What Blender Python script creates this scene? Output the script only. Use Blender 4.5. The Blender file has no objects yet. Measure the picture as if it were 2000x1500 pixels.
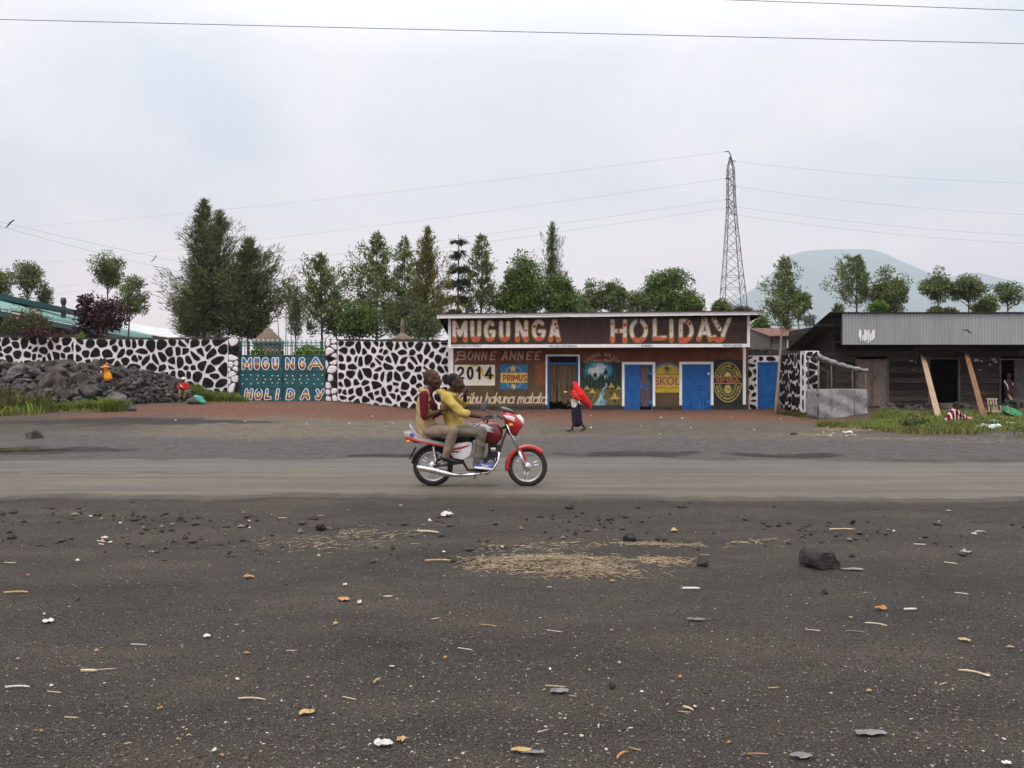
import bpy, bmesh, math, random
import numpy as np
from mathutils import Vector, Matrix, Quaternion

random.seed(7)
RNG = np.random.default_rng(11)
SC = bpy.context.scene
COL = SC.collection
R = math.radians

# ---------------------------------------------------------------- camera, world, sun, exposure
FPX = 1600.0            # focal length in photograph pixels (2000 wide)
CAMZ, HZ = 1.7, 737.0   # eye height, horizon row of the photograph
cam = bpy.data.cameras.new('camera')
cam.sensor_width = 36.0
cam.lens = FPX / 2000 * 36
cam.shift_y = -(750 - HZ) / 2000
cam.clip_end = 20000
cam_o = bpy.data.objects.new('camera', cam)
cam_o.location = (0, 0, CAMZ)
cam_o.rotation_euler = (R(90), 0, 0)
COL.objects.link(cam_o)
SC.camera = cam_o

SUN_EL, SUN_AZ = R(58), R(205)
w = bpy.data.worlds.new('World')
SC.world = w
w.use_nodes = True
nt = w.node_tree
nt.nodes.clear()
def wn(t, **k):
    n = nt.nodes.new(t)
    for a, b in k.items():
        setattr(n, a, b)
    return n
w_out = wn('ShaderNodeOutputWorld')
w_bg = wn('ShaderNodeBackground')
w_bg.inputs['Strength'].default_value = 0.15
sky = wn('ShaderNodeTexSky', sky_type='NISHITA', sun_disc=False)
sky.sun_elevation = SUN_EL
sky.sun_rotation = SUN_AZ
tc = wn('ShaderNodeTexCoord')
sep = wn('ShaderNodeSeparateXYZ')
nt.links.new(tc.outputs['Generated'], sep.inputs[0])
mp = wn('ShaderNodeMapping')
mp.inputs['Scale'].default_value = (1.0, 1.0, 2.3)
mp.inputs['Location'].default_value = (0.1, 0.2, 0.55)
nt.links.new(tc.outputs['Generated'], mp.inputs[0])
nz = wn('ShaderNodeTexNoise')
nz.inputs['Scale'].default_value = 1.9
nz.inputs['Detail'].default_value = 5
nz.inputs['Roughness'].default_value = 0.48
nz.inputs['Distortion'].default_value = 0.5
nt.links.new(mp.outputs[0], nz.inputs['Vector'])
cr = wn('ShaderNodeValToRGB')
e = cr.color_ramp.elements
e[0].position, e[0].color = 0.40, (5.6, 6.05, 6.65, 1)
e[1].position, e[1].color = 0.61, (7.9, 7.6, 7.5, 1)
nt.links.new(nz.outputs['Fac'], cr.inputs[0])
# cloud deck: warm pink towards the horizon, brighter overhead
rz = wn('ShaderNodeValToRGB')
e = rz.color_ramp.elements
e[0].position, e[0].color = 0.0, (1.75, 1.3, 1.2, 1)
e[1].position, e[1].color = 1.0, (3.15, 3.05, 2.85, 1)
for p, c in ((0.08, (1.6, 1.22, 1.13, 1)), (0.14, (1.25, 1.07, 1.03, 1)), (0.2, (0.95, 0.93, 0.96, 1)), (0.36, (1.02, 1.02, 1.04, 1)), (0.5, (1.65, 1.64, 1.6, 1))):
    q = rz.color_ramp.elements.new(p)
    q.color = c
nt.links.new(sep.outputs['Z'], rz.inputs[0])
mul = wn('ShaderNodeMix', data_type='RGBA', blend_type='MULTIPLY')
mul.inputs['Factor'].default_value = 1.0
nt.links.new(cr.outputs[0], mul.inputs['A'])
nt.links.new(rz.outputs[0], mul.inputs['B'])
mx = wn('ShaderNodeMix', data_type='RGBA')
mx.inputs['Factor'].default_value = 0.95
nt.links.new(sky.outputs[0], mx.inputs['A'])
nt.links.new(mul.outputs['Result'], mx.inputs['B'])
nt.links.new(mx.outputs['Result'], w_bg.inputs['Color'])
nt.links.new(w_bg.outputs[0], w_out.inputs['Surface'])

sl = bpy.data.lights.new('sun', 'SUN')
sl.energy = 1.5
sl.angle = R(24)
sl.color = (1.0, 0.94, 0.85)
so = bpy.data.objects.new('sun', sl)
d = Vector((math.sin(SUN_AZ) * math.cos(SUN_EL), math.cos(SUN_AZ) * math.cos(SUN_EL), math.sin(SUN_EL)))
so.rotation_euler = d.to_track_quat('Z', 'Y').to_euler()
so.location = d * 50
COL.objects.link(so)

SC.view_settings.view_transform = 'Standard'
SC.view_settings.look = 'None'
SC.view_settings.exposure = 0.0
SC.view_settings.gamma = 1.0
SC.render.engine = 'CYCLES'
SC.cycles.use_denoising = True
SC.cycles.denoising_prefilter = 'FAST'
SC.cycles.max_bounces = 6
SC.cycles.volume_bounces = 0
SC.cycles.transparent_max_bounces = 8

# ---------------------------------------------------------------- helpers
def PX(px, py, Y):
    return Vector(((px - 1000) * Y / FPX, Y, CAMZ - (py - HZ) * Y / FPX))

def sstep(a, b, x):
    t = np.clip((np.asarray(x, float) - a) / (b - a), 0, 1)
    return t * t * (3 - 2 * t)

_h = np.random.default_rng(3).random((256, 256))
def vnoise(x, y, s=1.0, seed=0):
    """value noise in 0..1"""
    x = np.asarray(x, float) * s + seed * 17.3
    y = np.asarray(y, float) * s + seed * 9.1
    xi, yi = np.floor(x).astype(int), np.floor(y).astype(int)
    fx, fy = x - xi, y - yi
    fx = fx * fx * (3 - 2 * fx)
    fy = fy * fy * (3 - 2 * fy)
    g = lambda a, b: _h[a & 255, b & 255]
    return (g(xi, yi) * (1 - fx) + g(xi + 1, yi) * fx) * (1 - fy) + (g(xi, yi + 1) * (1 - fx) + g(xi + 1, yi + 1) * fx) * fy

def fbm(x, y, s, o=4, seed=0):
    t, a, n = 0, 0.5, 0
    for i in range(o):
        t = t + a * vnoise(x, y, s * 2 ** i, seed + i)
        n += a
        a *= 0.5
    return t / n

def gz(x, y):
    """height of the ground"""
    x, y = np.asarray(x, float), np.asarray(y, float)
    tl = 0.2 + 0.35 * (1 - sstep(-9, -4, x))
    t = tl + 0.2 * sstep(11.5, 14, x)
    y1 = 38 - 9 * sstep(11, 15, x)
    return t * sstep(19, y1, y)

def heap(x, y):
    x, y = np.asarray(x, float), np.asarray(y, float)
    hm = np.interp(x, [-32, -25, -21, -18, -16.6, -15.8, -15.1, -14.6], [1.75, 1.7, 1.7, 1.5, 1.25, 0.9, 0.4, 0])
    yf = np.interp(x, [-22, -18, -16.5, -14.8], [31.3, 31.8, 35, 36.8])
    t = np.clip((y - yf) / (38.4 - yf), 0, 1)
    return hm * (1 - (1 - t) ** 1.5)

def HZf(x, y):
    return gz(x, y) + heap(x, y)

def GP(px, py, hf=gz, y0=2.0, y1=60.0):
    """the ground point seen at a pixel"""
    a = (py - HZ) / FPX
    ys = np.linspace(y0, y1, 6000)
    xs = (px - 1000) / FPX * ys
    dz = CAMZ - a * ys - hf(xs, ys)
    k = int(np.argmax(dz <= 0))
    return Vector((xs[k], ys[k], float(hf(xs[k], ys[k]))))

def tag(o, label=None, cat=None, group=None, kind=None):
    for k, v in (('label', label), ('category', cat), ('group', group), ('kind', kind)):
        if v:
            o[k] = v
    return o

def thing(name, label, cat, loc, group=None, rz=0):
    o = bpy.data.objects.new(name, None)
    o.empty_display_size = 0.2
    o.location = loc
    o.rotation_euler = (0, 0, rz)
    COL.objects.link(o)
    return tag(o, label, cat, group)

def kids(o):
    return [c for c in bpy.data.objects if c.parent == o]

def copy_thing(root, loc, rot=None, scale=None, label=None):
    r = root.copy()
    COL.objects.link(r)
    r.location = loc
    if rot is not None:
        r.rotation_euler = rot
    if scale is not None:
        r.scale = scale
    if label:
        r['label'] = label
    for ch in kids(root):
        c = ch.copy()
        COL.objects.link(c)
        c.parent = r
    return r

def link_mesh(name, me, parent=None):
    o = bpy.data.objects.new(name, me)
    COL.objects.link(o)
    if parent is not None:
        o.parent = parent
    return o

class MB:
    """collects shapes into one mesh"""
    def __init__(s):
        s.v, s.f, s.m, s.s = [], [], [], []
    def add(s, vs, fs, mi=0, smooth=False, M=None):
        b = len(s.v)
        for p in vs:
            p = Vector(p)
            s.v.append(M @ p if M is not None else p)
        for f in fs:
            s.f.append([i + b for i in f])
            s.m.append(mi)
            s.s.append(smooth)
    def box(s, x0, x1, y0, y1, z0, z1, mi=0, M=None):
        vs = [(x, y, z) for x in (x0, x1) for y in (y0, y1) for z in (z0, z1)]
        s.add(vs, [(0, 1, 3, 2), (4, 6, 7, 5), (0, 4, 5, 1), (2, 3, 7, 6), (0, 2, 6, 4), (1, 5, 7, 3)], mi, False, M)
    def bar(s, p, q, w, d, mi=0, up=(0, 1, 0)):
        """rectangular bar from p to q; w across, d along up"""
        p, q = Vector(p), Vector(q)
        t = (q - p).normalized()
        u = Vector(up)
        a = t.cross(u)
        if a.length < 1e-4:
            a = t.cross(Vector((1, 0, 0)))
        a.normalize()
        u = a.cross(t).normalized()
        vs = []
        for c in (p, q):
            for i, j in ((-1, -1), (1, -1), (1, 1), (-1, 1)):
                vs.append(c + a * (i * w / 2) + u * (j * d / 2))
        s.add(vs, [(3, 2, 1, 0), (4, 5, 6, 7), (0, 1, 5, 4), (1, 2, 6, 5), (2, 3, 7, 6), (3, 0, 4, 7)], mi)
    def tube(s, pts, rad, n=8, mi=0, smooth=True, side=None, round_caps=False):
        """swept tube; rad scalar or list; each radius a number or (across side, other)"""
        pts = [Vector(p) for p in pts]
        if not isinstance(rad, (list, tuple)):
            rad = [rad] * len(pts)
        rad = [r if isinstance(r, (list, tuple)) else (r, r) for r in rad]
        if round_caps:
            def cap(p, q, r):
                d = (p - q).normalized()
                k = min(r)
                return [(p + d * k * f, (r[0] * g, r[1] * g)) for f, g in ((0.5, 0.87), (0.87, 0.5), (0.99, 0.12))]
            a = cap(pts[0], pts[1], rad[0])[::-1]
            b = cap(pts[-1], pts[-2], rad[-1])
            pts = [x[0] for x in a] + pts + [x[0] for x in b]
            rad = [x[1] for x in a] + rad + [x[1] for x in b]
        vs, fs = [], []
        prev = Vector(side) if side is not None else None
        for i, p in enumerate(pts):
            t = (pts[min(i + 1, len(pts) - 1)] - pts[max(i - 1, 0)]).normalized()
            if prev is None:
                prev = t.orthogonal()
            a = prev - t * prev.dot(t)
            if a.length < 1e-4:
                a = t.orthogonal()
            a.normalize()
            if side is None:
                prev = a
            b = t.cross(a)
            for k in range(n):
                c = 2 * math.pi * k / n
                vs.append(p + a * (math.cos(c) * rad[i][0]) + b * (math.sin(c) * rad[i][1]))
        m = len(pts)
        for i in range(m - 1):
            for k in range(n):
                k2 = (k + 1) % n
                fs.append((i * n + k, i * n + k2, (i + 1) * n + k2, (i + 1) * n + k))
        fs.append(tuple(range(n))[::-1])
        fs.append(tuple((m - 1) * n + k for k in range(n)))
        s.add(vs, fs, mi, smooth)
    def sphere(s, c, r, mi=0, seg=12, rings=8, M=None, smooth=True):
        if not isinstance(r, (list, tuple)):
            r = (r, r, r)
        c = Vector(c)
        vs, fs = [Vector((0, 0, r[2]))], []
        for i in range(1, rings):
            th = math.pi * i / rings
            for k in range(seg):
                ph = 2 * math.pi * k / seg
                vs.append(Vector((r[0] * math.sin(th) * math.cos(ph), r[1] * math.sin(th) * math.sin(ph), r[2] * math.cos(th))))
        vs.append(Vector((0, 0, -r[2])))
        for k in range(seg):
            fs.append((0, 1 + k, 1 + (k + 1) % seg))
            fs.append((len(vs) - 1, 1 + (rings - 2) * seg + (k + 1) % seg, 1 + (rings - 2) * seg + k))
        for i in range(rings - 2):
            for k in range(seg):
                a, b = 1 + i * seg + k, 1 + i * seg + (k + 1) % seg
                fs.append((a, a + seg, b + seg, b))
        if M is not None:
            vs = [M @ p for p in vs]
        s.add([p + c for p in vs], fs, mi, smooth)
    def prism(s, poly, y0, y1, mi=0, M=None):
        """outline in (x, z), extruded from y0 to y1 (y0 < y1: y0 faces the camera)"""
        n = len(poly)
        area = sum(poly[i][0] * poly[(i + 1) % n][1] - poly[(i + 1) % n][0] * poly[i][1] for i in range(n))
        if area < 0:
            poly = poly[::-1]
        vs = [(x, y0, z) for x, z in poly] + [(x, y1, z) for x, z in poly]
        fs = [tuple(range(n)), tuple(range(2 * n - 1, n - 1, -1))]
        for i in range(n):
            j = (i + 1) % n
            fs.append((i, i + n, j + n, j))
        s.add(vs, fs, mi, False, M)
    def sheet(s, poly, y, mi=0):
        """flat painted shape facing the camera"""
        n = len(poly)
        area = sum(poly[i][0] * poly[(i + 1) % n][1] - poly[(i + 1) % n][0] * poly[i][1] for i in range(n))
        if area < 0:
            poly = poly[::-1]
        s.add([(x, y, z) for x, z in poly], [tuple(range(n))], mi)
    def puff(s, poly, yc, half, mi=0, inset=0.8):
        """rounded body panel: outline in (x, z), swollen across y"""
        n = len(poly)
        area = sum(poly[i][0] * poly[(i + 1) % n][1] - poly[(i + 1) % n][0] * poly[i][1] for i in range(n))
        if area < 0:
            poly = poly[::-1]
        cx, cz = sum(p[0] for p in poly) / n, sum(p[1] for p in poly) / n
        vs, fs = [], []
        lay = [(-1, inset), (-0.85, (1 + inset) / 2 + 0.04), (-0.4, 1), (0.4, 1), (0.85, (1 + inset) / 2 + 0.04), (1, inset)]
        for a, k in lay:
            vs += [(cx + (x - cx) * k, yc + a * half, cz + (z - cz) * k) for x, z in poly]
        for L in range(len(lay) - 1):
            for i in range(n):
                j = (i + 1) % n
                fs.append((L * n + i, (L + 1) * n + i, (L + 1) * n + j, L * n + j))
        fs.append(tuple(range(n)))
        fs.append(tuple(range(len(lay) * n - 1, (len(lay) - 1) * n - 1, -1)))
        s.add(vs, fs, mi, True)
    def lathe(s, prof, c, axis='y', n=32, mi=0, smooth=True, closed=False):
        """profile of (radius, height along axis)"""
        vs, fs = [], []
        c = Vector(c)
        for r, h in prof:
            for k in range(n):
                a = 2 * math.pi * k / n
                u, v = r * math.cos(a), r * math.sin(a)
                vs.append(c + (Vector((u, h, v)) if axis == 'y' else Vector((u, v, h)) if axis == 'z' else Vector((h, u, v))))
        m = len(prof)
        for i in range(m if closed else m - 1):
            i2 = (i + 1) % m
            for k in range(n):
                k2 = (k + 1) % n
                fs.append((i * n + k, i2 * n + k, i2 * n + k2, i * n + k2))
        s.add(vs, fs, mi, smooth)
    def mesh(s, name, mats, off=None):
        me = bpy.data.meshes.new(name)
        vs = [p - off for p in s.v] if off is not None else s.v
        me.from_pydata([tuple(p) for p in vs], [], s.f)
        for m in (mats if isinstance(mats, (list, tuple)) else [mats]):
            me.materials.append(m)
        me.polygons.foreach_set('material_index', s.m)
        me.polygons.foreach_set('use_smooth', s.s)
        me.update()
        return me
    def build(s, name, mats, parent=None, local=False, bevel=0.0, recalc=True):
        """world coordinates unless local; made relative to the parent's base"""
        off = None
        if parent is not None and not local:
            off = Vector(parent.location)
            if parent.parent is not None:
                off = off + Vector(parent.parent.location)
        me = s.mesh(name, mats, off)
        if recalc:
            bm = bmesh.new()
            bm.from_mesh(me)
            bmesh.ops.recalc_face_normals(bm, faces=bm.faces)
            bm.to_mesh(me)
            bm.free()
        o = link_mesh(name, me, parent)
        if bevel:
            md = o.modifiers.new('bevel', 'BEVEL')
            md.width = bevel
            md.segments = 2
            md.limit_method = 'ANGLE'
        return o

def np_mesh(name, verts, faces, mats, parent=None, smooth=False, mi=None):
    """fast mesh of equal-sized faces from arrays"""
    me = bpy.data.meshes.new(name)
    verts = np.asarray(verts, np.float32)
    faces = np.asarray(faces, np.int32)
    k = faces.shape[1]
    me.vertices.add(len(verts))
    me.vertices.foreach_set('co', verts.ravel())
    me.loops.add(faces.size)
    me.loops.foreach_set('vertex_index', faces.ravel())
    me.polygons.add(len(faces))
    me.polygons.foreach_set('loop_start', np.arange(0, faces.size, k, dtype=np.int32))
    me.polygons.foreach_set('loop_total', np.full(len(faces), k, np.int32))
    for m in (mats if isinstance(mats, (list, tuple)) else [mats]):
        me.materials.append(m)
    if mi is not None:
        me.polygons.foreach_set('material_index', np.asarray(mi, np.int32))
    me.polygons.foreach_set('use_smooth', np.full(len(faces), smooth))
    me.update(calc_edges=True)
    me.validate()
    return link_mesh(name, me, parent)

# ---------------------------------------------------------------- materials
def lin(r, g, b):
    f = lambda c: (c / 255 / 12.92) if c / 255 <= 0.04045 else ((c / 255 + 0.055) / 1.055) ** 2.4
    return (f(r), f(g), f(b))

class MT:
    """small wrapper for a node material"""
    def __init__(s, name, rough=0.8, spec=0.3, metal=0.0):
        s.mat = bpy.data.materials.new(name)
        s.mat.use_nodes = True
        s.t = s.mat.node_tree
        s.b = s.t.nodes['Principled BSDF']
        s.b.inputs['Roughness'].default_value = rough
        s.b.inputs['Specular IOR Level'].default_value = spec
        s.b.inputs['Metallic'].default_value = metal
        s.co = s.n('ShaderNodeTexCoord').outputs['Object']
    def n(s, t, **k):
        x = s.t.nodes.new(t)
        for a, b in k.items():
            setattr(x, a, b)
        return x
    def l(s, a, b):
        s.t.links.new(a, b)
    def vec(s, scale=(1, 1, 1), loc=(0, 0, 0)):
        m = s.n('ShaderNodeMapping')
        m.inputs['Scale'].default_value = scale
        m.inputs['Location'].default_value = loc
        s.l(s.co, m.inputs[0])
        return m.outputs[0]
    def noise(s, scale, detail=5, rough=0.55, v=None, dist=0.0):
        x = s.n('ShaderNodeTexNoise')
        x.inputs['Scale'].default_value = scale
        x.inputs['Detail'].default_value = detail
        x.inputs['Roughness'].default_value = rough
        x.inputs['Distortion'].default_value = dist
        s.l(v if v is not None else s.co, x.inputs['Vector'])
        return x.outputs['Fac']
    def ramp(s, fac, stops, interp='LINEAR'):
        x = s.n('ShaderNodeValToRGB')
        x.color_ramp.interpolation = interp
        el = x.color_ramp.elements
        while len(el) < len(stops):
            el.new(0.5)
        for q, (p, c) in zip(el, stops):
            q.position = p
            q.color = (*c, 1) if isinstance(c, (tuple, list)) else (c, c, c, 1)
        s.l(fac, x.inputs[0])
        return x.outputs[0]
    def mix(s, fac, a, b, blend='MIX'):
        x = s.n('ShaderNodeMix', data_type='RGBA', blend_type=blend)
        for sock, val in ((x.inputs['Factor'], fac), (x.inputs['A'], a), (x.inputs['B'], b)):
            if isinstance(val, (int, float)):
                sock.default_value = val
            elif isinstance(val, (tuple, list)):
                sock.default_value = (*val, 1)
            else:
                s.l(val, sock)
        return x.outputs['Result']
    def math(s, op, a, b=0.0, c=None):
        x = s.n('ShaderNodeMath', operation=op)
        for i, val in enumerate((a, b) if c is None else (a, b, c)):
            if isinstance(val, (int, float)):
                x.inputs[i].default_value = val
            else:
                s.l(val, x.inputs[i])
        return x.outputs[0]
    def color(s, c):
        if isinstance(c, (tuple, list)):
            s.b.inputs['Base Color'].default_value = (*c, 1)
        else:
            s.l(c, s.b.inputs['Base Color'])
    def bump(s, h, strength=0.3, dist=0.02):
        x = s.n('ShaderNodeBump')
        x.inputs['Strength'].default_value = strength
        x.inputs['Distance'].default_value = dist
        s.l(h, x.inputs['Height'])
        s.l(x.outputs[0], s.b.inputs['Normal'])

def mat(name, col, rough=0.8, var=0.22, scale=3.0, bump=0.0, bscale=40, spec=0.3, metal=0.0, stretch=(1, 1, 1), col2=None, bdist=0.02):
    m = MT(name, rough, spec, metal)
    v = m.vec(stretch)
    f = m.noise(scale, 6, 0.6, v)
    a = tuple(c * (1 - var) for c in col)
    b = tuple(min(1, c * (1 + var)) for c in col) if col2 is None else col2
    m.color(m.ramp(f, [(0.32, a), (0.68, b)]))
    if bump:
        m.bump(m.noise(bscale, 5, 0.6, v), bump, bdist)
    return m.mat

def leaf_mat(name, col, var=0.45, trans=0.25, tint=(1.25, 1.1, 0.6)):
    m = MT(name, 0.55, 0.25)
    geo = m.n('ShaderNodeNewGeometry')
    rnd = geo.outputs['Random Per Island']
    a = tuple(c * (1 - var) for c in col)
    b = tuple(min(1, c * (1 + var) * t) for c, t in zip(col, tint))
    c1 = m.ramp(rnd, [(0.0, a), (0.6, col), (1.0, b)])
    c2 = m.mix(m.ramp(m.noise(0.55, 3, 0.5), [(0.35, 0.0), (0.7, 1.0)]), c1, m.mix(1.0, c1, (0.62, 0.66, 0.62), 'MULTIPLY'))
    m.color(c2)
    m.b.inputs['Subsurface Weight'].default_value = 0.0
    tr = m.n('ShaderNodeBsdfTranslucent')
    m.l(c2, tr.inputs[0])
    ms = m.n('ShaderNodeMixShader')
    ms.inputs[0].default_value = trans
    out = m.t.nodes['Material Output']
    m.l(m.b.outputs[0], ms.inputs[1])
    m.l(tr.outputs[0], ms.inputs[2])
    m.l(ms.outputs[0], out.inputs['Surface'])
    return m.mat

M = {}
M['white_paint'] = mat('white_paint', (0.74, 0.74, 0.74), 0.6, 0.1, 2.5, 0.15, 30, col2=(0.8, 0.8, 0.8))
M['black'] = mat('black_rubber', (0.012, 0.012, 0.013), 0.6, 0.3, 20, 0.2, 200)
M['dark'] = mat('dark_metal', (0.03, 0.03, 0.033), 0.45, 0.3, 15)
M['chrome'] = mat('chrome', (0.62, 0.62, 0.63), 0.22, 0.06, 8, metal=1.0)
M['silver'] = mat('silver_alloy', (0.52, 0.52, 0.53), 0.35, 0.1, 10, metal=0.75)
M['grey_metal'] = mat('grey_metal', (0.2, 0.2, 0.21), 0.4, 0.2, 10, metal=0.6)
M['bark'] = mat('bark', (0.10, 0.075, 0.055), 0.9, 0.4, 6, 0.5, 20, stretch=(1, 1, 0.3))
M['pale_bark'] = mat('pale_bark', (0.24, 0.2, 0.16), 0.9, 0.35, 5, 0.4, 20, stretch=(1, 1, 0.25))
M['concrete'] = mat('concrete', (0.27, 0.255, 0.235), 0.9, 0.25, 2.2, 0.4, 30)
M['lava'] = mat('lava_rock', (0.056, 0.052, 0.05), 0.9, 0.55, 4.0, 0.9, 14, bdist=0.05)
M['wire'] = mat('wire', (0.05, 0.05, 0.055), 0.6, 0.1)
M['steel'] = mat('galvanised_steel', (0.10, 0.105, 0.11), 0.6, 0.2, 2, metal=0.3)

# ================================================================ THE SETTING
def road_near(x):
    x = np.asarray(x, float)
    return 11.15 + 0.25 * np.sin(x * 0.23 + 1) + 1.3 * (fbm(x, x * 0, 0.55, 5, 5) - 0.5) + 0.3 * sstep(-2, -12, x)

def road_far(x):
    x = np.asarray(x, float)
    return 16.9 + 0.4 * np.sin(x * 0.17 + 2.0) + 1.4 * (fbm(x, x * 0, 0.5, 4, 9) - 0.5)

def on_road(x, y, soft=0.35):
    return sstep(road_near(x) - soft, road_near(x) + soft, y) * (1 - sstep(road_far(x) - soft, road_far(x) + soft, y))

def ground_bumps(x, y):
    off = 1 - on_road(x, y, 0.5)
    b = 0.09 * (fbm(x, y, 0.6, 4, 1) - 0.5) + 0.035 * (fbm(x, y, 3.0, 3, 2) - 0.5)
    # churned strip along the near edge of the road
    ch = np.exp(-((y - 9.9 - 0.4 * np.sin(x * 0.4)) / 0.8) ** 2)
    b = b + ch * (0.05 * (fbm(x, y, 2.2, 4, 4) - 0.42))
    # potholes beyond the road
    for cx, cy, rx, ry, dp in ((2.7, 18.05, 1.15, 0.6, 0.09), (6.0, 17.9, 1.0, 0.4, 0.07), (-2.6, 17.8, 0.8, 0.4, 0.05)):
        b = b - dp * np.exp(-(((x - cx) / rx) ** 2 + ((y - cy) / ry) ** 2) ** 2)
    near = 1 - sstep(60, 90, np.abs(x) + np.abs(y))
    return (b * off - 0.045 * (1 - off)) * near

def ground_sheet():
    xs = np.concatenate([-np.geomspace(11000, 16.6, 46), np.arange(-16, 16.01, 0.085), np.geomspace(16.6, 11000, 46)])
    ys = np.concatenate([[-250, -60, -15, -4, 0, 1.2, 2.0, 2.6], 3.0 * 1.0062 ** np.arange(0, 445), np.geomspace(48, 9250, 50)])
    X, Y = np.meshgrid(xs, ys)
    Z = gz(X, Y) + ground_bumps(X, Y)
    nx, ny = len(xs), len(ys)
    v = np.stack([X, Y, Z], -1).reshape(-1, 3)
    i, j = np.meshgrid(np.arange(nx - 1), np.arange(ny - 1))
    a = (j * nx + i).ravel()
    f = np.stack([a, a + 1, a + nx + 1, a + nx], -1)
    o = np_mesh('ground', v, f, ground_mat(), smooth=True)
    n1 = fbm(X, Y, 0.35, 4, 21) - 0.5
    n2 = fbm(X, Y, 1.5, 4, 22) - 0.5
    ed = n1 * 7 + n2 * 2.0
    red = sstep(28.0, 30.5, Y + ed * 0.8) * (1 - sstep(43, 46, Y)) * sstep(-18, -12.5, X + ed * 0.4) * (1 - sstep(13.5, 16, X + ed * 0.3))
    tan = sstep(21.8, 23.5, Y + ed * 0.35) * (1 - sstep(29, 32, Y + ed * 0.5)) * (1 - 0.45 * sstep(-2, 3, X + ed)) * (1 - sstep(9, 14, X)) * (1 - 0.8 * sstep(-9, -14, X + ed * 0.5))
    grv = sstep(16.5, 17.2, Y + n2) * (1 - sstep(22.5, 25, Y + ed * 0.4))
    damp = np.zeros_like(X)
    for cx, cy, rx, ry in ((2.7, 18.2, 1.5, 0.8), (6.0, 18.0, 1.2, 0.5), (-2.6, 17.95, 1.0, 0.45), (-11.4, 19.0, 2.6, 0.9), (-13, 27.5, 5, 1.2), (19, 33.2, 6.5, 2.6)):
        q = ((X - cx) / rx) ** 2 + ((Y - cy) / ry) ** 2 + n2 * 2.2
        damp = np.maximum(damp, 1 - sstep(0.5, 1.5, q))
    damp = np.maximum(damp, 0.6 * np.exp(-((Y - 10.6 - 0.25 * np.sin(X * 0.5)) / 0.28) ** 2) * sstep(-1, 2, X + 2 * n2))
    at = o.data.attributes.new('soil', 'FLOAT_COLOR', 'POINT')
    at.data.foreach_set('color', np.stack([red, tan, grv, damp], -1).astype(np.float32).ravel())
    return tag(o, kind='structure')

def ground_mat():
    m = MT('volcanic_ground', 0.95, 0.2)
    at = m.n('ShaderNodeAttribute', attribute_name='soil')
    sp = m.n('ShaderNodeSeparateColor')
    m.l(at.outputs['Color'], sp.inputs[0])
    n_big = m.noise(1.0, 6, 0.68, m.vec((0.45, 1.1, 1)))
    n_mid = m.noise(6, 5, 0.65)
    n_fine = m.noise(95, 4, 0.75)
    c = m.ramp(n_big, [(0.34, (0.025, 0.0215, 0.018)), (0.5, (0.047, 0.0395, 0.0325)), (0.66, (0.078, 0.062, 0.048))])
    c = m.mix(m.ramp(n_mid, [(0.4, 0.0), (0.7, 0.6)]), c, (0.046, 0.041, 0.039))
    tan = m.ramp(n_mid, [(0.3, (0.12, 0.096, 0.072)), (0.7, (0.185, 0.15, 0.115))])
    grv = m.ramp(n_mid, [(0.3, (0.062, 0.057, 0.056)), (0.7, (0.118, 0.11, 0.107))])
    red = m.ramp(n_mid, [(0.3, (0.11, 0.043, 0.026)), (0.7, (0.19, 0.08, 0.047))])
    brk = m.ramp(m.noise(2.6, 6, 0.65), [(0.32, 0.45), (0.58, 1.0)])
    c = m.mix(m.math('MULTIPLY', sp.outputs['Blue'], brk), c, grv)
    c = m.mix(m.math('MULTIPLY', sp.outputs['Green'], brk), c, tan)
    c = m.mix(m.math('MULTIPLY', sp.outputs['Red'], brk), c, red)
    c = m.mix(m.math('MULTIPLY', at.outputs['Alpha'], 0.9), c, (0.022, 0.019, 0.017))
    # speckle of single grains
    c = m.mix(m.ramp(n_fine, [(0.40, 0.85), (0.5, 0.0)]), c, (0.012, 0.011, 0.011))
    c = m.mix(m.ramp(n_fine, [(0.53, 0.0), (0.68, 0.55)]), c, (0.17, 0.155, 0.14))
    vo = m.n('ShaderNodeTexVoronoi')
    vo.inputs['Scale'].default_value = 62
    m.l(m.co, vo.inputs['Vector'])
    dot = m.ramp(vo.outputs['Distance'], [(0.08, 1.0), (0.16, 0.0)])
    vr = m.n('ShaderNodeSeparateColor')
    m.l(vo.outputs['Color'], vr.inputs[0])
    pick = m.ramp(vr.outputs['Red'], [(0.8, 0.0), (0.83, 0.7)])
    c = m.mix(m.math('MULTIPLY', dot, pick), c, (0.3, 0.285, 0.265))
    m.color(c)
    h = m.math('ADD', m.math('MULTIPLY', n_fine, 0.5), m.math('MULTIPLY', m.noise(22, 4, 0.7), 1.0))
    m.bump(h, 0.75, 0.035)
    return m.mat

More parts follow.
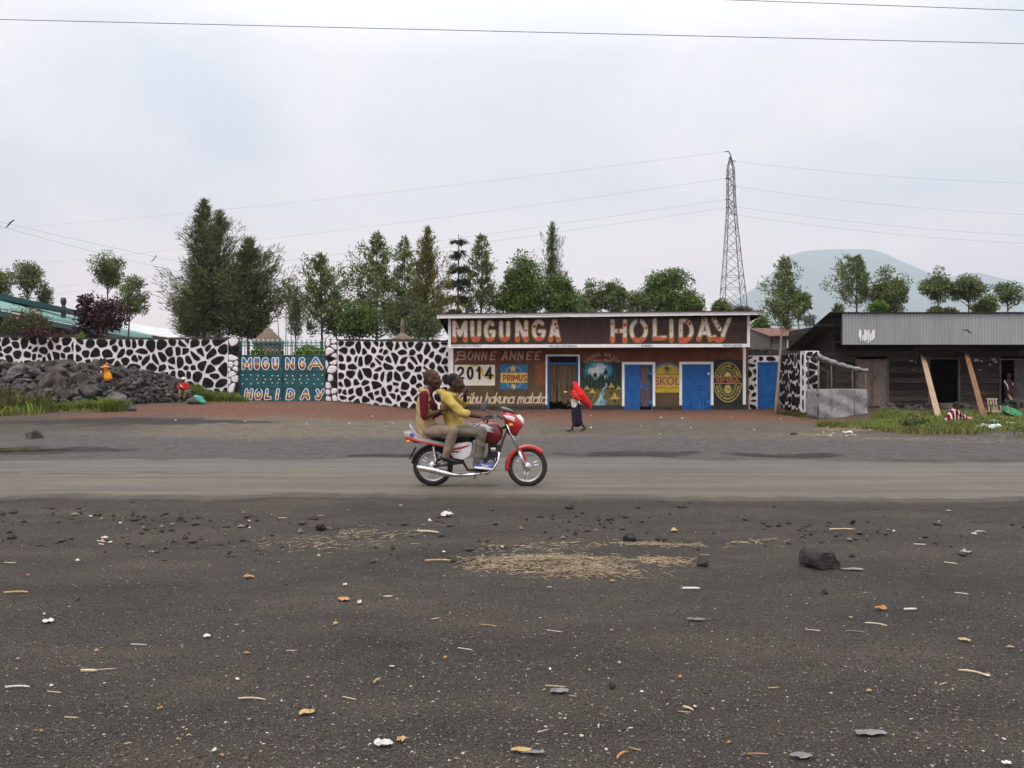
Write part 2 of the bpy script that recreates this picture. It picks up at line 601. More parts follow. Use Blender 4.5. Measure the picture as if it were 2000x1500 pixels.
def road_mat():
    m = MT('worn_road', 0.92, 0.25)
    st = m.noise(1.0, 6, 0.6, m.vec((0.12, 2.2, 1)))
    st2 = m.noise(1.0, 6, 0.7, m.vec((0.45, 8, 1)))
    fine = m.noise(70, 4, 0.7)
    c = m.ramp(st, [(0.26, (0.062, 0.055, 0.048)), (0.46, (0.108, 0.093, 0.077)), (0.72, (0.165, 0.137, 0.108))])
    c = m.mix(m.ramp(st2, [(0.34, 0.75), (0.5, 0.0)]), c, (0.06, 0.053, 0.047))
    # dark tyre line worn along the left of the road
    sx = m.n('ShaderNodeSeparateXYZ')
    m.l(m.co, sx.inputs[0])
    ln = m.math('ABSOLUTE', m.math('ADD', sx.outputs['Y'], m.math('ADD', m.math('MULTIPLY', m.noise(0.6, 3), 0.7), -14.75)))
    lm = m.ramp(ln, [(0.05, 1.0), (0.3, 0.0)])
    lx = m.ramp(m.math('MULTIPLY_ADD', sx.outputs['X'], -0.1, -0.1), [(0.0, 0.0), (0.5, 1.0)])
    brk = m.ramp(m.noise(1, 5, 0.7, m.vec((0.9, 5, 1))), [(0.42, 0.0), (0.56, 1.0)])
    c = m.mix(m.math('MULTIPLY', m.math('MULTIPLY', lm, lx), brk), c, (0.035, 0.03, 0.027))
    # cool grey far lane
    fy = m.ramp(m.math('MULTIPLY_ADD', m.math('ADD', sx.outputs['Y'], m.noise(0.5, 3)), 0.5, -7.3), [(0.0, 0.0), (0.6, 1.0)])
    c = m.mix(m.math('MULTIPLY', fy, 0.75), c, m.ramp(st, [(0.3, (0.078, 0.074, 0.07)), (0.7, (0.125, 0.119, 0.112))]))
    c = m.mix(m.ramp(fine, [(0.34, 0.55), (0.48, 0.0)]), c, (0.05, 0.045, 0.042))
    c = m.mix(m.ramp(fine, [(0.6, 0.0), (0.78, 0.4)]), c, (0.27, 0.25, 0.23))
    at = m.n('ShaderNodeAttribute', attribute_name='edge')
    big = m.noise(0.9, 6, 0.7)
    e_ = m.math('ADD', at.outputs['Fac'], m.math('MULTIPLY', m.math('SUBTRACT', m.noise(1.6, 6, 0.7, m.vec((0.5, 1.6, 1))), 0.5), 1.3))
    dirt = m.ramp(big, [(0.3, (0.04, 0.035, 0.032)), (0.7, (0.075, 0.064, 0.056))])
    c = m.mix(m.ramp(e_, [(0.42, 0.0), (0.68, 0.92)]), c, dirt)
    c = m.mix(m.ramp(m.noise(0.35, 5, 0.6, m.vec((0.4, 1.5, 1))), [(0.5, 0.0), (0.72, 0.5)]), c, (0.07, 0.06, 0.052))
    m.color(c)
    m.bump(m.math('ADD', m.math('MULTIPLY', fine, 0.5), st2), 0.45, 0.02)
    return m.mat

def road_sheet():
    xs = np.concatenate([-np.geomspace(400, 30.5, 20), np.arange(-30, 30.01, 0.06), np.geomspace(30.5, 400, 20)])
    ts = np.concatenate([[0, 0.004, 0.02], np.linspace(0.04, 0.96, 44), [0.98, 0.996, 1]])
    X, T = np.meshgrid(xs, ts)
    a, b = road_near(X), road_far(X)
    rag = 0.2 * (fbm(X, X * 0, 6, 3, 31) - 0.5)
    Y = a + rag + (b - a - rag) * T
    edge = np.minimum(T, 1 - T)
    Z = 0.012 * sstep(0, 0.03, edge) + 0.012 * (fbm(X, Y, 0.9, 3, 33) - 0.5) * sstep(0, 0.1, edge) + 0.006
    Z = np.where(edge <= 0, -0.06, Z)
    nx = len(xs)
    v = np.stack([X, Y, Z], -1).reshape(-1, 3)
    i, j = np.meshgrid(np.arange(nx - 1), np.arange(len(ts) - 1))
    k = (j * nx + i).ravel()
    o = np_mesh('road', v, np.stack([k, k + 1, k + nx + 1, k + nx], -1), road_mat(), smooth=True)
    ea = o.data.attributes.new('edge', 'FLOAT', 'POINT')
    ea.data.foreach_set('value', np.maximum(1 - sstep(0, 0.13, T), 1 - sstep(0, 0.18, 1 - T)).astype(np.float32).ravel())
    return tag(o, kind='structure')

ground = ground_sheet()
road = road_sheet()

def puddle(px, py, rx, ry):
    c = GP(px, py)
    mw = MT('muddy_water', 0.06, 0.5)
    mw.color((0.06, 0.048, 0.03))
    mb = MB()
    n = 40
    vs = []
    for k in range(n):
        a = 2 * math.pi * k / n
        r = 1 + 0.25 * math.sin(3 * a + 1) + 0.12 * math.sin(7 * a)
        vs.append((c.x + rx * r * math.cos(a), c.y + ry * r * math.sin(a), c.z + 0.02))
    mb.add(vs, [tuple(range(n))])
    tag(mb.build('puddle', mw.mat), kind='structure')
puddle(15, 880, 1.1, 0.42)

# ---- volcano and the hill beside it; slope colour blued to carry some haze
def ridge(name, prof, yc, depth, col, seed):
    px = np.array([p[0] for p in prof], float)
    py = np.array([p[1] for p in prof], float)
    xs = np.linspace((px[0] - 1000) * yc / FPX, (px[-1] - 1000) * yc / FPX, 220)
    ts = np.linspace(-1, 1, 40)
    X, T = np.meshgrid(xs, ts)
    top = CAMZ + (HZ - np.interp(X * FPX / yc + 1000, px, py)) * yc / FPX
    k = np.clip(1 - T ** 2, 0, 1) ** 0.9
    gul = (fbm(X, T * depth * 0.4, 0.005, 4, seed) - 0.5) * 120 * np.abs(T)
    Z = np.maximum(top * k + gul * k, -2)
    Yv = yc + T * depth
    nx = len(xs)
    i, j = np.meshgrid(np.arange(nx - 1), np.arange(len(ts) - 1))
    a = (j * nx + i).ravel()
    o = np_mesh(name, np.stack([X, Yv, Z], -1).reshape(-1, 3), np.stack([a, a + 1, a + nx + 1, a + nx], -1),
                mat(name + '_haze_tinted_slope', col, 0.95, 0.15, 0.01), smooth=True)
    return tag(o, kind='structure')
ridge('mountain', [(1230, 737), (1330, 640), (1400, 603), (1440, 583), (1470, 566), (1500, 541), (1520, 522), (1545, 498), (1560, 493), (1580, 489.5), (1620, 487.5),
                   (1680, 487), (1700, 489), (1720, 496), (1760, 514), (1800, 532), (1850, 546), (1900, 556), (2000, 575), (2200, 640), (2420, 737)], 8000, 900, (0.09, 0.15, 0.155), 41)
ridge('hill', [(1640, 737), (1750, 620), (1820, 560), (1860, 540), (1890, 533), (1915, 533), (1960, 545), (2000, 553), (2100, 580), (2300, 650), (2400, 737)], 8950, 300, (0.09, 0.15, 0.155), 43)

# ---- the air
def haze():
    mb = MB()
    mb.box(-13500, 13500, -500, 9350, -4, 1300)
    m = bpy.data.materials.new('hazy_air')
    m.use_nodes = True
    m.node_tree.nodes.clear()
    o = m.node_tree.nodes.new('ShaderNodeOutputMaterial')
    v = m.node_tree.nodes.new('ShaderNodeVolumePrincipled')
    v.inputs['Color'].default_value = (0.76, 0.85, 0.95, 1)
    v.inputs['Density'].default_value = HAZE_DENSITY
    v.inputs['Anisotropy'].default_value = 0.0
    m.node_tree.links.new(v.outputs[0], o.inputs['Volume'])
    tag(mb.build('haze', m), kind='stuff')
HAZE_DENSITY = 0.00016
haze()

# ---- stone walls: black lava stones set in thick whitewashed mortar
wall_mortar = MT('whitewashed_mortar', 0.85, 0.2)
_n = wall_mortar.noise(1.6, 6, 0.7)
wall_mortar.color(wall_mortar.mix(wall_mortar.ramp(wall_mortar.noise(9, 5, 0.7), [(0.55, 0.0), (0.75, 0.7)]),
                                  wall_mortar.ramp(_n, [(0.25, (0.42, 0.39, 0.40)), (0.45, (0.66, 0.63, 0.66)), (0.8, (0.76, 0.74, 0.77))]), (0.3, 0.27, 0.25)))
wall_mortar.bump(wall_mortar.noise(14, 5, 0.65), 0.5, 0.04)
M['mortar'] = wall_mortar.mat
M['blackstone'] = mat('black_painted_stone', (0.007, 0.0065, 0.0065), 0.8, 0.5, 5, 0.8, 16, spec=0.15, bdist=0.04, col2=(0.016, 0.014, 0.013))
M['capstone'] = mat('dark_cap_stone', (0.05, 0.045, 0.04), 0.95, 0.5, 5, 0.9, 12, bdist=0.05)

def clip(poly, nx, ny, d):
    """keep the side where p.n <= d"""
    out = []
    n = len(poly)
    for i in range(n):
        a, b = poly[i], poly[(i + 1) % n]
        da, db = a[0] * nx + a[1] * ny - d, b[0] * nx + b[1] * ny - d
        if da <= 0:
            out.append(a)
        if (da < 0 < db) or (db < 0 < da):
            t = da / (da - db)
            out.append((a[0] + (b[0] - a[0]) * t, a[1] + (b[1] - a[1]) * t))
    return out

def stone_cells(W, H, size, gap, rng, ax=1.0, skip=None):
    nu, nv = max(2, int(W / size / ax)), max(2, int(H / size))
    P = []
    for j in range(nv):
        for i in range(nu):
            P.append(((i + 0.5 + 0.5 * (j % 2) - 0.25 + rng.uniform(-0.46, 0.46)) * W / nu, (j + 0.5 + rng.uniform(-0.42, 0.42)) * H / nv))
    P = [p for p in P if not (skip and skip(*p)) or rng.random() < 0.3]
    # now and then one stone swallows its neighbour
    P = [p for p in P if rng.random() > 0.16]
    A = np.array(P)
    wgt = rng.uniform(0.35, 0.65, len(P))
    out = []
    for i in range(len(P)):
        dv = A - A[i]
        dist = np.hypot(dv[:, 0], dv[:, 1])
        order = np.argsort(dist)[1:22]
        e = gap * 0.5
        poly = [(e, e), (W - e, e), (W - e, H - e), (e, H - e)]
        for j in order:
            nx, ny = dv[j] / dist[j]
            g = gap * (0.6 + 0.7 * ((i * 7 + j * 7) % 11) / 10)
            mid = A[i, 0] * nx + A[i, 1] * ny + dist[j] * (0.5 + 0.35 * (wgt[i] - wgt[j])) - g / 2
            poly = clip(poly, nx, ny, mid)
            if len(poly) < 3:
                break
        if len(poly) < 3:
            continue
        ar = 0.5 * abs(sum(poly[k][0] * poly[(k + 1) % len(poly)][1] - poly[(k + 1) % len(poly)][0] * poly[k][1] for k in range(len(poly))))
        if ar < size * size * 0.07:
            continue
        # knock the corners off, roughen
        q = []
        for k in range(len(poly)):
            a, b = poly[k], poly[(k + 1) % len(poly)]
            if math.hypot(b[0] - a[0], b[1] - a[1]) < 0.02:
                continue
            for t in (0.25, 0.75):
                q.append((a[0] + (b[0] - a[0]) * t + rng.uniform(-0.012, 0.012), a[1] + (b[1] - a[1]) * t + rng.uniform(-0.012, 0.012)))
        if len(q) >= 4:
            out.append(q)
    return out

def wall_face(mb, A, B, z0, z1, size, gap, seed, zb0=None, ax=1.0, proud=0.045, cap=True, thick=0.4, z1b=None, back=True):
    """a wall from A to B (x, y), its painted face looking towards the camera; mats: mortar, stone, cap"""
    rng = random.Random(seed)
    A, B = Vector((A[0], A[1], 0)), Vector((B[0], B[1], 0))
    W = (B - A).length
    t = (B - A) / W
    nrm = Vector((t.y, -t.x, 0))
    z1b = z1 if z1b is None else z1b
    H = z1 - z0
    def P(u, v, d):
        k = (z1 + (z1b - z1) * u / W - z0) / H
        p = A + t * u + nrm * d
        return Vector((p.x, p.y, z0 + v * k))
    vs = [P(u, v, d) for u in (0, W) for d in (0, -thick) for v in (0, H)]
    mb.add(vs, [(0, 1, 3, 2), (4, 6, 7, 5), (0, 4, 5, 1), (2, 3, 7, 6), (0, 2, 6, 4), (1, 5, 7, 3)], 0)
    class Rg:
        random = staticmethod(rng.random)
        @staticmethod
        def uniform(a, b, n=None):
            return rng.uniform(a, b) if n is None else np.array([rng.uniform(a, b) for _ in range(n)])
    for poly in stone_cells(W, H, size, gap, Rg, ax):
        n = len(poly)
        cx, cy = sum(p[0] for p in poly) / n, sum(p[1] for p in poly) / n
        pr = proud * rng.uniform(0.5, 1.3)
        vs = [P(x, y, -0.01) for x, y in poly] + [P(cx + (x - cx) * 0.95, cy + (y - cy) * 0.95, pr * 0.7) for x, y in poly] + [P(cx + (x - cx) * 0.72, cy + (y - cy) * 0.72, pr) for x, y in poly]
        fs = []
        for k in range(n):
            k2 = (k + 1) % n
            fs += [(k, k2, n + k2, n + k), (n + k, n + k2, 2 * n + k2, 2 * n + k)]
        fs.append(tuple(range(2 * n, 3 * n)))
        mb.add(vs, fs, 1)
    if cap:
        u = 0.0
        while u < W:
            L = min(rng.uniform(0.18, 0.5), W - u)
            hh = rng.uniform(0.03, 0.09)
            a, b = P(u, H - 0.04, rng.uniform(0.0, 0.025)), P(u + L * 0.98, H - 0.04, -thick - 0.01)
            q = [P(u, H - 0.05, 0.012), P(u + L, H - 0.05, 0.012), P(u + L, H - 0.05, -thick - 0.01), P(u, H - 0.05, -thick - 0.01)]
            top = [p + Vector((0, 0, hh + rng.uniform(0.02, 0.05))) for p in q]
            mb.add(q + top, [(0, 1, 5, 4), (1, 2, 6, 5), (2, 3, 7, 6), (3, 0, 4, 7), (4, 5, 6, 7)], 2)
            u += L
WM = [M['mortar'], M['blackstone'], M['capstone']]

def block_pillar(mb, x0, x1, y0, y1, z0, z1, seed, white=0.5, gap=0.03, base=2, size=0.26):
    """gate pillar of rough stones, some whitewashed, some left black"""
    rng = random.Random(seed)
    mb.box(x0, x1, y0 + 0.03, y1, z0, z1, base)
    class Rg:
        random = staticmethod(rng.random)
        @staticmethod
        def uniform(a, b, n=None):
            return rng.uniform(a, b) if n is None else np.array([rng.uniform(a, b) for _ in range(n)])
    for poly in stone_cells(x1 - x0, z1 - z0, size, gap, Rg, 1.2):
        n = len(poly)
        cx, cz = sum(p[0] for p in poly) / n, sum(p[1] for p in poly) / n
        pr = rng.uniform(0.02, 0.07)
        mi = 0 if rng.random() < white else 1
        vs = []
        for k, d in ((1, 0.04), (0.92, -pr * 0.6), (0.66, -pr)):
            vs += [(x0 + cx + (x - cx) * k, y0 + d, z0 + cz + (z - cz) * k) for x, z in poly]
        fs = []
        for k in range(n):
            k2 = (k + 1) % n
            fs += [(k, k2, n + k2, n + k), (n + k, n + k2, 2 * n + k2, 2 * n + k)]
        fs.append(tuple(range(2 * n, 3 * n)))
        mb.add(vs, fs, mi)

def stone_wall(name, label, loc, fn, parts=()):
    t = thing(name, label, 'wall', loc)
    mb = MB()
    fn(mb)
    mb.build('wall_face', WM, t)
    for pn, pf in parts:
        q = MB()
        pf(q)
        q.build(pn, WM, t)
    return t

YW = 40.0
xw = lambda px, Y=YW: (px - 1000) * Y / FPX
zw = lambda py, Y=YW: CAMZ - (py - HZ) * Y / FPX

stone_wall('stone_wall', 'long black and white stone wall behind the rubble heap, left of the green gate', (xw(300), YW, 0.4),
           lambda mb: (wall_face(mb, (-34, YW + 0.35), (xw(146), YW + 0.06), 0.3, zw(657), 0.36, 0.09, 3, thick=0.4),
                       wall_face(mb, (xw(146), YW), (xw(446), YW), 0.3, zw(661), 0.37, 0.09, 5, thick=0.42)),
           [('pillar', lambda q: block_pillar(q, xw(446), xw(466.5), YW - 0.06, YW + 0.5, 0.3, zw(660), 9, 0.5)),
            ('seam_pilaster', lambda q: q.box(xw(144.5), xw(150), YW - 0.03, YW + 0.2, 0.3, zw(662), 0))])
stone_wall('stone_wall', 'black and white stone wall between the green gate and the brown bar', (xw(760), YW - 0.3, 0.3),
           lambda mb: wall_face(mb, (xw(660), YW - 0.1), (xw(877, 38.4), 38.4), 0.1, zw(664), 0.38, 0.104, 8, thick=0.4, z1b=zw(666, 38.4)),
           [('pillar', lambda q: block_pillar(q, xw(636.5), xw(660), YW - 0.14, YW + 0.45, 0.2, zw(662), 12, 0.85, 0.045, 2, 0.3))])

# wall with the blue door right of the bar, then the wing that comes forward beside the tarpaulin stall
def x38(px):
    return (px - 1000) * 38.3 / FPX
def z38(py):
    return CAMZ - (py - HZ) * 38.3 / FPX
def small_wall(mb):
    wall_face(mb, (x38(1459), 38.3), (x38(1479.5), 38.3), 0.1, z38(694), 0.3, 0.12, 31, cap=False)
    wall_face(mb, (x38(1479.5), 38.3), (x38(1521), 38.3), z38(707), z38(694), 0.32, 0.1, 32, cap=False)
    rng = random.Random(5)
    mb.box(x38(1459), x38(1521), 38.28, 38.8, z38(694), z38(683), 2)
    for k in range(26):
        x = rng.uniform(x38(1460), x38(1520))
        mb.sphere((x, 38.3 + rng.uniform(0, 0.3), z38(rng.uniform(682, 693))), (0.15, 0.12, 0.08), 2, 6, 4, smooth=False)
t = stone_wall('stone_wall', 'short black and white stone wall holding the plain blue door beside the bar', (x38(1490), 38.3, 0.2), small_wall)
bluedoor = mat('blue_door_paint', (0.012, 0.10, 0.34), 0.55, 0.2, 2.5, 0.2, 8, col2=(0.018, 0.14, 0.42))
M['blue'] = bluedoor
mb = MB()
mb.box(x38(1480.5), x38(1520), 38.36, 38.42, 0.16, z38(707.5), 0)
dr = mb.build('door', bluedoor, t, bevel=0.01)
mb = MB()
mb.box(x38(1480.5), x38(1483), 38.33, 38.36, 0.16, z38(707.5), 0)
mb.box(x38(1517), x38(1519.5), 38.33, 38.36, 0.16, z38(707.5), 0)
mb.box(x38(1483), x38(1517), 38.33, 38.36, z38(711), z38(707.5), 0)
mb.build('frame', bluedoor, dr)
WA, WB = Vector((12.5, 38.2, 0)), Vector((11.78, 33.0, 0))
def wing(mb):
    wall_face(mb, (WA.x, WA.y), (WB.x, WB.y), -0.02, 2.86, 0.42, 0.12, 41, cap=True, thick=0.5, z1b=2.72)
stone_wall('stone_wall', 'side wing of black and white stone coming forward beside the grey tarpaulin stall', ((WA.x + WB.x) / 2, 35.6, 0.1), wing,
           [('pillar', lambda q: block_pillar(q, WB.x, WB.x + 0.56, WB.y - 0.12, WB.y + 0.5, -0.02, 2.76, 43, 0.06, 0.055, 0, 0.36))])

# ================================================================ LETTERING
def arc(cx, cy, rx, ry, a0, a1, n=14):
    return [(cx + rx * math.cos(R(a0 + (a1 - a0) * i / n)), cy + ry * math.sin(R(a0 + (a1 - a0) * i / n))) for i in range(n + 1)]

CAPS = {
    'M': [[(0.04, 0), (0.04, 1), (0.5, 0.3), (0.96, 1), (0.96, 0)]],
    'U': [[(0.08, 1), (0.08, 0.4)] + arc(0.5, 0.4, 0.42, 0.4, 180, 360) + [(0.92, 1)]],
    'G': [arc(0.5, 0.5, 0.46, 0.5, 48, 350, 22) + [(0.95, 0.44), (0.55, 0.44)]],
    'N': [[(0.08, 0), (0.08, 1), (0.9, 0), (0.92, 1)]],
    'A': [[(0.04, 0), (0.46, 1), (0.54, 1), (0.96, 0)], [(0.2, 0.34), (0.8, 0.34)]],
    'H': [[(0.08, 0), (0.08, 1)], [(0.92, 0), (0.92, 1)], [(0.08, 0.5), (0.92, 0.5)]],
    'O': [arc(0.5, 0.5, 0.46, 0.5, 90, 450, 28)],
    'L': [[(0.1, 1), (0.08, 0.03), (0.95, 0.06)]],
    'I': [[(0.5, 1), (0.5, 0)]],
    'D': [[(0.1, 0), (0.1, 1)], [(0.1, 1)] + arc(0.35, 0.5, 0.57, 0.5, 82, -82, 16) + [(0.1, 0)]],
    'Y': [[(0.05, 1), (0.42, 0.5)], [(0.97, 1), (0.6, 0.25)] + arc(0.36, 0.27, 0.28, 0.27, 330, 205, 8)],
    'B': [[(0.1, 0), (0.15, 1)], [(0.0, 0.93)] + arc(0.4, 0.77, 0.45, 0.23, 90, -80, 10) + [(0.3, 0.53)], [(0.3, 0.53)] + arc(0.45, 0.27, 0.48, 0.26, 80, -90, 10) + [(0.0, 0.0), (-0.05, -0.3)]],
    'E': [[(0.95, 1), (0.15, 0.95), (0.1, 0.05), (0.9, 0.0)], [(0.12, 0.5), (0.7, 0.52)]],
    'K': [[(0.1, 0), (0.1, 1)], [(0.9, 1), (0.12, 0.45)], [(0.35, 0.6), (0.95, 0)]],
    'S': [arc(0.5, 0.74, 0.4, 0.25, 30, 270, 12) + arc(0.5, 0.25, 0.42, 0.25, 90, -150, 12)],
    'R': [[(0.1, 0), (0.1, 1)], [(0.1, 1)] + arc(0.5, 0.75, 0.4, 0.25, 90, -90, 10) + [(0.1, 0.5)], [(0.45, 0.5), (0.95, 0)]],
    'P': [[(0.1, 0), (0.1, 1)], [(0.1, 1)] + arc(0.5, 0.72, 0.42, 0.28, 90, -90, 10) + [(0.1, 0.44)]],
}
LOW = {
    'K': (0.75, [[(0.05, 0), (0.08, 1.5)], [(0.7, 1.5), (0.1, 0.7)], [(0.25, 0.85), (0.72, 0)]]),
    'k': (0.62, [[(0, 0), (0.05, 1.65)], [(0.55, 1.0), (0.05, 0.45)], [(0.2, 0.6), (0.6, 0)]]),
    'a': (0.68, [arc(0.3, 0.47, 0.3, 0.47, 50, 340, 14), [(0.62, 1.0), (0.58, 0.12), (0.74, 0)]]),
    'r': (0.5, [[(0.04, 0), (0.06, 1)], [(0.06, 0.6), (0.26, 0.97), (0.46, 0.85)]]),
    'i': (0.28, [[(0.04, 0), (0.06, 0.95)], [(0.06, 1.35), (0.1, 1.5)]]),
    'b': (0.62, [[(0.02, 0), (0.06, 1.65)], arc(0.3, 0.45, 0.27, 0.45, 140, -150, 14)]),
    'u': (0.66, [[(0.04, 1), (0.04, 0.3), (0.16, 0.03), (0.36, 0.06), (0.52, 0.4), (0.56, 1)], [(0.56, 1), (0.56, 0.1), (0.68, 0)]]),
    'h': (0.62, [[(0.02, 0), (0.06, 1.65)], [(0.04, 0.6), (0.28, 0.97), (0.48, 0.75), (0.48, 0.1), (0.58, 0)]]),
    'n': (0.62, [[(0.03, 0), (0.04, 1)], [(0.04, 0.6), (0.28, 0.97), (0.48, 0.75), (0.48, 0.1), (0.58, 0)]]),
    'm': (0.95, [[(0.03, 0), (0.04, 1)], [(0.04, 0.6), (0.22, 0.97), (0.38, 0.75), (0.4, 0)], [(0.4, 0.6), (0.6, 0.97), (0.76, 0.75), (0.78, 0.1), (0.88, 0)]]),
    't': (0.44, [[(0.16, 1.55), (0.14, 0.15), (0.36, 0.0)], [(0.0, 1.0), (0.4, 1.05)]]),
    'H': (0.8, [[(0.05, 0), (0.1, 1.5)], [(0.6, 0), (0.65, 1.5)], [(0.07, 0.75), (0.63, 0.75)]]),
    'e': (0.58, [[(0.05, 0.5), (0.5, 0.55)] + arc(0.28, 0.48, 0.25, 0.46, 10, 310, 12)]),
    'w': (0.85, [[(0, 1), (0.15, 0.02), (0.38, 0.8), (0.58, 0.02), (0.76, 1)]]),
    'o': (0.6, [arc(0.28, 0.48, 0.27, 0.46, 90, 450, 14)]),
    ' ': (0.55, []),
}
LOW['B'] = (0.7, [[(0.1, 0), (0.12, 1.5)], [(0.1, 1.5), (0.5, 1.35), (0.5, 0.95), (0.12, 0.8)], [(0.12, 0.8), (0.62, 0.6), (0.55, 0.1), (0.1, 0)]])

def split_sharp(pl):
    out, cur = [], [pl[0]]
    for i in range(1, len(pl)):
        cur.append(pl[i])
        if i < len(pl) - 1:
            a = Vector((pl[i][0] - pl[i - 1][0], pl[i][1] - pl[i - 1][1]))
            b = Vector((pl[i + 1][0] - pl[i][0], pl[i + 1][1] - pl[i][1]))
            if a.length > 1e-6 and b.length > 1e-6 and a.angle(b) > R(40):
                out.append(cur)
                cur = [pl[i]]
    out.append(cur)
    return out

def stroke(mb, pl, wd, y, mi=0, taper=None):
    """one painted stroke as a flat strip with round ends, in the plane at y facing the camera"""
    pts = [Vector((p[0], p[1])) for p in pl]
    pts = [p for i, p in enumerate(pts) if i == 0 or (p - pts[i - 1]).length > 1e-5]
    n = len(pts)
    if n < 2:
        return
    L, Rr = [], []
    for i in range(n):
        d = (pts[min(i + 1, n - 1)] - pts[max(i - 1, 0)]).normalized()
        k = wd / 2 * (1 if taper is None else taper[0] + (taper[1] - taper[0]) * i / (n - 1))
        nn = Vector((-d.y, d.x)) * k
        L.append(pts[i] + nn)
        Rr.append(pts[i] - nn)
    d0, d1 = (pts[1] - pts[0]).normalized(), (pts[-1] - pts[-2]).normalized()
    def cap(c, edge, d, sgn):
        r = edge - c
        return [c + Matrix.Rotation(sgn * R(a), 2) @ r for a in (36, 72, 108, 144)]
    c1 = cap(pts[-1], L[-1], d1, -1)
    c0 = cap(pts[0], Rr[0], d0, -1)
    vs = [(p.x, y, p.y) for p in L + Rr]
    fs = [(i, n + i, n + i + 1, i + 1) for i in range(n - 1)]
    b = len(vs)
    vs += [(p.x, y, p.y) for p in c1]
    fs.append(tuple([n - 1] + [b + k for k in range(4)] + [2 * n - 1])[::-1])
    b = len(vs)
    vs += [(p.x, y, p.y) for p in c0]
    fs.append(tuple([n] + [b + k for k in range(4)] + [0])[::-1])
    # face the camera (-y)
    q = []
    for f in fs:
        a = sum(vs[f[i]][0] * vs[f[(i + 1) % len(f)]][2] - vs[f[(i + 1) % len(f)]][0] * vs[f[i]][2] for i in range(len(f)))
        q.append(f if a > 0 else f[::-1])
    mb.add(vs, q, mi)

def glyph(mb, strokes, x0, x1, z0, z1, wd, y, mi, step=0.0005, shear=0.0, taper=None, rot=0.0, jit=None):
    k = 0
    for pl in strokes:
        for seg in split_sharp(pl):
            pp = []
            for u, v in seg:
                x, z = x0 + (x1 - x0) * u + shear * v * (z1 - z0), z0 + (z1 - z0) * v
                if rot:
                    cx, cz = (x0 + x1) / 2, (z0 + z1) / 2
                    dx, dz = x - cx, z - cz
                    x, z = cx + dx * math.cos(rot) - dz * math.sin(rot), cz + dx * math.sin(rot) + dz * math.cos(rot)
                pp.append((x, z))
            stroke(mb, pp, wd, y - k * step, mi, taper)
            k += 1

def script(mb, s, x0, x1, z0, hx, wd, y, mi, shear=0.18):
    tot = sum(LOW[c][0] for c in s)
    k = (x1 - x0) / tot
    x = x0
    for i, c in enumerate(s):
        a, st = LOW[c]
        glyph(mb, st, x, x + k, z0, z0 + hx, wd, y - (i % 2) * 0.0002, mi, shear=shear, taper=(1.25, 0.7))
        x += a * k

def font_text(s, size, bold=0.0, align='CENTER'):
    cu = bpy.data.curves.new('lettering', 'FONT')
    cu.body = s
    cu.size = size
    cu.offset = bold
    cu.align_x = align
    cu.resolution_u = 3
    o = bpy.data.objects.new('lettering', cu)
    COL.objects.link(o)
    bpy.context.view_layer.update()
    me = o.evaluated_get(bpy.context.evaluated_depsgraph_get()).to_mesh()
    vs = [v.co.copy() for v in me.vertices]
    fs = [tuple(p.vertices) for p in me.polygons]
    o.to_mesh_clear()
    bpy.data.objects.remove(o)
    bpy.data.curves.remove(cu)
    return vs, fs

def put_text(mb, s, cx, z, y, w, h, mi, bold=0.0, shear=0.0, rot=0.0):
    """lettering fitted to width w and height h, centred on cx with its base at z"""
    vs, fs = font_text(s, 1.0, bold)
    if not vs:
        return
    x0, x1 = min(v.x for v in vs), max(v.x for v in vs)
    y0, y1 = min(v.y for v in vs), max(v.y for v in vs)
    kx, ky = w / (x1 - x0), h / (y1 - y0)
    out = []
    for v in vs:
        dx, dz = (v.x - (x0 + x1) / 2) * kx, (v.y - y0) * ky
        dx += shear * dz
        if rot:
            dz -= h / 2
            dx, dz = dx * math.cos(rot) - dz * math.sin(rot), dx * math.sin(rot) + dz * math.cos(rot)
            dz += h / 2
        out.append((cx + dx, y, z + dz))
    q = []
    for f in fs:
        a = sum(out[f[i]][0] * out[f[(i + 1) % len(f)]][2] - out[f[(i + 1) % len(f)]][0] * out[f[i]][2] for i in range(len(f)))
        q.append(f if a > 0 else f[::-1])
    mb.add(out, q, mi)

def arc_text(mb, s, cx, cz, rx, rz, a0, a1, h, y, mi, bold=0.0, inward=False):
    n = len(s)
    for i, c in enumerate(s):
        if c == ' ':
            continue
        a = R(a0 + (a1 - a0) * i / (n - 1))
        x, z = cx + rx * math.cos(a), cz + rz * math.sin(a)
        rot = math.atan2(rz * math.cos(a), -rx * math.sin(a))
        if a1 < a0:
            rot += math.pi
        wd = h * (0.25 if c == 'I' else 0.85 if c == 'M' else 0.6)
        put_text(mb, c, x, z - h / 2, y - (i % 2) * 0.0003, wd, h, mi, bold, 0, rot)

def flat(name, col, var=0.1, rough=0.7, scale=5.0):
    return mat(name, col, rough, var, scale, 0.15, 25)

# ================================================================ THE BAR
YB, YF = 38.0, 37.0
xb = lambda px: (px - 1000) * YB / FPX
zb = lambda py: CAMZ - (py - HZ) * YB / FPX
xf = lambda px: (px - 1000) * YF / FPX
zf = lambda py: CAMZ - (py - HZ) * YF / FPX

def corrugated(mb, x0, x1, z0, z1, y, pitch, amp, mi=0, z0b=None, z1b=None):
    n = int((x1 - x0) / pitch * 4)
    vs = []
    for i in range(n + 1):
        t = i / n
        x = x0 + (x1 - x0) * t
        yy = y + amp * math.sin(i * math.pi / 2)
        a = z0 + ((z0b if z0b is not None else z0) - z0) * t
        b = z1 + ((z1b if z1b is not None else z1) - z1) * t
        vs += [(x, yy, a), (x, yy, b)]
    mb.add(vs, [(2 * i, 2 * i + 2, 2 * i + 3, 2 * i + 1) for i in range(n)], mi, True)

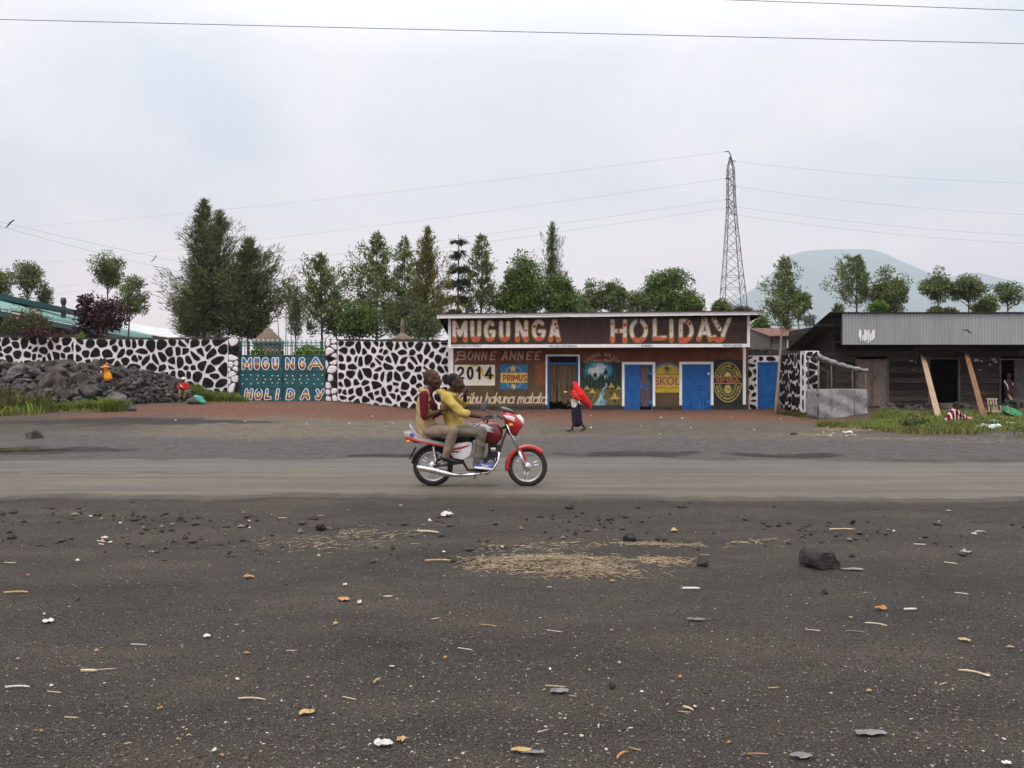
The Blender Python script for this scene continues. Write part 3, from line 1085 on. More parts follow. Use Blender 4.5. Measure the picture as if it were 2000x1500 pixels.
def roof_sheet(mb, x0, x1, yf, zf_, yb, zb_, pitch, amp, mi=0, tilt=0.0, th=0.02):
    """corrugated sheets running from the front eave down or up to the back"""
    n = int((x1 - x0) / pitch * 4)
    vs = []
    for i in range(n + 1):
        t = i / n
        x = x0 + (x1 - x0) * t
        w_ = amp * math.sin(i * math.pi / 2) + tilt * t
        vs += [(x, yf, zf_ + w_), (x, yb, zb_ + w_), (x, yf, zf_ + w_ - th), (x, yb, zb_ + w_ - th)]
    fs = []
    for i in range(n):
        a, b = 4 * i, 4 * i + 4
        fs += [(a, b, b + 1, a + 1), (a + 2, a + 3, b + 3, b + 2), (a, a + 2, b + 2, b)]
    fs += [(0, 1, 3, 2), (4 * n, 4 * n + 2, 4 * n + 3, 4 * n + 1)]
    mb.add(vs, fs, mi, False)

bar = thing('bar_building', 'low brown bar with big painted fascia letters, murals and blue doors', 'bar', (xb(1170), YB, 0.2))
m = MT('painted_bar_wall', 0.85, 0.2)
sx = m.n('ShaderNodeSeparateXYZ')
m.l(m.co, sx.inputs[0])
_z = m.math('ADD', sx.outputs['Z'], m.math('MULTIPLY', m.noise(1.5, 4), 0.25))
olive = m.ramp(m.noise(2.0, 5), [(0.3, (0.075, 0.05, 0.026)), (0.7, (0.115, 0.078, 0.042))])
maroon = m.ramp(m.noise(2.5, 5), [(0.3, (0.10, 0.038, 0.022)), (0.7, (0.165, 0.065, 0.036))])
_b = m.ramp(m.math('MULTIPLY_ADD', _z, 1.0, -1.75), [(0.35, 0.0), (0.6, 1.0)])
c = m.mix(_b, olive, maroon)
c = m.mix(m.ramp(m.noise(7, 5, 0.7), [(0.58, 0.0), (0.8, 0.5)]), c, (0.16, 0.12, 0.08))
m.color(c)
m.bump(m.noise(18, 5, 0.65), 0.3, 0.03)
M['barwall'] = m.mat
M['plinth'] = flat('dark_plinth_paint', (0.032, 0.03, 0.03), 0.3)
M['darkin'] = mat('dark_interior', (0.03, 0.026, 0.022), 0.9, 0.3)

zbase = 0.16
ztop = 4.3
mb = MB()
openings = [(1068.5, 1130.5, 694), (1220, 1274, 712), (1332, 1387, 711)]
edge = 878
for a, b, t in openings:
    mb.box(xb(edge), xb(a), YB, YB + 0.2, zbase, ztop)
    mb.box(xb(a), xb(b), YB, YB + 0.2, zb(t), ztop)
    edge = b
mb.box(xb(edge), xb(1462), YB, YB + 0.2, zbase, ztop)
mb.box(xb(878), xb(878) + 0.2, YB + 0.2, YB + 6.4, zbase, 3.85)
mb.box(xb(1462) - 0.2, xb(1462), YB + 0.2, YB + 6.4, zbase, 3.85)
mb.box(xb(878), xb(1462), YB + 6.4, YB + 6.6, zbase, 3.7)
mb.box(xb(1198), xb(1203), YB + 0.2, YB + 6.4, zbase, 3.7)
mb.build('wall', M['barwall'], bar)
mb = MB()
mb.box(xb(872), xb(1474), YB - 0.5, YB + 6.6, -0.2, zbase)
mb.build('foundation_slab', M['concrete'], bar, bevel=0.02)
# dark painted skirting between the doors
for a, b in ((884, 1068), (1131.5, 1219), (1275.5, 1331), (1388, 1461)):
    mb = MB()
    mb.box(xb(a), xb(b), YB - 0.035, YB - 0.003, zbase, zb(793.5))
    mb.build('skirting', M['plinth'], bar)
# right end, behind the white post
# fascia
m = MT('maroon_corrugated_sheet', 0.55, 0.3)
_n = m.noise(1.2, 5, 0.6, m.vec((1, 1, 0.3)))
c = m.ramp(_n, [(0.3, (0.040, 0.018, 0.017)), (0.7, (0.062, 0.028, 0.026))])
sx = m.n('ShaderNodeTexWave', wave_type='BANDS', bands_direction='X')
sx.inputs['Scale'].default_value = 2.9
sx.inputs['Distortion'].default_value = 0.3
m.l(m.co, sx.inputs['Vector'])
c = m.mix(m.ramp(sx.outputs['Fac'], [(0.2, 0.35), (0.5, 0.0)]), c, (0.018, 0.009, 0.009))
c = m.mix(m.ramp(m.noise(30, 3, 0.7, m.vec((1, 1, 0.15))), [(0.66, 0.0), (0.74, 0.7)]), c, (0.4, 0.37, 0.33))
m.color(c)
M['maroonsheet'] = m.mat
mb = MB()
corrugated(mb, xf(880), xf(1460), zf(677), zf(619), YF, 0.11, 0.014)
mb.build('fascia', M['maroonsheet'], bar, recalc=False)
mb = MB()
mb.box(xf(875.5), xf(880.5), YF - 0.05, YF + 0.03, zf(678.5), zf(621.5))
mb.box(xf(1458.8), xf(1464), YF - 0.05, YF + 0.03, zf(677), zf(616))
mb.add([(xf(875.5), YF - 0.054, zf(679.8)), (xf(1464), YF - 0.054, zf(678)), (xf(1464), YF - 0.054, zf(671.5)), (xf(875.5), YF - 0.054, zf(673.2)),
        (xf(875.5), YF + 0.03, zf(679.8)), (xf(1464), YF + 0.03, zf(678)), (xf(1464), YF + 0.03, zf(671.5)), (xf(875.5), YF + 0.03, zf(673.2))],
       [(0, 1, 2, 3), (0, 4, 5, 1), (3, 2, 6, 7), (1, 5, 6, 2), (0, 3, 7, 4)])
trim = mb.build('fascia_frame', M['white_paint'], bar)
# small blue words along the lower board
bgp = flat('blue_grey_paint', (0.055, 0.08, 0.12))
for s, a, b, py in (('HAPA NJO KWENU', 882, 939, 678.6), ('UN LIEU DE REPOS', 1072, 1126, 678.6), ('KARIBU', 1252.5, 1274, 678.0), ('HEWA BORA', 1411, 1449, 677.4)):
    mb = MB()
    put_text(mb, s, xf((a + b) / 2), zf(py), YF - 0.058, xf(b) - xf(a), zf(673.6) - zf(678.6), 0, 0.012)
    mb.build('fascia_words', bgp, trim, recalc=False)

# soffit under the fascia and the roof
M['oldroof'] = mat('dark_old_roof', (0.05, 0.045, 0.042), 0.7, 0.4, 2)
mb = MB()
mb.box(xf(880), xf(1460), YF + 0.03, YB - 0.004, zf(675), zf(675) + 0.03)
mb.build('soffit', M['darkin'], bar)
YE = 36.45
xe = lambda px: (px - 1000) * YE / FPX
ze = lambda py: CAMZ - (py - HZ) * YE / FPX
mb = MB()
roof_sheet(mb, xe(853), xe(1492), YE - 0.1, ze(612.6), YB + 7.0, ze(612.6) - 0.75, 0.13, 0.02, tilt=0.14)
rf = mb.build('roof', M['oldroof'], bar, recalc=False)
mb = MB()
t = 0.135
for (a, b, y0, y1) in ((xe(853.5), xe(1491), YE - 0.02, YE + 0.03),):
    mb.add([(a, y0, ze(622)), (b, y0, ze(622) + t + 0.03), (b, y0, ze(613.2) + t), (a, y0, ze(613.2)), (a, y1, ze(622)), (b, y1, ze(622) + t + 0.03), (b, y1, ze(613.2) + t), (a, y1, ze(613.2))],
           [(0, 1, 2, 3), (0, 4, 5, 1), (3, 2, 6, 7), (1, 5, 6, 2), (0, 3, 7, 4), (5, 4, 7, 6)])
mb.build('eave_board', M['white_paint'], rf)
mb = MB()
for px in np.linspace(858, 1486, 12):
    mb.bar((xe(px), YE + 0.05, ze(620.5) + t * (px - 858) / 630), (xe(px), YB + 6.8, ze(620.5) - 0.72 + t * (px - 858) / 630), 0.06, 0.1, 0, up=(0, 0, 1))
mb.build('rafters', M['darkin'], rf)
mb = MB()
mb.box(xf(880), xf(1460), YF + 0.1, YF + 0.16, zf(672), zf(622))
mb.build('fascia_backing', M['darkin'], bar)

# MUGUNGA HOLIDAY on the fascia
m = MT('white_and_red_letter_paint', 0.6, 0.3)
sx = m.n('ShaderNodeSeparateXYZ')
m.l(m.co, sx.inputs[0])
zz = m.math('ADD', sx.outputs['Z'], m.math('MULTIPLY', m.noise(9, 4, 0.7, m.vec((1, 1, 0.25))), 0.35))
zcut = zf(657) + 0.16 - bar.location.z
f = m.ramp(m.math('MULTIPLY_ADD', m.math('SUBTRACT', zz, zcut), 5.0, 0.5), [(0.35, 1.0), (0.65, 0.0)])
redp = m.ramp(m.noise(7, 4, 0.7, m.vec((2.5, 1, 0.3))), [(0.35, (0.45, 0.035, 0.025)), (0.6, (0.62, 0.10, 0.07)), (0.75, (0.72, 0.4, 0.36))])
m.color(m.mix(f, m.ramp(m.noise(5, 4), [(0.3, (0.52, 0.45, 0.42)), (0.6, (0.72, 0.66, 0.63))]), redp))
M['letter'] = m.mat
M['olive_line'] = flat('olive_outline_paint', (0.21, 0.18, 0.03), 0.3)
M['red_dot'] = flat('red_dot_paint', (0.55, 0.03, 0.02), 0.15)
def q4(zx, zy):
    return 840 + zx / 5.882, 590 + zy / 5.882
def q5(zx, zy):
    return 1090 + zx / 4.651, 590 + zy / 4.651
big = []
for ch, x0, x1, y0, y1 in (('M', 245, 440, 205, 465), ('U', 450, 600, 205, 460), ('G', 610, 765, 205, 455), ('U', 780, 932, 210, 458), ('N', 965, 1142, 200, 462), ('G', 1158, 1342, 195, 450), ('A', 1352, 1508, 192, 462)):
    big.append((ch, *q4(x0, y1), *q4(x1, y0)))
for ch, x0, x1, y0, y1 in (('H', 462, 638, 150, 375), ('O', 638, 824, 148, 370), ('L', 846, 998, 142, 355), ('I', 1000, 1056, 148, 370), ('D', 1080, 1244, 148, 370), ('A', 1252, 1408, 140, 362), ('Y', 1382, 1580, 133, 368)):
    big.append((ch, *q5(x0, y1), *q5(x1, y0)))
for word, sel in (('fascia_letters', big[:7]), ('fascia_letters', big[7:])):
    mb = MB()
    for li, (ch, px0, py1, px1, py0) in enumerate(sel):
        wd = 0.155
        pad = wd / 2 + 0.03
        if ch in 'MAL':
            pad += 0.0
        x0, x1, z0, z1 = xf(px0) + pad, xf(px1) - pad, zf(py1) + pad, zf(py0) - pad
        st = CAPS[ch]
        o_ = (li % 2) * 0.0002
        glyph(mb, st, x0, x1, z0, z1, wd + 0.1, YF - 0.02 - o_, 1, 0.0004)
        glyph(mb, st, x0, x1, z0, z1, wd, YF - 0.026 - o_, 0, 0.0004)
        rng = random.Random(ch + str(li))
        for seg in st:
            L = len(seg)
            for _ in range(2 if L < 6 else 3):
                i = rng.randrange(L - 1)
                u = rng.random()
                px_, pz_ = seg[i][0] + (seg[i + 1][0] - seg[i][0]) * u, seg[i][1] + (seg[i + 1][1] - seg[i][1]) * u
                if pz_ < 0.48:
                    continue
                r = rng.choice((0.035, 0.055, 0.07))
                cx, cz = x0 + (x1 - x0) * px_ + rng.uniform(-0.02, 0.02), z0 + (z1 - z0) * pz_
                mb.sheet([(cx + r * math.cos(a * 0.5236) * 0.9, cz + r * math.sin(a * 0.5236) * 1.15) for a in range(12)], YF - 0.0305 - rng.random() * 0.001, 2)
    mb.build(word, [M['letter'], M['olive_line'], M['red_dot']], bar, recalc=False)

# white posts and door surrounds
def frame(px0, px1, pyt, pyb, wpx, y=YB - 0.06, name='door_surround', parent=bar, d=0.06, m_=None, htop=None):
    mb = MB()
    h = htop or wpx
    mb.box(xb(px0), xb(px0 + wpx), y, y + d, zb(pyb), zb(pyt))
    mb.box(xb(px1 - wpx), xb(px1), y, y + d, zb(pyb), zb(pyt))
    mb.box(xb(px0 + wpx), xb(px1 - wpx), y, y + d, zb(pyt + h), zb(pyt))
    return mb.build(name, m_ or M['white_paint'], parent, bevel=0.008)
for a, b in ((877.5, 885.5), (1450.5, 1456)):
    mb = MB()
    mb.box(xb(a), xb(b), YB - 0.07, YB - 0.002, zb(790), zb(679))
    mb.build('corner_post', M['white_paint'], bar)
frame(1065.5, 1132.5, 692.5, 791, 3.2)
frame(1214.5, 1279.5, 707, 793.5, 5)
frame(1326.5, 1393, 706.5, 791.5, 5.2)

# straw curtain doorway
m = MT('straw_curtain', 0.9, 0.2)
f = m.noise(1, 5, 0.7, m.vec((28, 6, 1.4)))
m.color(m.ramp(f, [(0.3, (0.05, 0.034, 0.02)), (0.5, (0.15, 0.105, 0.065)), (0.72, (0.23, 0.17, 0.11))]))
m.bump(f, 0.9, 0.05)
dr = frame(1068.7, 1130.3, 694.8, 803, 4, y=YB + 0.02, name='door_frame', m_=M['blue'], htop=2)
mb = MB()
mb.box(xb(1072), xb(1127), YB + 0.04, YB + 0.09, zb(711.5), zb(708))
mb.build('crossbar', M['blue'], dr)
mb = MB()
rng = random.Random(4)
x = xb(1073)
while x < xb(1126.5):
    wdt = rng.uniform(0.015, 0.04)
    zbot = zb(786 + rng.uniform(-4, 5) - 4 * abs((x - xb(1100)) / 0.6))
    d = rng.uniform(0.0, 0.05)
    if rng.random() < 0.93:
        mb.bar((x, YB + 0.12 + d, zb(711.8)), (x + rng.uniform(-0.03, 0.03), YB + 0.1 + d, zbot), wdt * 1.25, 0.012, 0)
    x += wdt * 0.8
mb.build('straw_curtain', m.mat, bar)
for i in range(7):
    mb = MB()
    x = xb(1074 + i * 8.6)
    mb.box(x, x + 0.03, YB + 0.14, YB + 0.17, zb(708), zb(696))
    mb.build('transom_bar', M['dark'], dr)
mb = MB()
mb.box(xb(1068), xb(1131), YB + 1.4, YB + 1.5, zbase, ztop - 0.6)  # dark panel behind the doorway, indoor shade put into its colour
mb.build('doorway_shade_panel', M['darkin'], bar)

# the two blue barred doors
for di, (a, b, t) in enumerate(((1220.3, 1274, 712.4), (1332.3, 1386.8, 711.6))):
    root = MB()
    mid = a + (b - a) * (0.55 if di == 0 else 0.5)
    root.box(xb(a + 0.4), xb(mid), YB + 0.03, YB + 0.07, zbase + 0.03, zb(t + 0.3))
    if di == 1:
        root.box(xb(mid) + 0.012, xb(b - 0.5), YB + 0.03, YB + 0.07, zbase + 0.03, zb(t + 0.3))
    nb = 11
    for k in range(nb):
        x = xb(a + (b - a) * (k + 0.5) / nb)
        if x < xb(mid) or di == 1:
            root.box(x - 0.02, x + 0.02, YB + 0.008, YB + 0.03, zbase + 0.04, zb(t + 0.8))
    d_ = root.build('barred_door', M['blue'], bar)
    g = MB()
    gm = flat('blue_bar_paint', (0.03, 0.16, 0.44), 0.2)
    for k in range(8):
        x = xb(a + (b - a) * (k + 0.25) / 7.6)
        g.tube([(x, YB - 0.02, zbase + 0.04), (x, YB - 0.02, zb(t + 1))], 0.009, 6)
    for py in (t + 1, 751, 757.5, 801):
        g.box(xb(a), xb(b), YB - 0.028, YB - 0.012, zb(py) - 0.014, zb(py) + 0.014)
    g.box(xb(a), xb(a) + 0.03, YB - 0.03, YB - 0.01, zbase + 0.02, zb(t))
    g.box(xb(b) - 0.03, xb(b), YB - 0.03, YB - 0.01, zbase + 0.02, zb(t))
    for py in (729, 785):
        g.box(xb(b - 7.5), xb(b - 1), YB - 0.05, YB - 0.03, zb(py + 3), zb(py - 3))
    g.build('security_grille', gm, d_)
    if di == 0:
        cm = mat('printed_curtain', (0.14, 0.085, 0.075), 0.9, 0.5, 9, col2=(0.26, 0.2, 0.17))
        q = MB()
        n = 24
        vs = []
        for k in range(n + 1):
            x = xb(mid) + (xb(b - 1) - xb(mid)) * k / n
            y = YB + 0.13 + 0.035 * math.sin(k * 1.1)
            vs += [(x, y, zb(796 - 2 * (k % 3))), (x - 0.05 * (k / n), y, zb(t + 1))]
        q.add(vs, [(2 * k, 2 * k + 2, 2 * k + 3, 2 * k + 1) for k in range(n)], 0, True)
        q.build('curtain', cm, d_, recalc=False)
    else:
        q = MB()
        q.box(xb(b - 5), xb(b - 2.6), YB - 0.09, YB - 0.05, zb(733), zb(727.5))
        q.build('padlock', M['chrome'], d_, bevel=0.006)

# painted greetings on the left panel
creamp = flat('cream_brush_paint', (0.52, 0.43, 0.33), 0.2)
greyp = flat('grey_brush_paint', (0.34, 0.28, 0.22), 0.25)
mb = MB()
px = 889.0
lay = [('B', 890, 912), ('O', 912, 924), ('N', 925.5, 937.5), ('N', 939, 951), ('E', 955, 971), ('A', 979, 992), ('N', 994, 1007), ('N', 1009, 1022), ('E', 1026, 1040), ('E', 1043, 1056)]
for i, (ch, a, b) in enumerate(lay):
    glyph(mb, CAPS[ch], xb(a) + 0.03, xb(b) - 0.03, zb(702.5), zb(687), 0.062, YB - 0.004 - (i % 2) * 0.0002, 0, 0.0003, shear=0.12, taper=(1.3, 0.75))
mb.build('greeting_letters', greyp, bar, recalc=False)
mb = MB()
script(mb, 'Karibu hakuna matata', xb(889.5), xb(1066.5), zb(787.5), 0.295, 0.062, YB - 0.004, 0)
mb.build('greeting_letters', creamp, bar, recalc=False)
# rust-coloured block
mb = MB()
mb.box(xb(1045), xb(1065), YB - 0.006, YB - 0.002, zb(753), zb(708))
mb.build('rust_paint_block', flat('rust_paint', (0.19, 0.062, 0.028), 0.2), bar)

# 2014 panel
m = MT('calendar_panel_paint', 0.7, 0.2)
_v = m.noise(2.2, 4, 0.6)
m.color(m.ramp(_v, [(0.3, (0.6, 0.62, 0.6)), (0.5, (0.68, 0.67, 0.62)), (0.56, (0.62, 0.62, 0.4)), (0.62, (0.66, 0.66, 0.64))]))
mb = MB()
mb.box(xb(887.5), xb(966.8), YB - 0.02, YB - 0.002, zb(753), zb(712.5))
yl = [(xb(928) + 0.42 * math.cos(R(a)), zb(735) + 0.5 * math.sin(R(a))) for a in range(20, 170, 10)]
for k in range(len(yl) - 1):
    pass
stroke(mb, yl, 0.07, YB - 0.0225, 1)
stroke(mb, [(xb(955) + 0.35 * math.cos(R(a)), zb(724) + 0.35 * math.sin(R(a))) for a in range(170, 330, 10)], 0.08, YB - 0.0229, 1)
DIG = {'2': [arc(0.5, 0.72, 0.42, 0.28, 165, -30, 12) + [(0.06, 0.03)], [(0.06, 0.03), (0.96, 0.03)]], '0': [arc(0.5, 0.5, 0.44, 0.5, 90, 450, 24)], '1': [[(0.1, 0.72), (0.62, 1), (0.62, 0)]], '4': [[(0.7, 0), (0.7, 1), (0.02, 0.3), (1, 0.3)]]}
for i, (ch, p0, p1) in enumerate((('2', 891, 908), ('0', 911, 926), ('1', 929, 942), ('4', 946, 963.5))):
    glyph(mb, DIG[ch], xb(p0) + 0.06, xb(p1) - 0.06, zb(742) + 0.06, zb(715.5) - 0.06, 0.115, YB - 0.025 - i * 0.0002, 2, 0.0004)
mb.build('year_panel', [m.mat, flat('yellow_paint', (0.55, 0.4, 0.05)), flat('black_paint', (0.012, 0.012, 0.012), 0.2)], bar, recalc=False)

# blue beer sign with star
def regular(cx, cz, r, n, rot=90, k=1.0):
    return [(cx + r * k * math.cos(R(rot + 360 * i / n)), cz + r * math.sin(R(rot + 360 * i / n))) for i in range(n)]
def ring(mb, cx, cz, rx, rz, wd, y, mi, a0=0, a1=360, n=40):
    pts = arc(cx, cz, rx, rz, a0, a1, n)
    stroke(mb, pts, wd, y, mi)
mb = MB()
mb.box(xb(976.5), xb(1031), YB - 0.02, YB - 0.002, zb(760.5), zb(711.5), 0)
cx, cz = xb(1003.7), zb(736)
ring(mb, cx, cz, 0.42, 0.51, 0.022, YB - 0.0225, 1)
star = []
for i in range(10):
    r = 0.2 if i % 2 == 0 else 0.085
    star.append((xb(1002) + r * math.cos(R(90 + 36 * i)), zb(720.5) + r * math.sin(R(90 + 36 * i))))
mb.sheet(star, YB - 0.0245, 2)
mb.box(xb(977.8), xb(1029.5), YB - 0.03, YB - 0.0265, zb(747.5), zb(728), 2)
mb.box(xb(979.2), xb(1028), YB - 0.0315, YB - 0.0302, zb(746.2), zb(729.4), 4)
for i, (ch, w_) in enumerate((('P', 6), ('R', 6.5), ('I', 1), ('M', 8.5), ('U', 6), ('S', 5.5))):
    x0 = xb(982 + (0, 8, 16.5, 20, 31, 39.5)[i]) + 0.02
    glyph(mb, CAPS[ch], x0, x0 + xb(1000 + w_), zb(744), zb(732.5), 0.058, YB - 0.0335 - i * 0.0002, 3, 0.0003)
mb.sheet([(xb(1000) + p[0] * 0.016, zb(756) + p[1] * 0.016) for p in ((0, 8), (5, 9), (9, 6), (12, 6), (9, 1), (8, -5), (5, -9), (3, -4), (2, 1), (-2, 2), (-3, 6))], YB - 0.0245, 2)
mb.build('beer_sign', [flat('sign_blue_paint', (0.03, 0.13, 0.25)), flat('pale_line_paint', (0.3, 0.4, 0.45)), flat('sign_yellow_paint', (0.55, 0.38, 0.09)), flat('dark_red_paint', (0.25, 0.03, 0.02)), flat('sign_gold_paint', (0.6, 0.42, 0.12))], bar, recalc=False)

# yellow beer sign with rounded top
mb = MB()
xa, xc = xb(1276.5), xb(1330)
cx = (xa + xc) / 2
top = [(cx + (xc - xa) / 2 * math.cos(R(a)), zb(729) + (zb(709) - zb(729)) * math.sin(R(a))) for a in range(0, 181, 12)]
mb.prism([(xa, zb(729)), (xa, zb(763)), (xa + 0.12, zb(766.8)), (xc - 0.12, zb(766.8)), (xc, zb(763))] + top[:-1], YB - 0.02, YB - 0.002, 0)
ring(mb, cx, zb(729), (xc - xa) / 2 - 0.06, zb(710.5) - zb(729), 0.12, YB - 0.0225, 1, 14, 166, 24)
mb.sheet(regular(cx, zb(723), 0.21, 22), YB - 0.0235, 2)
mb.sheet([(cx - 0.09 + p[0] * 0.014, zb(722) + p[1] * 0.014) for p in ((0, 9), (6, 10), (10, 6), (14, 5), (10, 0), (9, -6), (6, -10), (4, -5), (3, 0), (-2, 1), (-3, 6))], YB - 0.0255, 3)
put_text(mb, 'SKOL', cx, zb(753), YB - 0.026, (xc - xa) * 0.97, zb(735) - zb(753), 4, 0.045)
put_text(mb, 'SKOL', cx, zb(752.3), YB - 0.029, (xc - xa) * 0.93, zb(735.8) - zb(752.3), 5, 0.02)
arc_text(mb, 'INTERNATIONAL BEER', cx, zb(729), (xc - xa) / 2 - 0.06, zb(711) - zb(729), 158, 22, 0.075, YB - 0.0245, 6, 0.02)
for s_ in (1, -1):
    stroke(mb, [(cx + s_ * 0.6, zb(758)), (cx + s_ * 0.3, zb(756.5)), (cx + s_ * 0.05, zb(759))], 0.025, YB - 0.0235, 5)
    stroke(mb, [(cx + s_ * 0.6, zb(729)), (cx + s_ * 0.35, zb(731.5)), (cx, zb(730.5))], 0.03, YB - 0.0238, 5)
mb.build('beer_sign', [flat('mustard_paint', (0.42, 0.31, 0.025), 0.15), flat('teal_band_paint', (0.05, 0.14, 0.19)), flat('dull_yellow_paint', (0.3, 0.24, 0.04)), flat('map_dark_paint', (0.06, 0.05, 0.03)),
                       flat('cream_edge_paint', (0.55, 0.42, 0.3)), flat('brick_red_paint', (0.28, 0.045, 0.03)), flat('pale_word_paint', (0.3, 0.4, 0.42))], bar, recalc=False)

# black panel with oval beer label
mb = MB()
mb.box(xb(1393.5), xb(1450.3), YB - 0.02, YB - 0.002, zb(793), zb(702), 0)
cx, cz = xb(1421.2), zb(746.5)
rx, rz = 0.635, 0.91
ring(mb, cx, cz, rx, rz, 0.035, YB - 0.023, 1)
ring(mb, cx, cz, rx * 0.62, rz * 0.68, 0.03, YB - 0.0232, 1)
ring(mb, cx, cz, rx * 0.5, rz * 0.57, 0.015, YB - 0.0234, 1)
mb.box(cx - rx - 0.02, cx + rx + 0.02, YB - 0.028, YB - 0.0245, zb(749.5), zb(736), 1)
mb.box(cx - rx - 0.02, cx + rx + 0.02, YB - 0.0305, YB - 0.0285, zb(748.7), zb(736.8), 2)
put_text(mb, 'SIMBA', cx, zb(747.6), YB - 0.032, 1.12, zb(738.2) - zb(747.6), 3, 0.015)
arc_text(mb, 'BRASSERIES SIMBA', cx, cz, rx * 0.81, rz * 0.84, 164, 16, 0.13, YB - 0.0245, 1, 0.015)
arc_text(mb, 'REPUBLIQUE DEMOCRATIQUE DU CONGO', cx, cz, rx * 0.81, rz * 0.84, 194, 346, 0.1, YB - 0.0245, 1, 0.015)
arc_text(mb, 'BIERE DE QUALITE', cx, cz, rx * 0.38, rz * 0.46, 158, 22, 0.06, YB - 0.0246, 1)
mb.sheet(arc(cx, zb(736) + 0.02, 0.15, 0.2, 0, 180, 12), YB - 0.0243, 1)
rng = random.Random(8)
for k in range(16):     # shaggy animal head
    a = 360 * k / 16
    stroke(mb, [(cx + 0.07 * math.cos(R(a)), zb(760) + 0.09 * math.sin(R(a))), (cx + 0.17 * math.cos(R(a + 14)), zb(760) + 0.2 * math.sin(R(a + 14)))], 0.035, YB - 0.0243 - k * 0.0001, 1)
stroke(mb, [(cx - 0.03, zb(758)), (cx - 0.01, zb(762)), (cx + 0.04, zb(762.5))], 0.025, YB - 0.0265, 1)
mb.build('beer_sign', [flat('sign_black_paint', (0.02, 0.018, 0.017), 0.3), flat('sign_yellow_line', (0.5, 0.42, 0.12), 0.12), flat('sign_maroon_paint', (0.075, 0.02, 0.015)), flat('sign_orange_paint', (0.42, 0.14, 0.08))], bar, recalc=False)

# village mural between the straw doorway and the first blue door
mb = MB()
m = MT('mural_sky_paint', 0.75, 0.2)
n1 = m.noise(2.2, 6, 0.65, None, 1.2)
sx = m.n('ShaderNodeSeparateXYZ')
m.l(m.co, sx.inputs[0])
cxm, czm = xb(1168) - bar.location.x, zb(726) - bar.location.z
rr = m.math('ADD', m.math('POWER', m.math('MULTIPLY', m.math('SUBTRACT', sx.outputs['X'], cxm), 1.1), 2.0), m.math('POWER', m.math('MULTIPLY', m.math('SUBTRACT', sx.outputs['Z'], czm), 1.4), 2.0))
g = m.math('ADD', rr, m.math('MULTIPLY', m.math('SUBTRACT', n1, 0.5), 0.9))
m.color(m.ramp(g, [(0.0, (0.55, 0.6, 0.58)), (0.14, (0.42, 0.5, 0.5)), (0.3, (0.05, 0.24, 0.32)), (0.55, (0.03, 0.10, 0.12)), (0.85, (0.02, 0.03, 0.035)), (1.0, (0.025, 0.03, 0.03))]))
mb.box(xb(1133), xb(1213), YB - 0.02, YB - 0.002, zb(793), zb(708), 0)
def w5(zx, zy):
    a, b = q5(zx, zy)
    return xb(a), zb(b)
Pm = lambda l: [w5(*p) for p in l]
rng = random.Random(12)
mb.sheet(Pm([(204, 760), (260, 735), (340, 770), (400, 780), (470, 740), (572, 750), (572, 938), (204, 938)]), YB - 0.0225, 1)
for k in range(26):     # tree line brush marks
    x = 205 + k * 14.5
    hgt = 640 + 50 * math.sin(k * 0.45 + 0.5) ** 2 + rng.uniform(-15, 15)
    mb.sheet(Pm([(x - 14, 790), (x + 16, 790), (x + 9, hgt + 30), (x + 2, hgt), (x - 6, hgt + 34)]), YB - 0.023 - k * 0.00005, 2 + (k % 2))
mb.sheet(Pm([(396, 800), (416, 796), (424, 830), (405, 870), (440, 900), (440, 938), (322, 938), (345, 900), (372, 860), (380, 825)]), YB - 0.0255, 4)
mb.sheet(Pm([(392, 830), (400, 860), (372, 905), (378, 935), (352, 935), (366, 890)]), YB - 0.0258, 5)
mb.sheet(Pm([(432, 735), (440, 735), (443, 770), (400, 800), (396, 792), (434, 765)]), YB - 0.0259, 5)
def hut(cx, cy, s, k=0):
    mb.sheet(Pm([(cx - 24 * s, cy + 26 * s), (cx + 24 * s, cy + 26 * s), (cx + 22 * s, cy), (cx - 22 * s, cy)]), YB - 0.0262 - k * 0.0002, 6)
    mb.sheet(Pm([(cx - 5 * s, cy + 26 * s), (cx + 6 * s, cy + 26 * s), (cx + 6 * s, cy + 6 * s), (cx - 5 * s, cy + 6 * s)]), YB - 0.0275 - k * 0.0002, 2)
    mb.sheet(Pm([(cx - 33 * s, cy + 4 * s), (cx + 33 * s, cy + 4 * s), (cx + 12 * s, cy - 14 * s), (cx, cy - 42 * s), (cx - 12 * s, cy - 14 * s)]), YB - 0.0285 - k * 0.0002, 7)
for k, h_ in enumerate(((262, 790, 0.95), (310, 822, 1.1), (484, 770, 1.0), (548, 790, 0.85), (513, 876, 1.45))):
    hut(*h_, k)
stroke(mb, Pm([(372, 800), (376, 740), (372, 705)]), 0.035, YB - 0.031, 2)
for (tx, ty, hx, hy) in ((335, 665, 372, 715), (432, 640, 376, 712)):
    stroke(mb, Pm([(hx, hy), (tx, ty)]), 0.02, YB - 0.0312, 2)
    for a in range(0, 360, 24):
        r = rng.uniform(20, 34)
        stroke(mb, Pm([(tx, ty), (tx + r * 0.8 * math.cos(R(a)), ty + r * math.sin(R(a)))]), 0.022, YB - 0.0315 - a * 1e-6, 2)
mb.build('village_mural', [m.mat, mat('mural_ground_paint', (0.10, 0.085, 0.03), 0.8, 0.6, 6, col2=(0.2, 0.15, 0.05)), flat('mural_dark_paint', (0.012, 0.015, 0.012)), flat('mural_green_paint', (0.02, 0.055, 0.035), 0.4),
                           mat('mural_river_paint', (0.06, 0.2, 0.27), 0.7, 0.5, 5, col2=(0.25, 0.42, 0.46)), flat('mural_pale_blue_paint', (0.3, 0.48, 0.52), 0.3), flat('mural_hut_paint', (0.13, 0.09, 0.04), 0.3), flat('mural_thatch_paint', (0.38, 0.3, 0.07), 0.3)], bar, recalc=False)
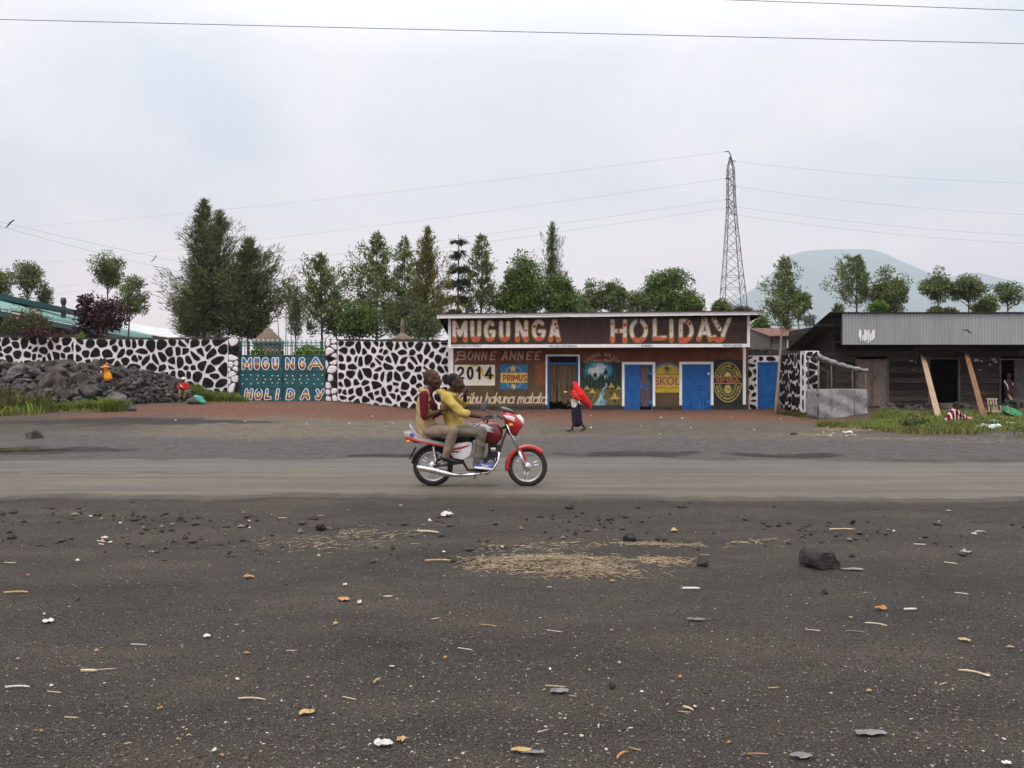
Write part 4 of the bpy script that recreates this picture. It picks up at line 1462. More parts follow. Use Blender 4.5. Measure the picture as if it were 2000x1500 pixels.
mb = MB()
dz, _c = 0.0, None
cx, cz = w5(400, 620)
arc_text(mb, 'MUGUNGA HOLIDAY', cx, cz, 0.88, 0.76, 155, 25, 0.19, YB - 0.004, 0, 0.02)
a, b = w5(300, 542)
script(mb, 'Hewa Bora', a, w5(490, 0)[0], b, 0.1, 0.022, YB - 0.0042, 0)
mb.build('mural_words', greyp, bar, recalc=False)

# ================================================================ THE GREEN GATE
gate = thing('metal_gate', 'teal metal double gate with spear tops and painted letters between stone walls', 'gate', (xw(551), YW + 0.1, 0.5))
teal = mat('teal_gate_paint', (0.012, 0.075, 0.085), 0.5, 0.25, 2.5, 0.15, 10, col2=(0.02, 0.11, 0.12))
YG = YW + 0.1
xg = lambda px: (px - 1000) * YG / FPX
zg = lambda py: CAMZ - (py - HZ) * YG / FPX
gl = [teal, flat('gate_dots_paint', (0.6, 0.6, 0.58))]
for a, b in ((468.5, 551), (552.2, 635.5)):
    mb = MB()
    mb.box(xg(a), xg(b), YG, YG + 0.04, zg(783), zg(694.5), 0)
    n = 6
    cells = np.linspace(a, b, 4)
    for py in (694.5, 724.5, 757, 782):
        mb.box(xg(a), xg(b), YG - 0.035, YG - 0.002, zg(py) - 0.03, zg(py) + 0.03, 0)
    for x in cells:
        mb.box(xg(x) - 0.03, xg(x) + 0.03, YG - 0.0375, YG - 0.004, zg(783), zg(694.5), 0)
    for ci in range(3):
        ca, cb = cells[ci], cells[ci + 1]
        outer = (ci == 0 and a < 500) or (ci == 2 and a > 500)
        if outer:
            pts = [(0.2, 0.2), (0.8, 0.2), (0.5, 0.5), (0.2, 0.82), (0.8, 0.82)]
        else:
            pts = [(0.3, 0.25), (0.7, 0.25), (0.2, 0.5), (0.8, 0.5), (0.3, 0.75), (0.7, 0.75)]
            for k in range(1, 5):
                x = xg(ca + (cb - ca) * k / 5)
                mb.box(x - 0.01, x + 0.01, YG - 0.012, YG - 0.001, zg(755), zg(727), 0)
        for u, v in pts:
            mb.sphere((xg(ca + (cb - ca) * u), YG - 0.012, zg(727 + 28 * v)), (0.035, 0.02, 0.035), 1, 8, 6)
        for u, v in ((0.12, 0.1), (0.88, 0.1), (0.88, 0.9), (0.12, 0.9)):
            for r0, r1 in ((697, 722), (759.5, 780.5)):
                if (ci + int(u * 2)) % 2:
                    mb.sphere((xg(ca + (cb - ca) * u), YG - 0.008, zg(r0 + (r1 - r0) * v)), (0.018, 0.012, 0.018), 1, 6, 4)
    lf = mb.build('gate_leaf', gl, gate)
    mb = MB()
    n = 9
    for k in range(n + 1):
        x = xg(a + 0.5) + (xg(b - 0.5) - xg(a + 0.5)) * k / n
        mb.tube([(x, YG + 0.02, zg(694)), (x, YG + 0.02, zg(667.5))], 0.022 if k not in (0, n) else 0.035, 6, 0)
        z = zg(667.5)
        mb.tube([(x, YG + 0.02, z), (x, YG + 0.02, z + 0.06), (x, YG + 0.02, z + 0.16)], [0.02, 0.035, 0.003], 6, 1)
        for s_ in (1, -1):
            mb.tube([(x, YG + 0.02, z), (x + s_ * 0.05, YG + 0.02, z + 0.05), (x + s_ * 0.07, YG + 0.02, z + 0.12)], [0.014, 0.014, 0.004], 5, 1)
        mb.sphere((x, YG - 0.005, zg(684)), 0.03, 1, 8, 6)
        if k < n:
            xm = x + (xg(b) - xg(a)) / n / 2
            mb.tube(([(xm + 0.07 * math.cos(R(t_)), YG + 0.02, zg(672) + 0.06 * math.sin(R(t_))) for t_ in range(0, 361, 40)]), 0.01, 5, 0)
    for py in (669.5, 675.5):
        mb.box(xg(a), xg(b), YG + 0.0, YG + 0.035, zg(py) - 0.02, zg(py) + 0.02, 0)
    mb.build('spear_railing', [teal, flat('pale_spear_paint', (0.42, 0.48, 0.5))], lf)
    m = MT('banded_letter_paint', 0.6, 0.3)
    # blue over gold over dark red within each row
    sx = m.n('ShaderNodeSeparateXYZ')
    m.l(m.co, sx.inputs[0])
    for row, (r0, r1) in enumerate(((699, 723), (759.5, 781))):
        pass
    zA0, zA1 = zg(723) - gate.location.z, zg(699) - gate.location.z
    zB0, zB1 = zg(781.5) - gate.location.z, zg(758.5) - gate.location.z
    zz = m.math('ADD', sx.outputs['Z'], m.math('MULTIPLY', m.math('SUBTRACT', m.noise(8, 3), 0.5), 0.1))
    tA = m.math('DIVIDE', m.math('SUBTRACT', zz, zA0), zA1 - zA0)
    tB = m.math('DIVIDE', m.math('SUBTRACT', zz, zB0), zB1 - zB0)
    sel_ = m.math('GREATER_THAN', sx.outputs['Z'], (zA0 + zB1) / 2)
    tt = m.math('ADD', m.math('MULTIPLY', tA, sel_), m.math('MULTIPLY', tB, m.math('SUBTRACT', 1.0, sel_)))
    m.color(m.ramp(tt, [(0.0, (0.16, 0.02, 0.015)), (0.36, (0.2, 0.03, 0.02)), (0.44, (0.42, 0.22, 0.03)), (0.58, (0.42, 0.24, 0.04)), (0.68, (0.03, 0.12, 0.36)), (1.0, (0.03, 0.13, 0.4))]))
    for row, (r0, r1, words_) in enumerate(((697.5, 722.5, (('M', 472.5, 493), ('U', 496, 508.5), ('G', 511, 527), ('U', 531, 545.5), ('N', 557, 577), ('G', 583, 598), ('A', 601, 633))),
                                            (758.5, 781.5, (('H', 476, 493.5), ('O', 496, 512), ('L', 516, 531), ('I', 537, 545), ('D', 557.5, 576), ('A', 586, 606), ('Y', 614, 633))))):
        mb = MB()
        for i, (ch, p0, p1) in enumerate(words_):
            if not (a - 1 < p0 < b):
                continue
            wd = 0.1
            x0, x1, z0, z1 = xg(p0) + 0.07, xg(p1) - 0.07, zg(r1) + 0.08, zg(r0) - 0.08
            sh = 0.0 if row == 0 else 0.15
            glyph(mb, CAPS[ch], x0, x1, z0, z1, wd + 0.075, YG - 0.042 - (i % 2) * 0.0002, 1, 0.0004, shear=sh)
            glyph(mb, CAPS[ch], x0, x1, z0, z1, wd, YG - 0.048 - (i % 2) * 0.0002, 0, 0.0004, shear=sh)
        mb.build('gate_letters', [m.mat, M['white_paint']], lf, recalc=False)
mb = MB()
mb.tube([(xg(551.5), YG - 0.06, zg(740)), (xg(555), YG - 0.06, zg(738))], 0.02, 6)
mb.build('bolt', M['dark'], gate)

# ================================================================ THE DARK PLANK SHACK
YS = 36.0
xs_ = lambda px: (px - 1000) * YS / FPX
zs = lambda py: CAMZ - (py - HZ) * YS / FPX
shack = thing('plank_shack', 'dark weathered plank shack with a grey corrugated metal fascia on the right', 'shack', (18.5, YS, 0.38))
m = MT('weathered_planks', 0.9, 0.2)
f1 = m.noise(1, 6, 0.65, m.vec((1.2, 1.2, 14)))
f2 = m.noise(1.3, 4, 0.6)
c = m.ramp(f1, [(0.3, (0.015, 0.012, 0.010)), (0.55, (0.033, 0.027, 0.023)), (0.75, (0.072, 0.062, 0.054))])
c = m.mix(m.ramp(f2, [(0.35, 0.45), (0.65, 0.0)]), c, (0.018, 0.014, 0.013))
c = m.mix(1.0, c, m.ramp(m.n('ShaderNodeNewGeometry').outputs['Random Per Island'], [(0.0, 0.55), (1.0, 1.75)]), 'MULTIPLY')
m.color(c)
m.bump(f1, 0.5, 0.02)
M['planks'] = m.mat
m = MT('bare_door_boards', 0.85, 0.2)
f1 = m.noise(1, 5, 0.65, m.vec((9, 9, 9)))
wv = m.n('ShaderNodeTexWave', wave_type='BANDS', bands_direction='DIAGONAL')
wv.inputs['Scale'].default_value = 4.5
wv.inputs['Distortion'].default_value = 0.6
m.l(m.co, wv.inputs['Vector'])
c = m.ramp(f1, [(0.3, (0.13, 0.105, 0.092)), (0.7, (0.215, 0.18, 0.16))])
c = m.mix(m.ramp(wv.outputs['Fac'], [(0.06, 0.75), (0.2, 0.0)]), c, (0.05, 0.04, 0.035))
m.color(c)
m.bump(wv.outputs['Fac'], 0.4, 0.02)
M['doorboards'] = m.mat
zs0, zs1 = 0.45, 4.2
XR = 27.0
mb = MB()
holes = [(xs_(1673), xs_(1732.5), zs(795), zs(704.5)), (xs_(1815.5), xs_(1871), zs(787), zs(701.5)), (xs_(1954.5), xs_(2012), zs(795), zs(703))]
rng = random.Random(21)
z = zs0
ph = 0.235
while z < zs1:
    h = min(ph * rng.uniform(0.9, 1.12), zs1 - z)
    xcur = 14.2
    spans = []
    for a, b, c0, c1 in holes:
        if z + h > c0 + 0.02 and z < c1 - 0.02:
            spans.append((xcur, a))
            xcur = b
    spans.append((xcur, XR))
    for a, b in spans:
        x = a
        while x < b - 0.01:
            L = min(rng.uniform(2.6, 4.5), b - x)
            if b - x - L < 0.5:
                L = b - x
            j = rng.uniform(-0.012, 0.012)
            y0, y1 = YS - 0.055 + rng.uniform(0, 0.015), YS + 0.006
            # clapboard: lower edge proud of the one below
            vs = [(x, y0, z + j), (x + L - 0.006, y0, z + j + rng.uniform(-0.012, 0.012)), (x + L - 0.006, y1, z + h + 0.05), (x, y1, z + h + 0.05),
                  (x, y0 + 0.022, z + j), (x + L - 0.006, y0 + 0.022, z + j), (x + L - 0.006, y1 + 0.022, z + h + 0.05), (x, y1 + 0.022, z + h + 0.05)]
            mb.add(vs, [(0, 1, 2, 3), (4, 7, 6, 5), (0, 4, 5, 1), (3, 2, 6, 7), (1, 5, 6, 2), (0, 3, 7, 4)])
            x += L
    z += h
# side wall towards the stone wing
z = 0.2
while z < 3.9:
    h = 0.24
    mb.add([(14.17, YS - 0.02, z), (14.19, YS - 0.02, z + h + 0.04), (14.19, YS + 6, z + h + 0.04), (14.17, YS + 6, z),
            (14.2, YS - 0.02, z), (14.22, YS - 0.02, z + h + 0.04), (14.22, YS + 6, z + h + 0.04), (14.2, YS + 6, z)],
           [(0, 3, 2, 1), (4, 5, 6, 7), (0, 1, 5, 4), (0, 4, 7, 3), (2, 3, 7, 6), (1, 2, 6, 5)])
    z += h
mb.box(14.2, XR, YS + 6, YS + 6.1, 0.2, 3.4)
mb.box(XR, XR + 0.1, YS, YS + 6.1, 0.2, 4.0)
mb.box(14.3, XR, YS + 0.05, YS + 6, 0.2, 0.42)
mb.build('plank_wall', M['planks'], shack)
# white flecks of old paper and paint on the boards
rng = random.Random(3)
opap = flat('old_paper', (0.28, 0.28, 0.28), 0.3)
for px, py, s_ in [(1790, 690, .05), (1778, 705, .1), (1783, 722, .06), (1905, 704, .12), (1915, 706, .08), (1938, 702, .11), (1943, 707, .09), (1910, 722, .05), (1914, 723, .05), (1932, 712, .06), (1787, 707, .07)]:
    mb = MB()
    mb.sheet([(xs_(px) + s_ * rng.uniform(0.5, 1.2) * math.cos(R(a)), zs(py) + 0.6 * s_ * rng.uniform(0.4, 1.2) * math.sin(R(a))) for a in range(0, 360, 51)], YS - 0.066)
    mb.build('torn_paper', opap, shack, recalc=False)
# double plank door
def plank_door(a, b, c0, c1, y, ang=None):
    t_ = MB()
    t_.box(a + 0.01, b - 0.01, y, y + 0.035, c0 + 0.02, c1 - 0.01, 0)
    return t_
a, b, c0, c1 = holes[0]
for k in range(2):
    w_ = (b - a) / 2
    q = plank_door(a + k * w_, a + (k + 1) * w_, c0, c1, YS - 0.02)
    d_ = q.build('plank_door', M['doorboards'], shack)
    q = MB()
    x0, x1 = a + k * w_ + 0.012, a + (k + 1) * w_ - 0.012
    for (p0, p1, r0, r1) in ((x0, x0 + 0.07, c0 + 0.03, c1 - 0.02), (x1 - 0.07, x1, c0 + 0.03, c1 - 0.02), (x0 + 0.07, x1 - 0.07, c1 - 0.1, c1 - 0.02), (x0 + 0.07, x1 - 0.07, c0 + 0.03, c0 + 0.11)):
        q.box(p0, p1, YS - 0.04, YS - 0.021, r0, r1)
    q.build('frame', mat('door_frame_wood', (0.15, 0.10, 0.085), 0.85, 0.3, 5), d_)
    if k == 1:
        q = MB()
        q.tube([(x0 + 0.03, YS - 0.06, zs(735)), (x0 + 0.2, YS - 0.06, zs(734))], 0.014, 6)
        q.tube([(x0 + 0.1, YS - 0.07, zs(741) + 0.04 * math.sin(R(t_))) if False else (x0 + 0.1 + 0.05 * math.cos(R(t_)), YS - 0.06, zs(738.5) + 0.06 * math.sin(R(t_))) for t_ in range(0, 361, 40)], 0.008, 5)
        q.build('hasp', M['dark'], d_)
fwood = mat('grey_frame_wood', (0.085, 0.075, 0.068), 0.85, 0.3, 5)
for (a, b, c0, c1) in holes:
    mb = MB()
    mb.box(a - 0.07, a, YS - 0.05, YS + 0.05, c0, c1 + 0.06)
    mb.box(b, b + 0.07, YS - 0.05, YS + 0.05, c0, c1 + 0.06)
    mb.box(a, b, YS - 0.05, YS + 0.05, c1, c1 + 0.06)
    mb.build('door_frame', fwood, shack)
mb = MB()
a, b, c0, c1 = holes[1]
mb.box(xs_(1806), xs_(1872), YS - 0.1, YS + 0.03, c0 - 0.2, c0)
mb.box(xs_(1884), xs_(1912), YS - 0.09, YS - 0.03, c0 - 0.3, c0 - 0.18)
mb.build('door_sill', mat('sill_wood', (0.13, 0.10, 0.082), 0.85, 0.35, 4), shack)
# far right door leaf, half open
a, b, c0, c1 = holes[2]
q = MB()
q.box(xs_(1983), xs_(2012), YS + 0.06, YS + 0.1, c0, c1)
q.build('plank_door', mat('dark_door_boards', (0.06, 0.052, 0.047), 0.85, 0.3, 5), shack)
# corrugated fascia and roof
YSF = 34.8
xq = lambda px: (px - 1000) * YSF / FPX
zq = lambda py: CAMZ - (py - HZ) * YSF / FPX
m = MT('grey_corrugated_metal', 0.5, 0.4, 0.1)
f1 = m.noise(0.8, 5, 0.6, m.vec((1, 1, 0.2)))
f2 = m.noise(1, 4, 0.6, m.vec((7, 1, 0.3)))
c = m.ramp(f1, [(0.3, (0.23, 0.242, 0.255)), (0.7, (0.31, 0.325, 0.34))])
c = m.mix(m.ramp(f2, [(0.5, 0.0), (0.8, 0.45)]), c, (0.16, 0.165, 0.17))
wv = m.n('ShaderNodeTexWave', wave_type='BANDS', bands_direction='X')
wv.inputs['Scale'].default_value = 2.4
m.l(m.co, wv.inputs['Vector'])
c = m.mix(m.ramp(wv.outputs['Fac'], [(0.15, 0.3), (0.5, 0.0)]), c, (0.14, 0.145, 0.15))
m.color(c)
mb = MB()
corrugated(mb, xq(1643), XR, zq(673), zq(612.5), YSF, 0.13, 0.016)
fs_ = mb.build('fascia', m.mat, shack, recalc=False)
mb = MB()
for i, (px, y0, y1) in enumerate(((1678.5, 645, 657), (1680.5, 646, 664), (1685, 655, 664), (1689, 645, 665), (1692.5, 647, 663), (1696, 645, 664), (1700, 652, 664), (1704, 646, 663), (1706.5, 645, 660))):
    stroke(mb, [(xq(px), zq(y1)), (xq(px + 0.4), zq(y0))], 0.055 if i % 3 else 0.075, YSF - 0.019 - i * 0.0002)
stroke(mb, [(xq(1694), zq(669)), (xq(1697), zq(666.5))], 0.04, YSF - 0.019)
mb.build('paint_strokes', M['white_paint'], fs_, recalc=False)
mb = MB()
roof_sheet(mb, 13.45, XR + 0.4, YSF - 0.12, zq(609.8), YS + 6.6, 2.45, 0.13, 0.02)
mb.build('roof', M['oldroof'], shack, recalc=False)
mb = MB()
mb.box(xq(1643), xq(1645), YSF - 0.02, YSF + 0.06, zq(673), zq(612))
mb.box(xq(1645), XR, YSF + 0.03, YSF + 0.1, zq(672), zq(668))
for px in np.arange(1660, 2100, 55):
    mb.box(xq(px), xq(px) + 0.08, YSF + 0.1, YS, zq(672), zq(672) + 0.1)
mb.box(xq(1645), XR, YSF + 0.3, YS - 0.04, zq(672) + 0.1, zq(672) + 0.13)
mb.build('eave_timbers', M['darkin'], shack)

# ================================================================ TREES AND PLANTS
LM = {
    'casuarina': leaf_mat('casuarina_foliage', (0.100, 0.132, 0.062), 0.55),
    'grevillea': leaf_mat('grevillea_foliage', (0.134, 0.177, 0.070), 0.55),
    'rusty': leaf_mat('rusty_green_foliage', (0.147, 0.156, 0.055), 0.55, tint=(1.6, 1.15, 0.6)),
    'euc': leaf_mat('eucalyptus_foliage', (0.128, 0.175, 0.072), 0.55),
    'broad': leaf_mat('broadleaf_foliage', (0.105, 0.168, 0.042), 0.55),
    'fresh': leaf_mat('fresh_green_foliage', (0.12, 0.21, 0.035), 0.45),
    'dark': leaf_mat('dark_fir_foliage', (0.055, 0.072, 0.058), 0.45),
    'burgundy': leaf_mat('burgundy_foliage', (0.05, 0.016, 0.022), 0.5, 0.15, (1.3, 1.0, 1.0)),
    'olive': leaf_mat('olive_scrub_foliage', (0.075, 0.085, 0.035), 0.5),
}

def leaf_quads(P, D, L, W, rng):
    n = len(P)
    D = D / (np.linalg.norm(D, axis=1, keepdims=True) + 1e-9)
    r = rng.normal(size=(n, 3))
    S = np.cross(D, r)
    S /= np.linalg.norm(S, axis=1, keepdims=True) + 1e-9
    L = (L * rng.uniform(0.6, 1.3, n))[:, None]
    W = (W * rng.uniform(0.7, 1.3, n))[:, None]
    v = np.stack([P, P + D * L * 0.5 + S * W * 0.5, P + D * L, P + D * L * 0.5 - S * W * 0.5], 1).reshape(-1, 3)
    f = np.arange(4 * n).reshape(-1, 4)
    return v, f

def plant(name, label, cat, base, crown, trunk_mb, mats, group=None):
    t = thing(name, label, cat, base, group)
    if trunk_mb is not None and trunk_mb.f:
        trunk_mb.build('trunk', mats[0], t, recalc=False)
    v, f = crown
    np_mesh('crown', v - np.array(base), f, mats[1], t)
    return t

def tree(label, kind, px, ytop, ybot, hw, Y, style, name=None, seed=None, leaves=9000, trunk=None, lean=0.0, base_px=None, leafL=None, leafW=None, group=None, bark='bark', nb=None, el=None, dens=1.0):
    seed = seed if seed is not None else int(px * 7 + ytop)
    rng = np.random.default_rng(seed)
    x0 = ((base_px if base_px is not None else px) - 1000) * Y / FPX
    xt = (px - 1000) * Y / FPX + lean
    zb_ = float(gz(x0, Y)) - 0.1
    ztop = CAMZ - (ytop - HZ) * Y / FPX
    zlow = CAMZ - (ybot - HZ) * Y / FPX
    Rr = hw * Y / FPX
    H = ztop - zb_
    base = (x0, Y, zb_)
    tr = trunk or max(0.07, H * 0.011)
    mb = MB()
    wob = rng.normal(size=(2, 4)) * 0.012 * H
    def tp(t):
        s = t * (1 - t)
        return np.stack([x0 + (xt - x0) * t + s * (wob[0, 0] * np.sin(5 * t) + wob[0, 1]), Y + s * (wob[1, 0] * np.sin(6 * t) + wob[1, 1]), zb_ + H * t], -1)
    ts = np.linspace(0, 0.97, 12)
    mb.tube([tuple(p) for p in tp(ts)], [tr * (1 - 0.88 * t) + 0.008 for t in ts], 7)
    tl = max(0.02, (zlow - zb_) / H)
    Ps, Ds = [], []
    leaves = int(leaves * dens * {'feather': 0.42, 'tuft': 0.42, 'layer': 0.55, 'spire': 0.42, 'sparse': 1, 'round': 0.52, 'umbrella': 0.48}[style])
    if style in ('feather', 'tuft', 'layer', 'spire', 'sparse'):
        n = nb or {'feather': 120, 'tuft': 60, 'layer': 46, 'spire': 90, 'sparse': 30}[style]
        per = leaves // n
        for i in range(n):
            u = (i + rng.uniform(0, 0.9)) / n
            t = tl + (0.99 - tl) * u
            if style == 'spire':
                prof = (1 - u) ** 0.9 * (0.8 + 0.3 * math.sin(i)) * min(1, 0.5 + u * 3) * 1.5
            elif style == 'layer':
                t = tl + (0.98 - tl) * (round(u * 6 + rng.uniform(-0.3, 0.3)) / 6.4 + rng.uniform(-0.035, 0.035))
                prof = (1.02 - u * 0.75) * min(1, 0.45 + u * 2)
            elif style == 'tuft':
                prof = (1 - u) ** 0.85 * min(1, 0.6 + u * 2.0) * 1.35 + 0.02
            elif style == 'sparse':
                prof = 1 - 0.7 * u
            else:
                prof = (1 - u) ** 1.05 * min(1, 0.8 + u * 1.5) * 1.3 + 0.01
            az = i * 2.39996 + rng.uniform(-0.5, 0.5)
            lob = 0.35 + 1.15 * float(vnoise(math.cos(az) * 1.3 + 5, u * 7 + math.sin(az) * 1.3, 1.0, seed % 50))
            Lb = Rr * prof * lob * rng.uniform(0.55, 1.35)
            e0 = R({'feather': 32, 'tuft': 42, 'layer': 4, 'spire': 55, 'sparse': 55}[style] if el is None else el) + rng.uniform(-0.25, 0.25)
            if style in ('feather', 'spire'):
                e0 += u * 0.5
            rad = np.array([math.cos(az), math.sin(az), 0])
            p0 = tp(np.array([t]))[0]
            hor, ver = Lb, Lb * math.tan(min(e0, 1.2)) if e0 > 0 else Lb * e0
            ver = min(ver, Lb * 1.9)
            curve = lambda s: p0 + rad * (hor * s)[:, None] + np.array([0, 0, 1.0]) * (ver * s ** (1.35 if style != 'layer' else 1.0) - (0.35 * Lb * s ** 3 if style == 'layer' else 0.0))[:, None]
            sb = np.linspace(0, 1, 5)
            if i % (1 if n < 70 else 2) == 0:
                mb.tube([tuple(q) for q in curve(sb)], [max(0.008, tr * 0.32 * (1 - t * 0.6) * (1 - 0.85 * s)) for s in sb], 4)
            s0 = {'feather': 0.12, 'tuft': 0.4, 'layer': 0.15, 'spire': 0.05, 'sparse': 0.7}[style]
            m_ = max(4, int(per * (0.12 + 1.15 * min(prof, 1.1))))
            s = s0 + (1.03 - s0) * rng.random(m_) ** (0.85 if style != 'tuft' else 0.6)
            P = curve(s)
            sp = {'feather': 0.16, 'tuft': 0.2, 'layer': 0.12, 'spire': 0.10, 'sparse': 0.14}[style] * (0.55 * Lb + (0.07 if style in ('feather', 'spire') else 0.18))
            g = rng.normal(size=(m_, 3)) * sp * (0.4 + 0.8 * np.sin(np.clip(s, 0, 1) * 2.4))[:, None]
            if style == 'layer':
                g[:, 2] = g[:, 2] * 0.45 - np.abs(g[:, 2]) * 0.8
            P = P + g
            d = rad * hor + np.array([0, 0, ver * 1.2])
            d = d / (np.linalg.norm(d) + 1e-6)
            D = d + rng.normal(size=(m_, 3)) * (0.45 if style != 'tuft' else 0.7)
            if style == 'layer':
                D[:, 2] -= 0.5
            Ps.append(P)
            Ds.append(D)
    else:   # clumped crowns
        n = nb or 46
        per = leaves // n
        cc = tp(np.array([(zlow + (ztop - zlow) * 0.5 - zb_) / H]))[0]
        rx, rzv = Rr, (ztop - zlow) / 2
        k = 0
        while k < n:
            v = rng.normal(size=3)
            v /= np.linalg.norm(v)
            r = rng.uniform(0.25, 1.0) ** 0.45 * 0.86
            lob = 0.5 + 0.75 * float(vnoise(v[0] * 1.6 + 7, v[2] * 1.6 + v[1], 1.0, seed % 50))
            c = cc + v * np.array([rx, rx, rzv]) * r * lob * 1.12
            # fuller towards the bottom when round, umbrella-like for eucalyptus
            if style == 'umbrella' and c[2] < cc[2] - rzv * 0.45 and rng.random() < 0.65:
                continue
            rc = (0.22 if style == 'round' else 0.2) * min(rx, rzv) * rng.uniform(0.6, 1.4) + 0.1
            m_ = max(10, int(per * rng.uniform(0.6, 1.4)))
            q = rng.normal(size=(m_, 3))
            q /= np.linalg.norm(q, axis=1, keepdims=True)
            q *= (rng.random(m_) ** 0.4 * rc * 1.35)[:, None]
            q[:, 2] *= 0.72
            P = c + q
            D = q / (rc + 1e-6) + rng.normal(size=(m_, 3)) * 0.7 + np.array([0, 0, -0.5 if style == 'umbrella' else -0.1])
            Ps.append(P)
            Ds.append(D)
            if k % 2 == 0:
                t = np.clip(((c[2] - zb_) / H) - 0.32 * rzv * 2 / H, 0.03, 0.93)
                p0 = tp(np.array([t]))[0]
                mid = p0 + (c - p0) * 0.5 + np.array([0, 0, -0.06 * rx])
                mb.tube([tuple(p0), tuple(mid), tuple(c)], [max(0.012, tr * 0.38), max(0.009, tr * 0.22), 0.006], 4)
            k += 1
    P = np.concatenate(Ps)
    D = np.concatenate(Ds)
    dl, dw = {'feather': (0.42, 0.045), 'tuft': (0.3, 0.075), 'layer': (0.34, 0.05), 'spire': (0.34, 0.04), 'sparse': (0.2, 0.09), 'round': (0.21, 0.10), 'umbrella': (0.24, 0.075)}[style]
    crown = leaf_quads(P, D, leafL or dl, leafW or dw, rng)
    nm = name or {'casuarina': 'casuarina_tree', 'grevillea': 'silky_oak_tree', 'rusty': 'silky_oak_tree', 'euc': 'eucalyptus_tree', 'broad': 'broadleaf_tree', 'dark': 'fir_tree', 'fresh': 'green_bush', 'olive': 'scrub_bush'}[kind]
    return plant(nm, label, 'bush' if 'bush' in nm else 'tree', base, crown, mb, (M[bark], LM[kind]), group)

G1 = 'trees behind the painted walls'
# left of the gate
tree('eucalyptus cut by the left edge of the picture above the green roof', 'euc', 2, 520, 592, 24, 62, 'umbrella', leaves=5000, group=G1)
tree('round eucalyptus on a thin trunk over the green roof, second from the left edge', 'euc', 54, 502, 583, 30, 60, 'umbrella', leaves=7000, group=G1)
tree('small leafy tree drooping beside the eucalyptus above the green roof', 'euc', 87, 545, 612, 13, 61, 'umbrella', leaves=2200, group=G1)
tree('low green bush peeping over the green roof ridge', 'broad', 58, 612, 640, 24, 60, 'round', name='green_bush', leaves=2500, nb=16, group=G1)
tree('tall round-topped eucalyptus behind the burgundy bush', 'euc', 210, 500, 568, 33, 60, 'umbrella', leaves=8000, group=G1)
tree('lower ragged eucalyptus leaning right of the burgundy bush', 'euc', 258, 540, 632, 32, 58, 'umbrella', base_px=246, leaves=6500, group=G1, seed=5)
tree('tallest casuarina, a double-tipped dark spire left of the gate', 'casuarina', 399, 392, 662, 66, 52, 'feather', leaves=46000, nb=200, el=22, group=G1)
tree('second casuarina spire merging with the tallest one beside it', 'casuarina', 430, 412, 655, 55, 53, 'feather', leaves=32000, nb=150, el=22, group=G1)
tree('bushy dark casuarina whose skirt reaches the left gate post', 'casuarina', 485, 468, 664, 66, 51, 'feather', leaves=38000, nb=150, el=22, group=G1, leafW=0.055)
tree('low spreading casuarina branch clump at the foot of the tallest spire', 'casuarina', 378, 560, 664, 48, 50, 'feather', leaves=9000, nb=60, el=24, group=G1)
for px, yt, s_ in ((541, 566, 'bare slender sapling with a tiny tuft, leftmost of the trio by the gate'), (558, 552, 'bare slender sapling with yellow-green tuft, tallest of the trio by the gate'), (569, 572, 'bare slender sapling with yellow-green tuft, rightmost of the trio by the gate')):
    tree(s_, 'grevillea', px, yt, yt + 40, 11, 50, 'sparse', name='bare_sapling', base_px=px + 6 - (px - 541) * 0.3, leaves=170, nb=10, trunk=0.045, bark='pale_bark', group='bare saplings behind the gate')
tree('small dark conifer between the bare saplings and the leafy silky oak', 'casuarina', 577, 580, 664, 24, 49, 'spire', name='young_conifer', leaves=5000, group=G1)
tree('leafy silky oak with ascending tips right above the gate', 'grevillea', 627, 498, 664, 42, 52, 'tuft', leaves=15000, nb=80, group=G1)
tree('short thin silky oak in the gap right of the gate', 'grevillea', 657, 560, 664, 16, 56, 'tuft', leaves=3500, nb=36, group=G1)
tree('open silky oak with bare inner branches, first tall one right of the gate', 'grevillea', 735, 456, 664, 50, 53, 'tuft', leaves=17000, nb=90, group=G1)
tree('narrow silky oak squeezed between the two taller ones over the wall', 'grevillea', 790, 465, 664, 34, 55, 'tuft', leaves=12000, nb=70, group=G1)
tree('rusty-tinged silky oak, tall pointed one left of the bar roof', 'rusty', 836, 444, 664, 46, 52, 'feather', leaves=24000, nb=120, leafL=0.32, leafW=0.06, group=G1)
tree('dark bushy growth low behind the wall, left part', 'broad', 702, 585, 668, 42, 50, 'round', name='green_bush', leaves=8000, nb=40, group=G1)
tree('dark bushy growth low behind the wall, beside the bar roof', 'casuarina', 800, 575, 668, 58, 50, 'round', name='green_bush', leaves=12000, nb=60, group=G1, leafL=0.3, leafW=0.05)
tree('dark layered fir with tiered drooping boughs behind the bar roof', 'dark', 896, 448, 640, 30, 54, 'layer', leaves=14000, nb=64, group=G1)
tree('silky oak with a bare pointed tip right of the layered fir', 'grevillea', 940, 458, 640, 34, 56, 'tuft', leaves=12000, nb=70, group=G1)
tree('dense dark broadleaf tree, broadest crown behind the bar lettering', 'broad', 1018, 503, 645, 56, 55, 'round', leaves=24000, nb=90, group=G1)
tree('tall narrow casuarina spire standing alone above the bar', 'casuarina', 1079, 434, 640, 26, 58, 'spire', leaves=18000, nb=150, group=G1)
tree('rounded green tree below the narrow spire behind the bar', 'broad', 1098, 540, 645, 33, 54, 'round', leaves=13000, nb=55, group=G1)
tree('left one of the twin round eucalyptus behind the bar roof', 'euc', 1164, 544, 612, 26, 66, 'round', leaves=7000, nb=34, group=G1)
tree('right, darker one of the twin round eucalyptus behind the bar roof', 'euc', 1203, 545, 612, 21, 65, 'round', leaves=8000, nb=30, group=G1)
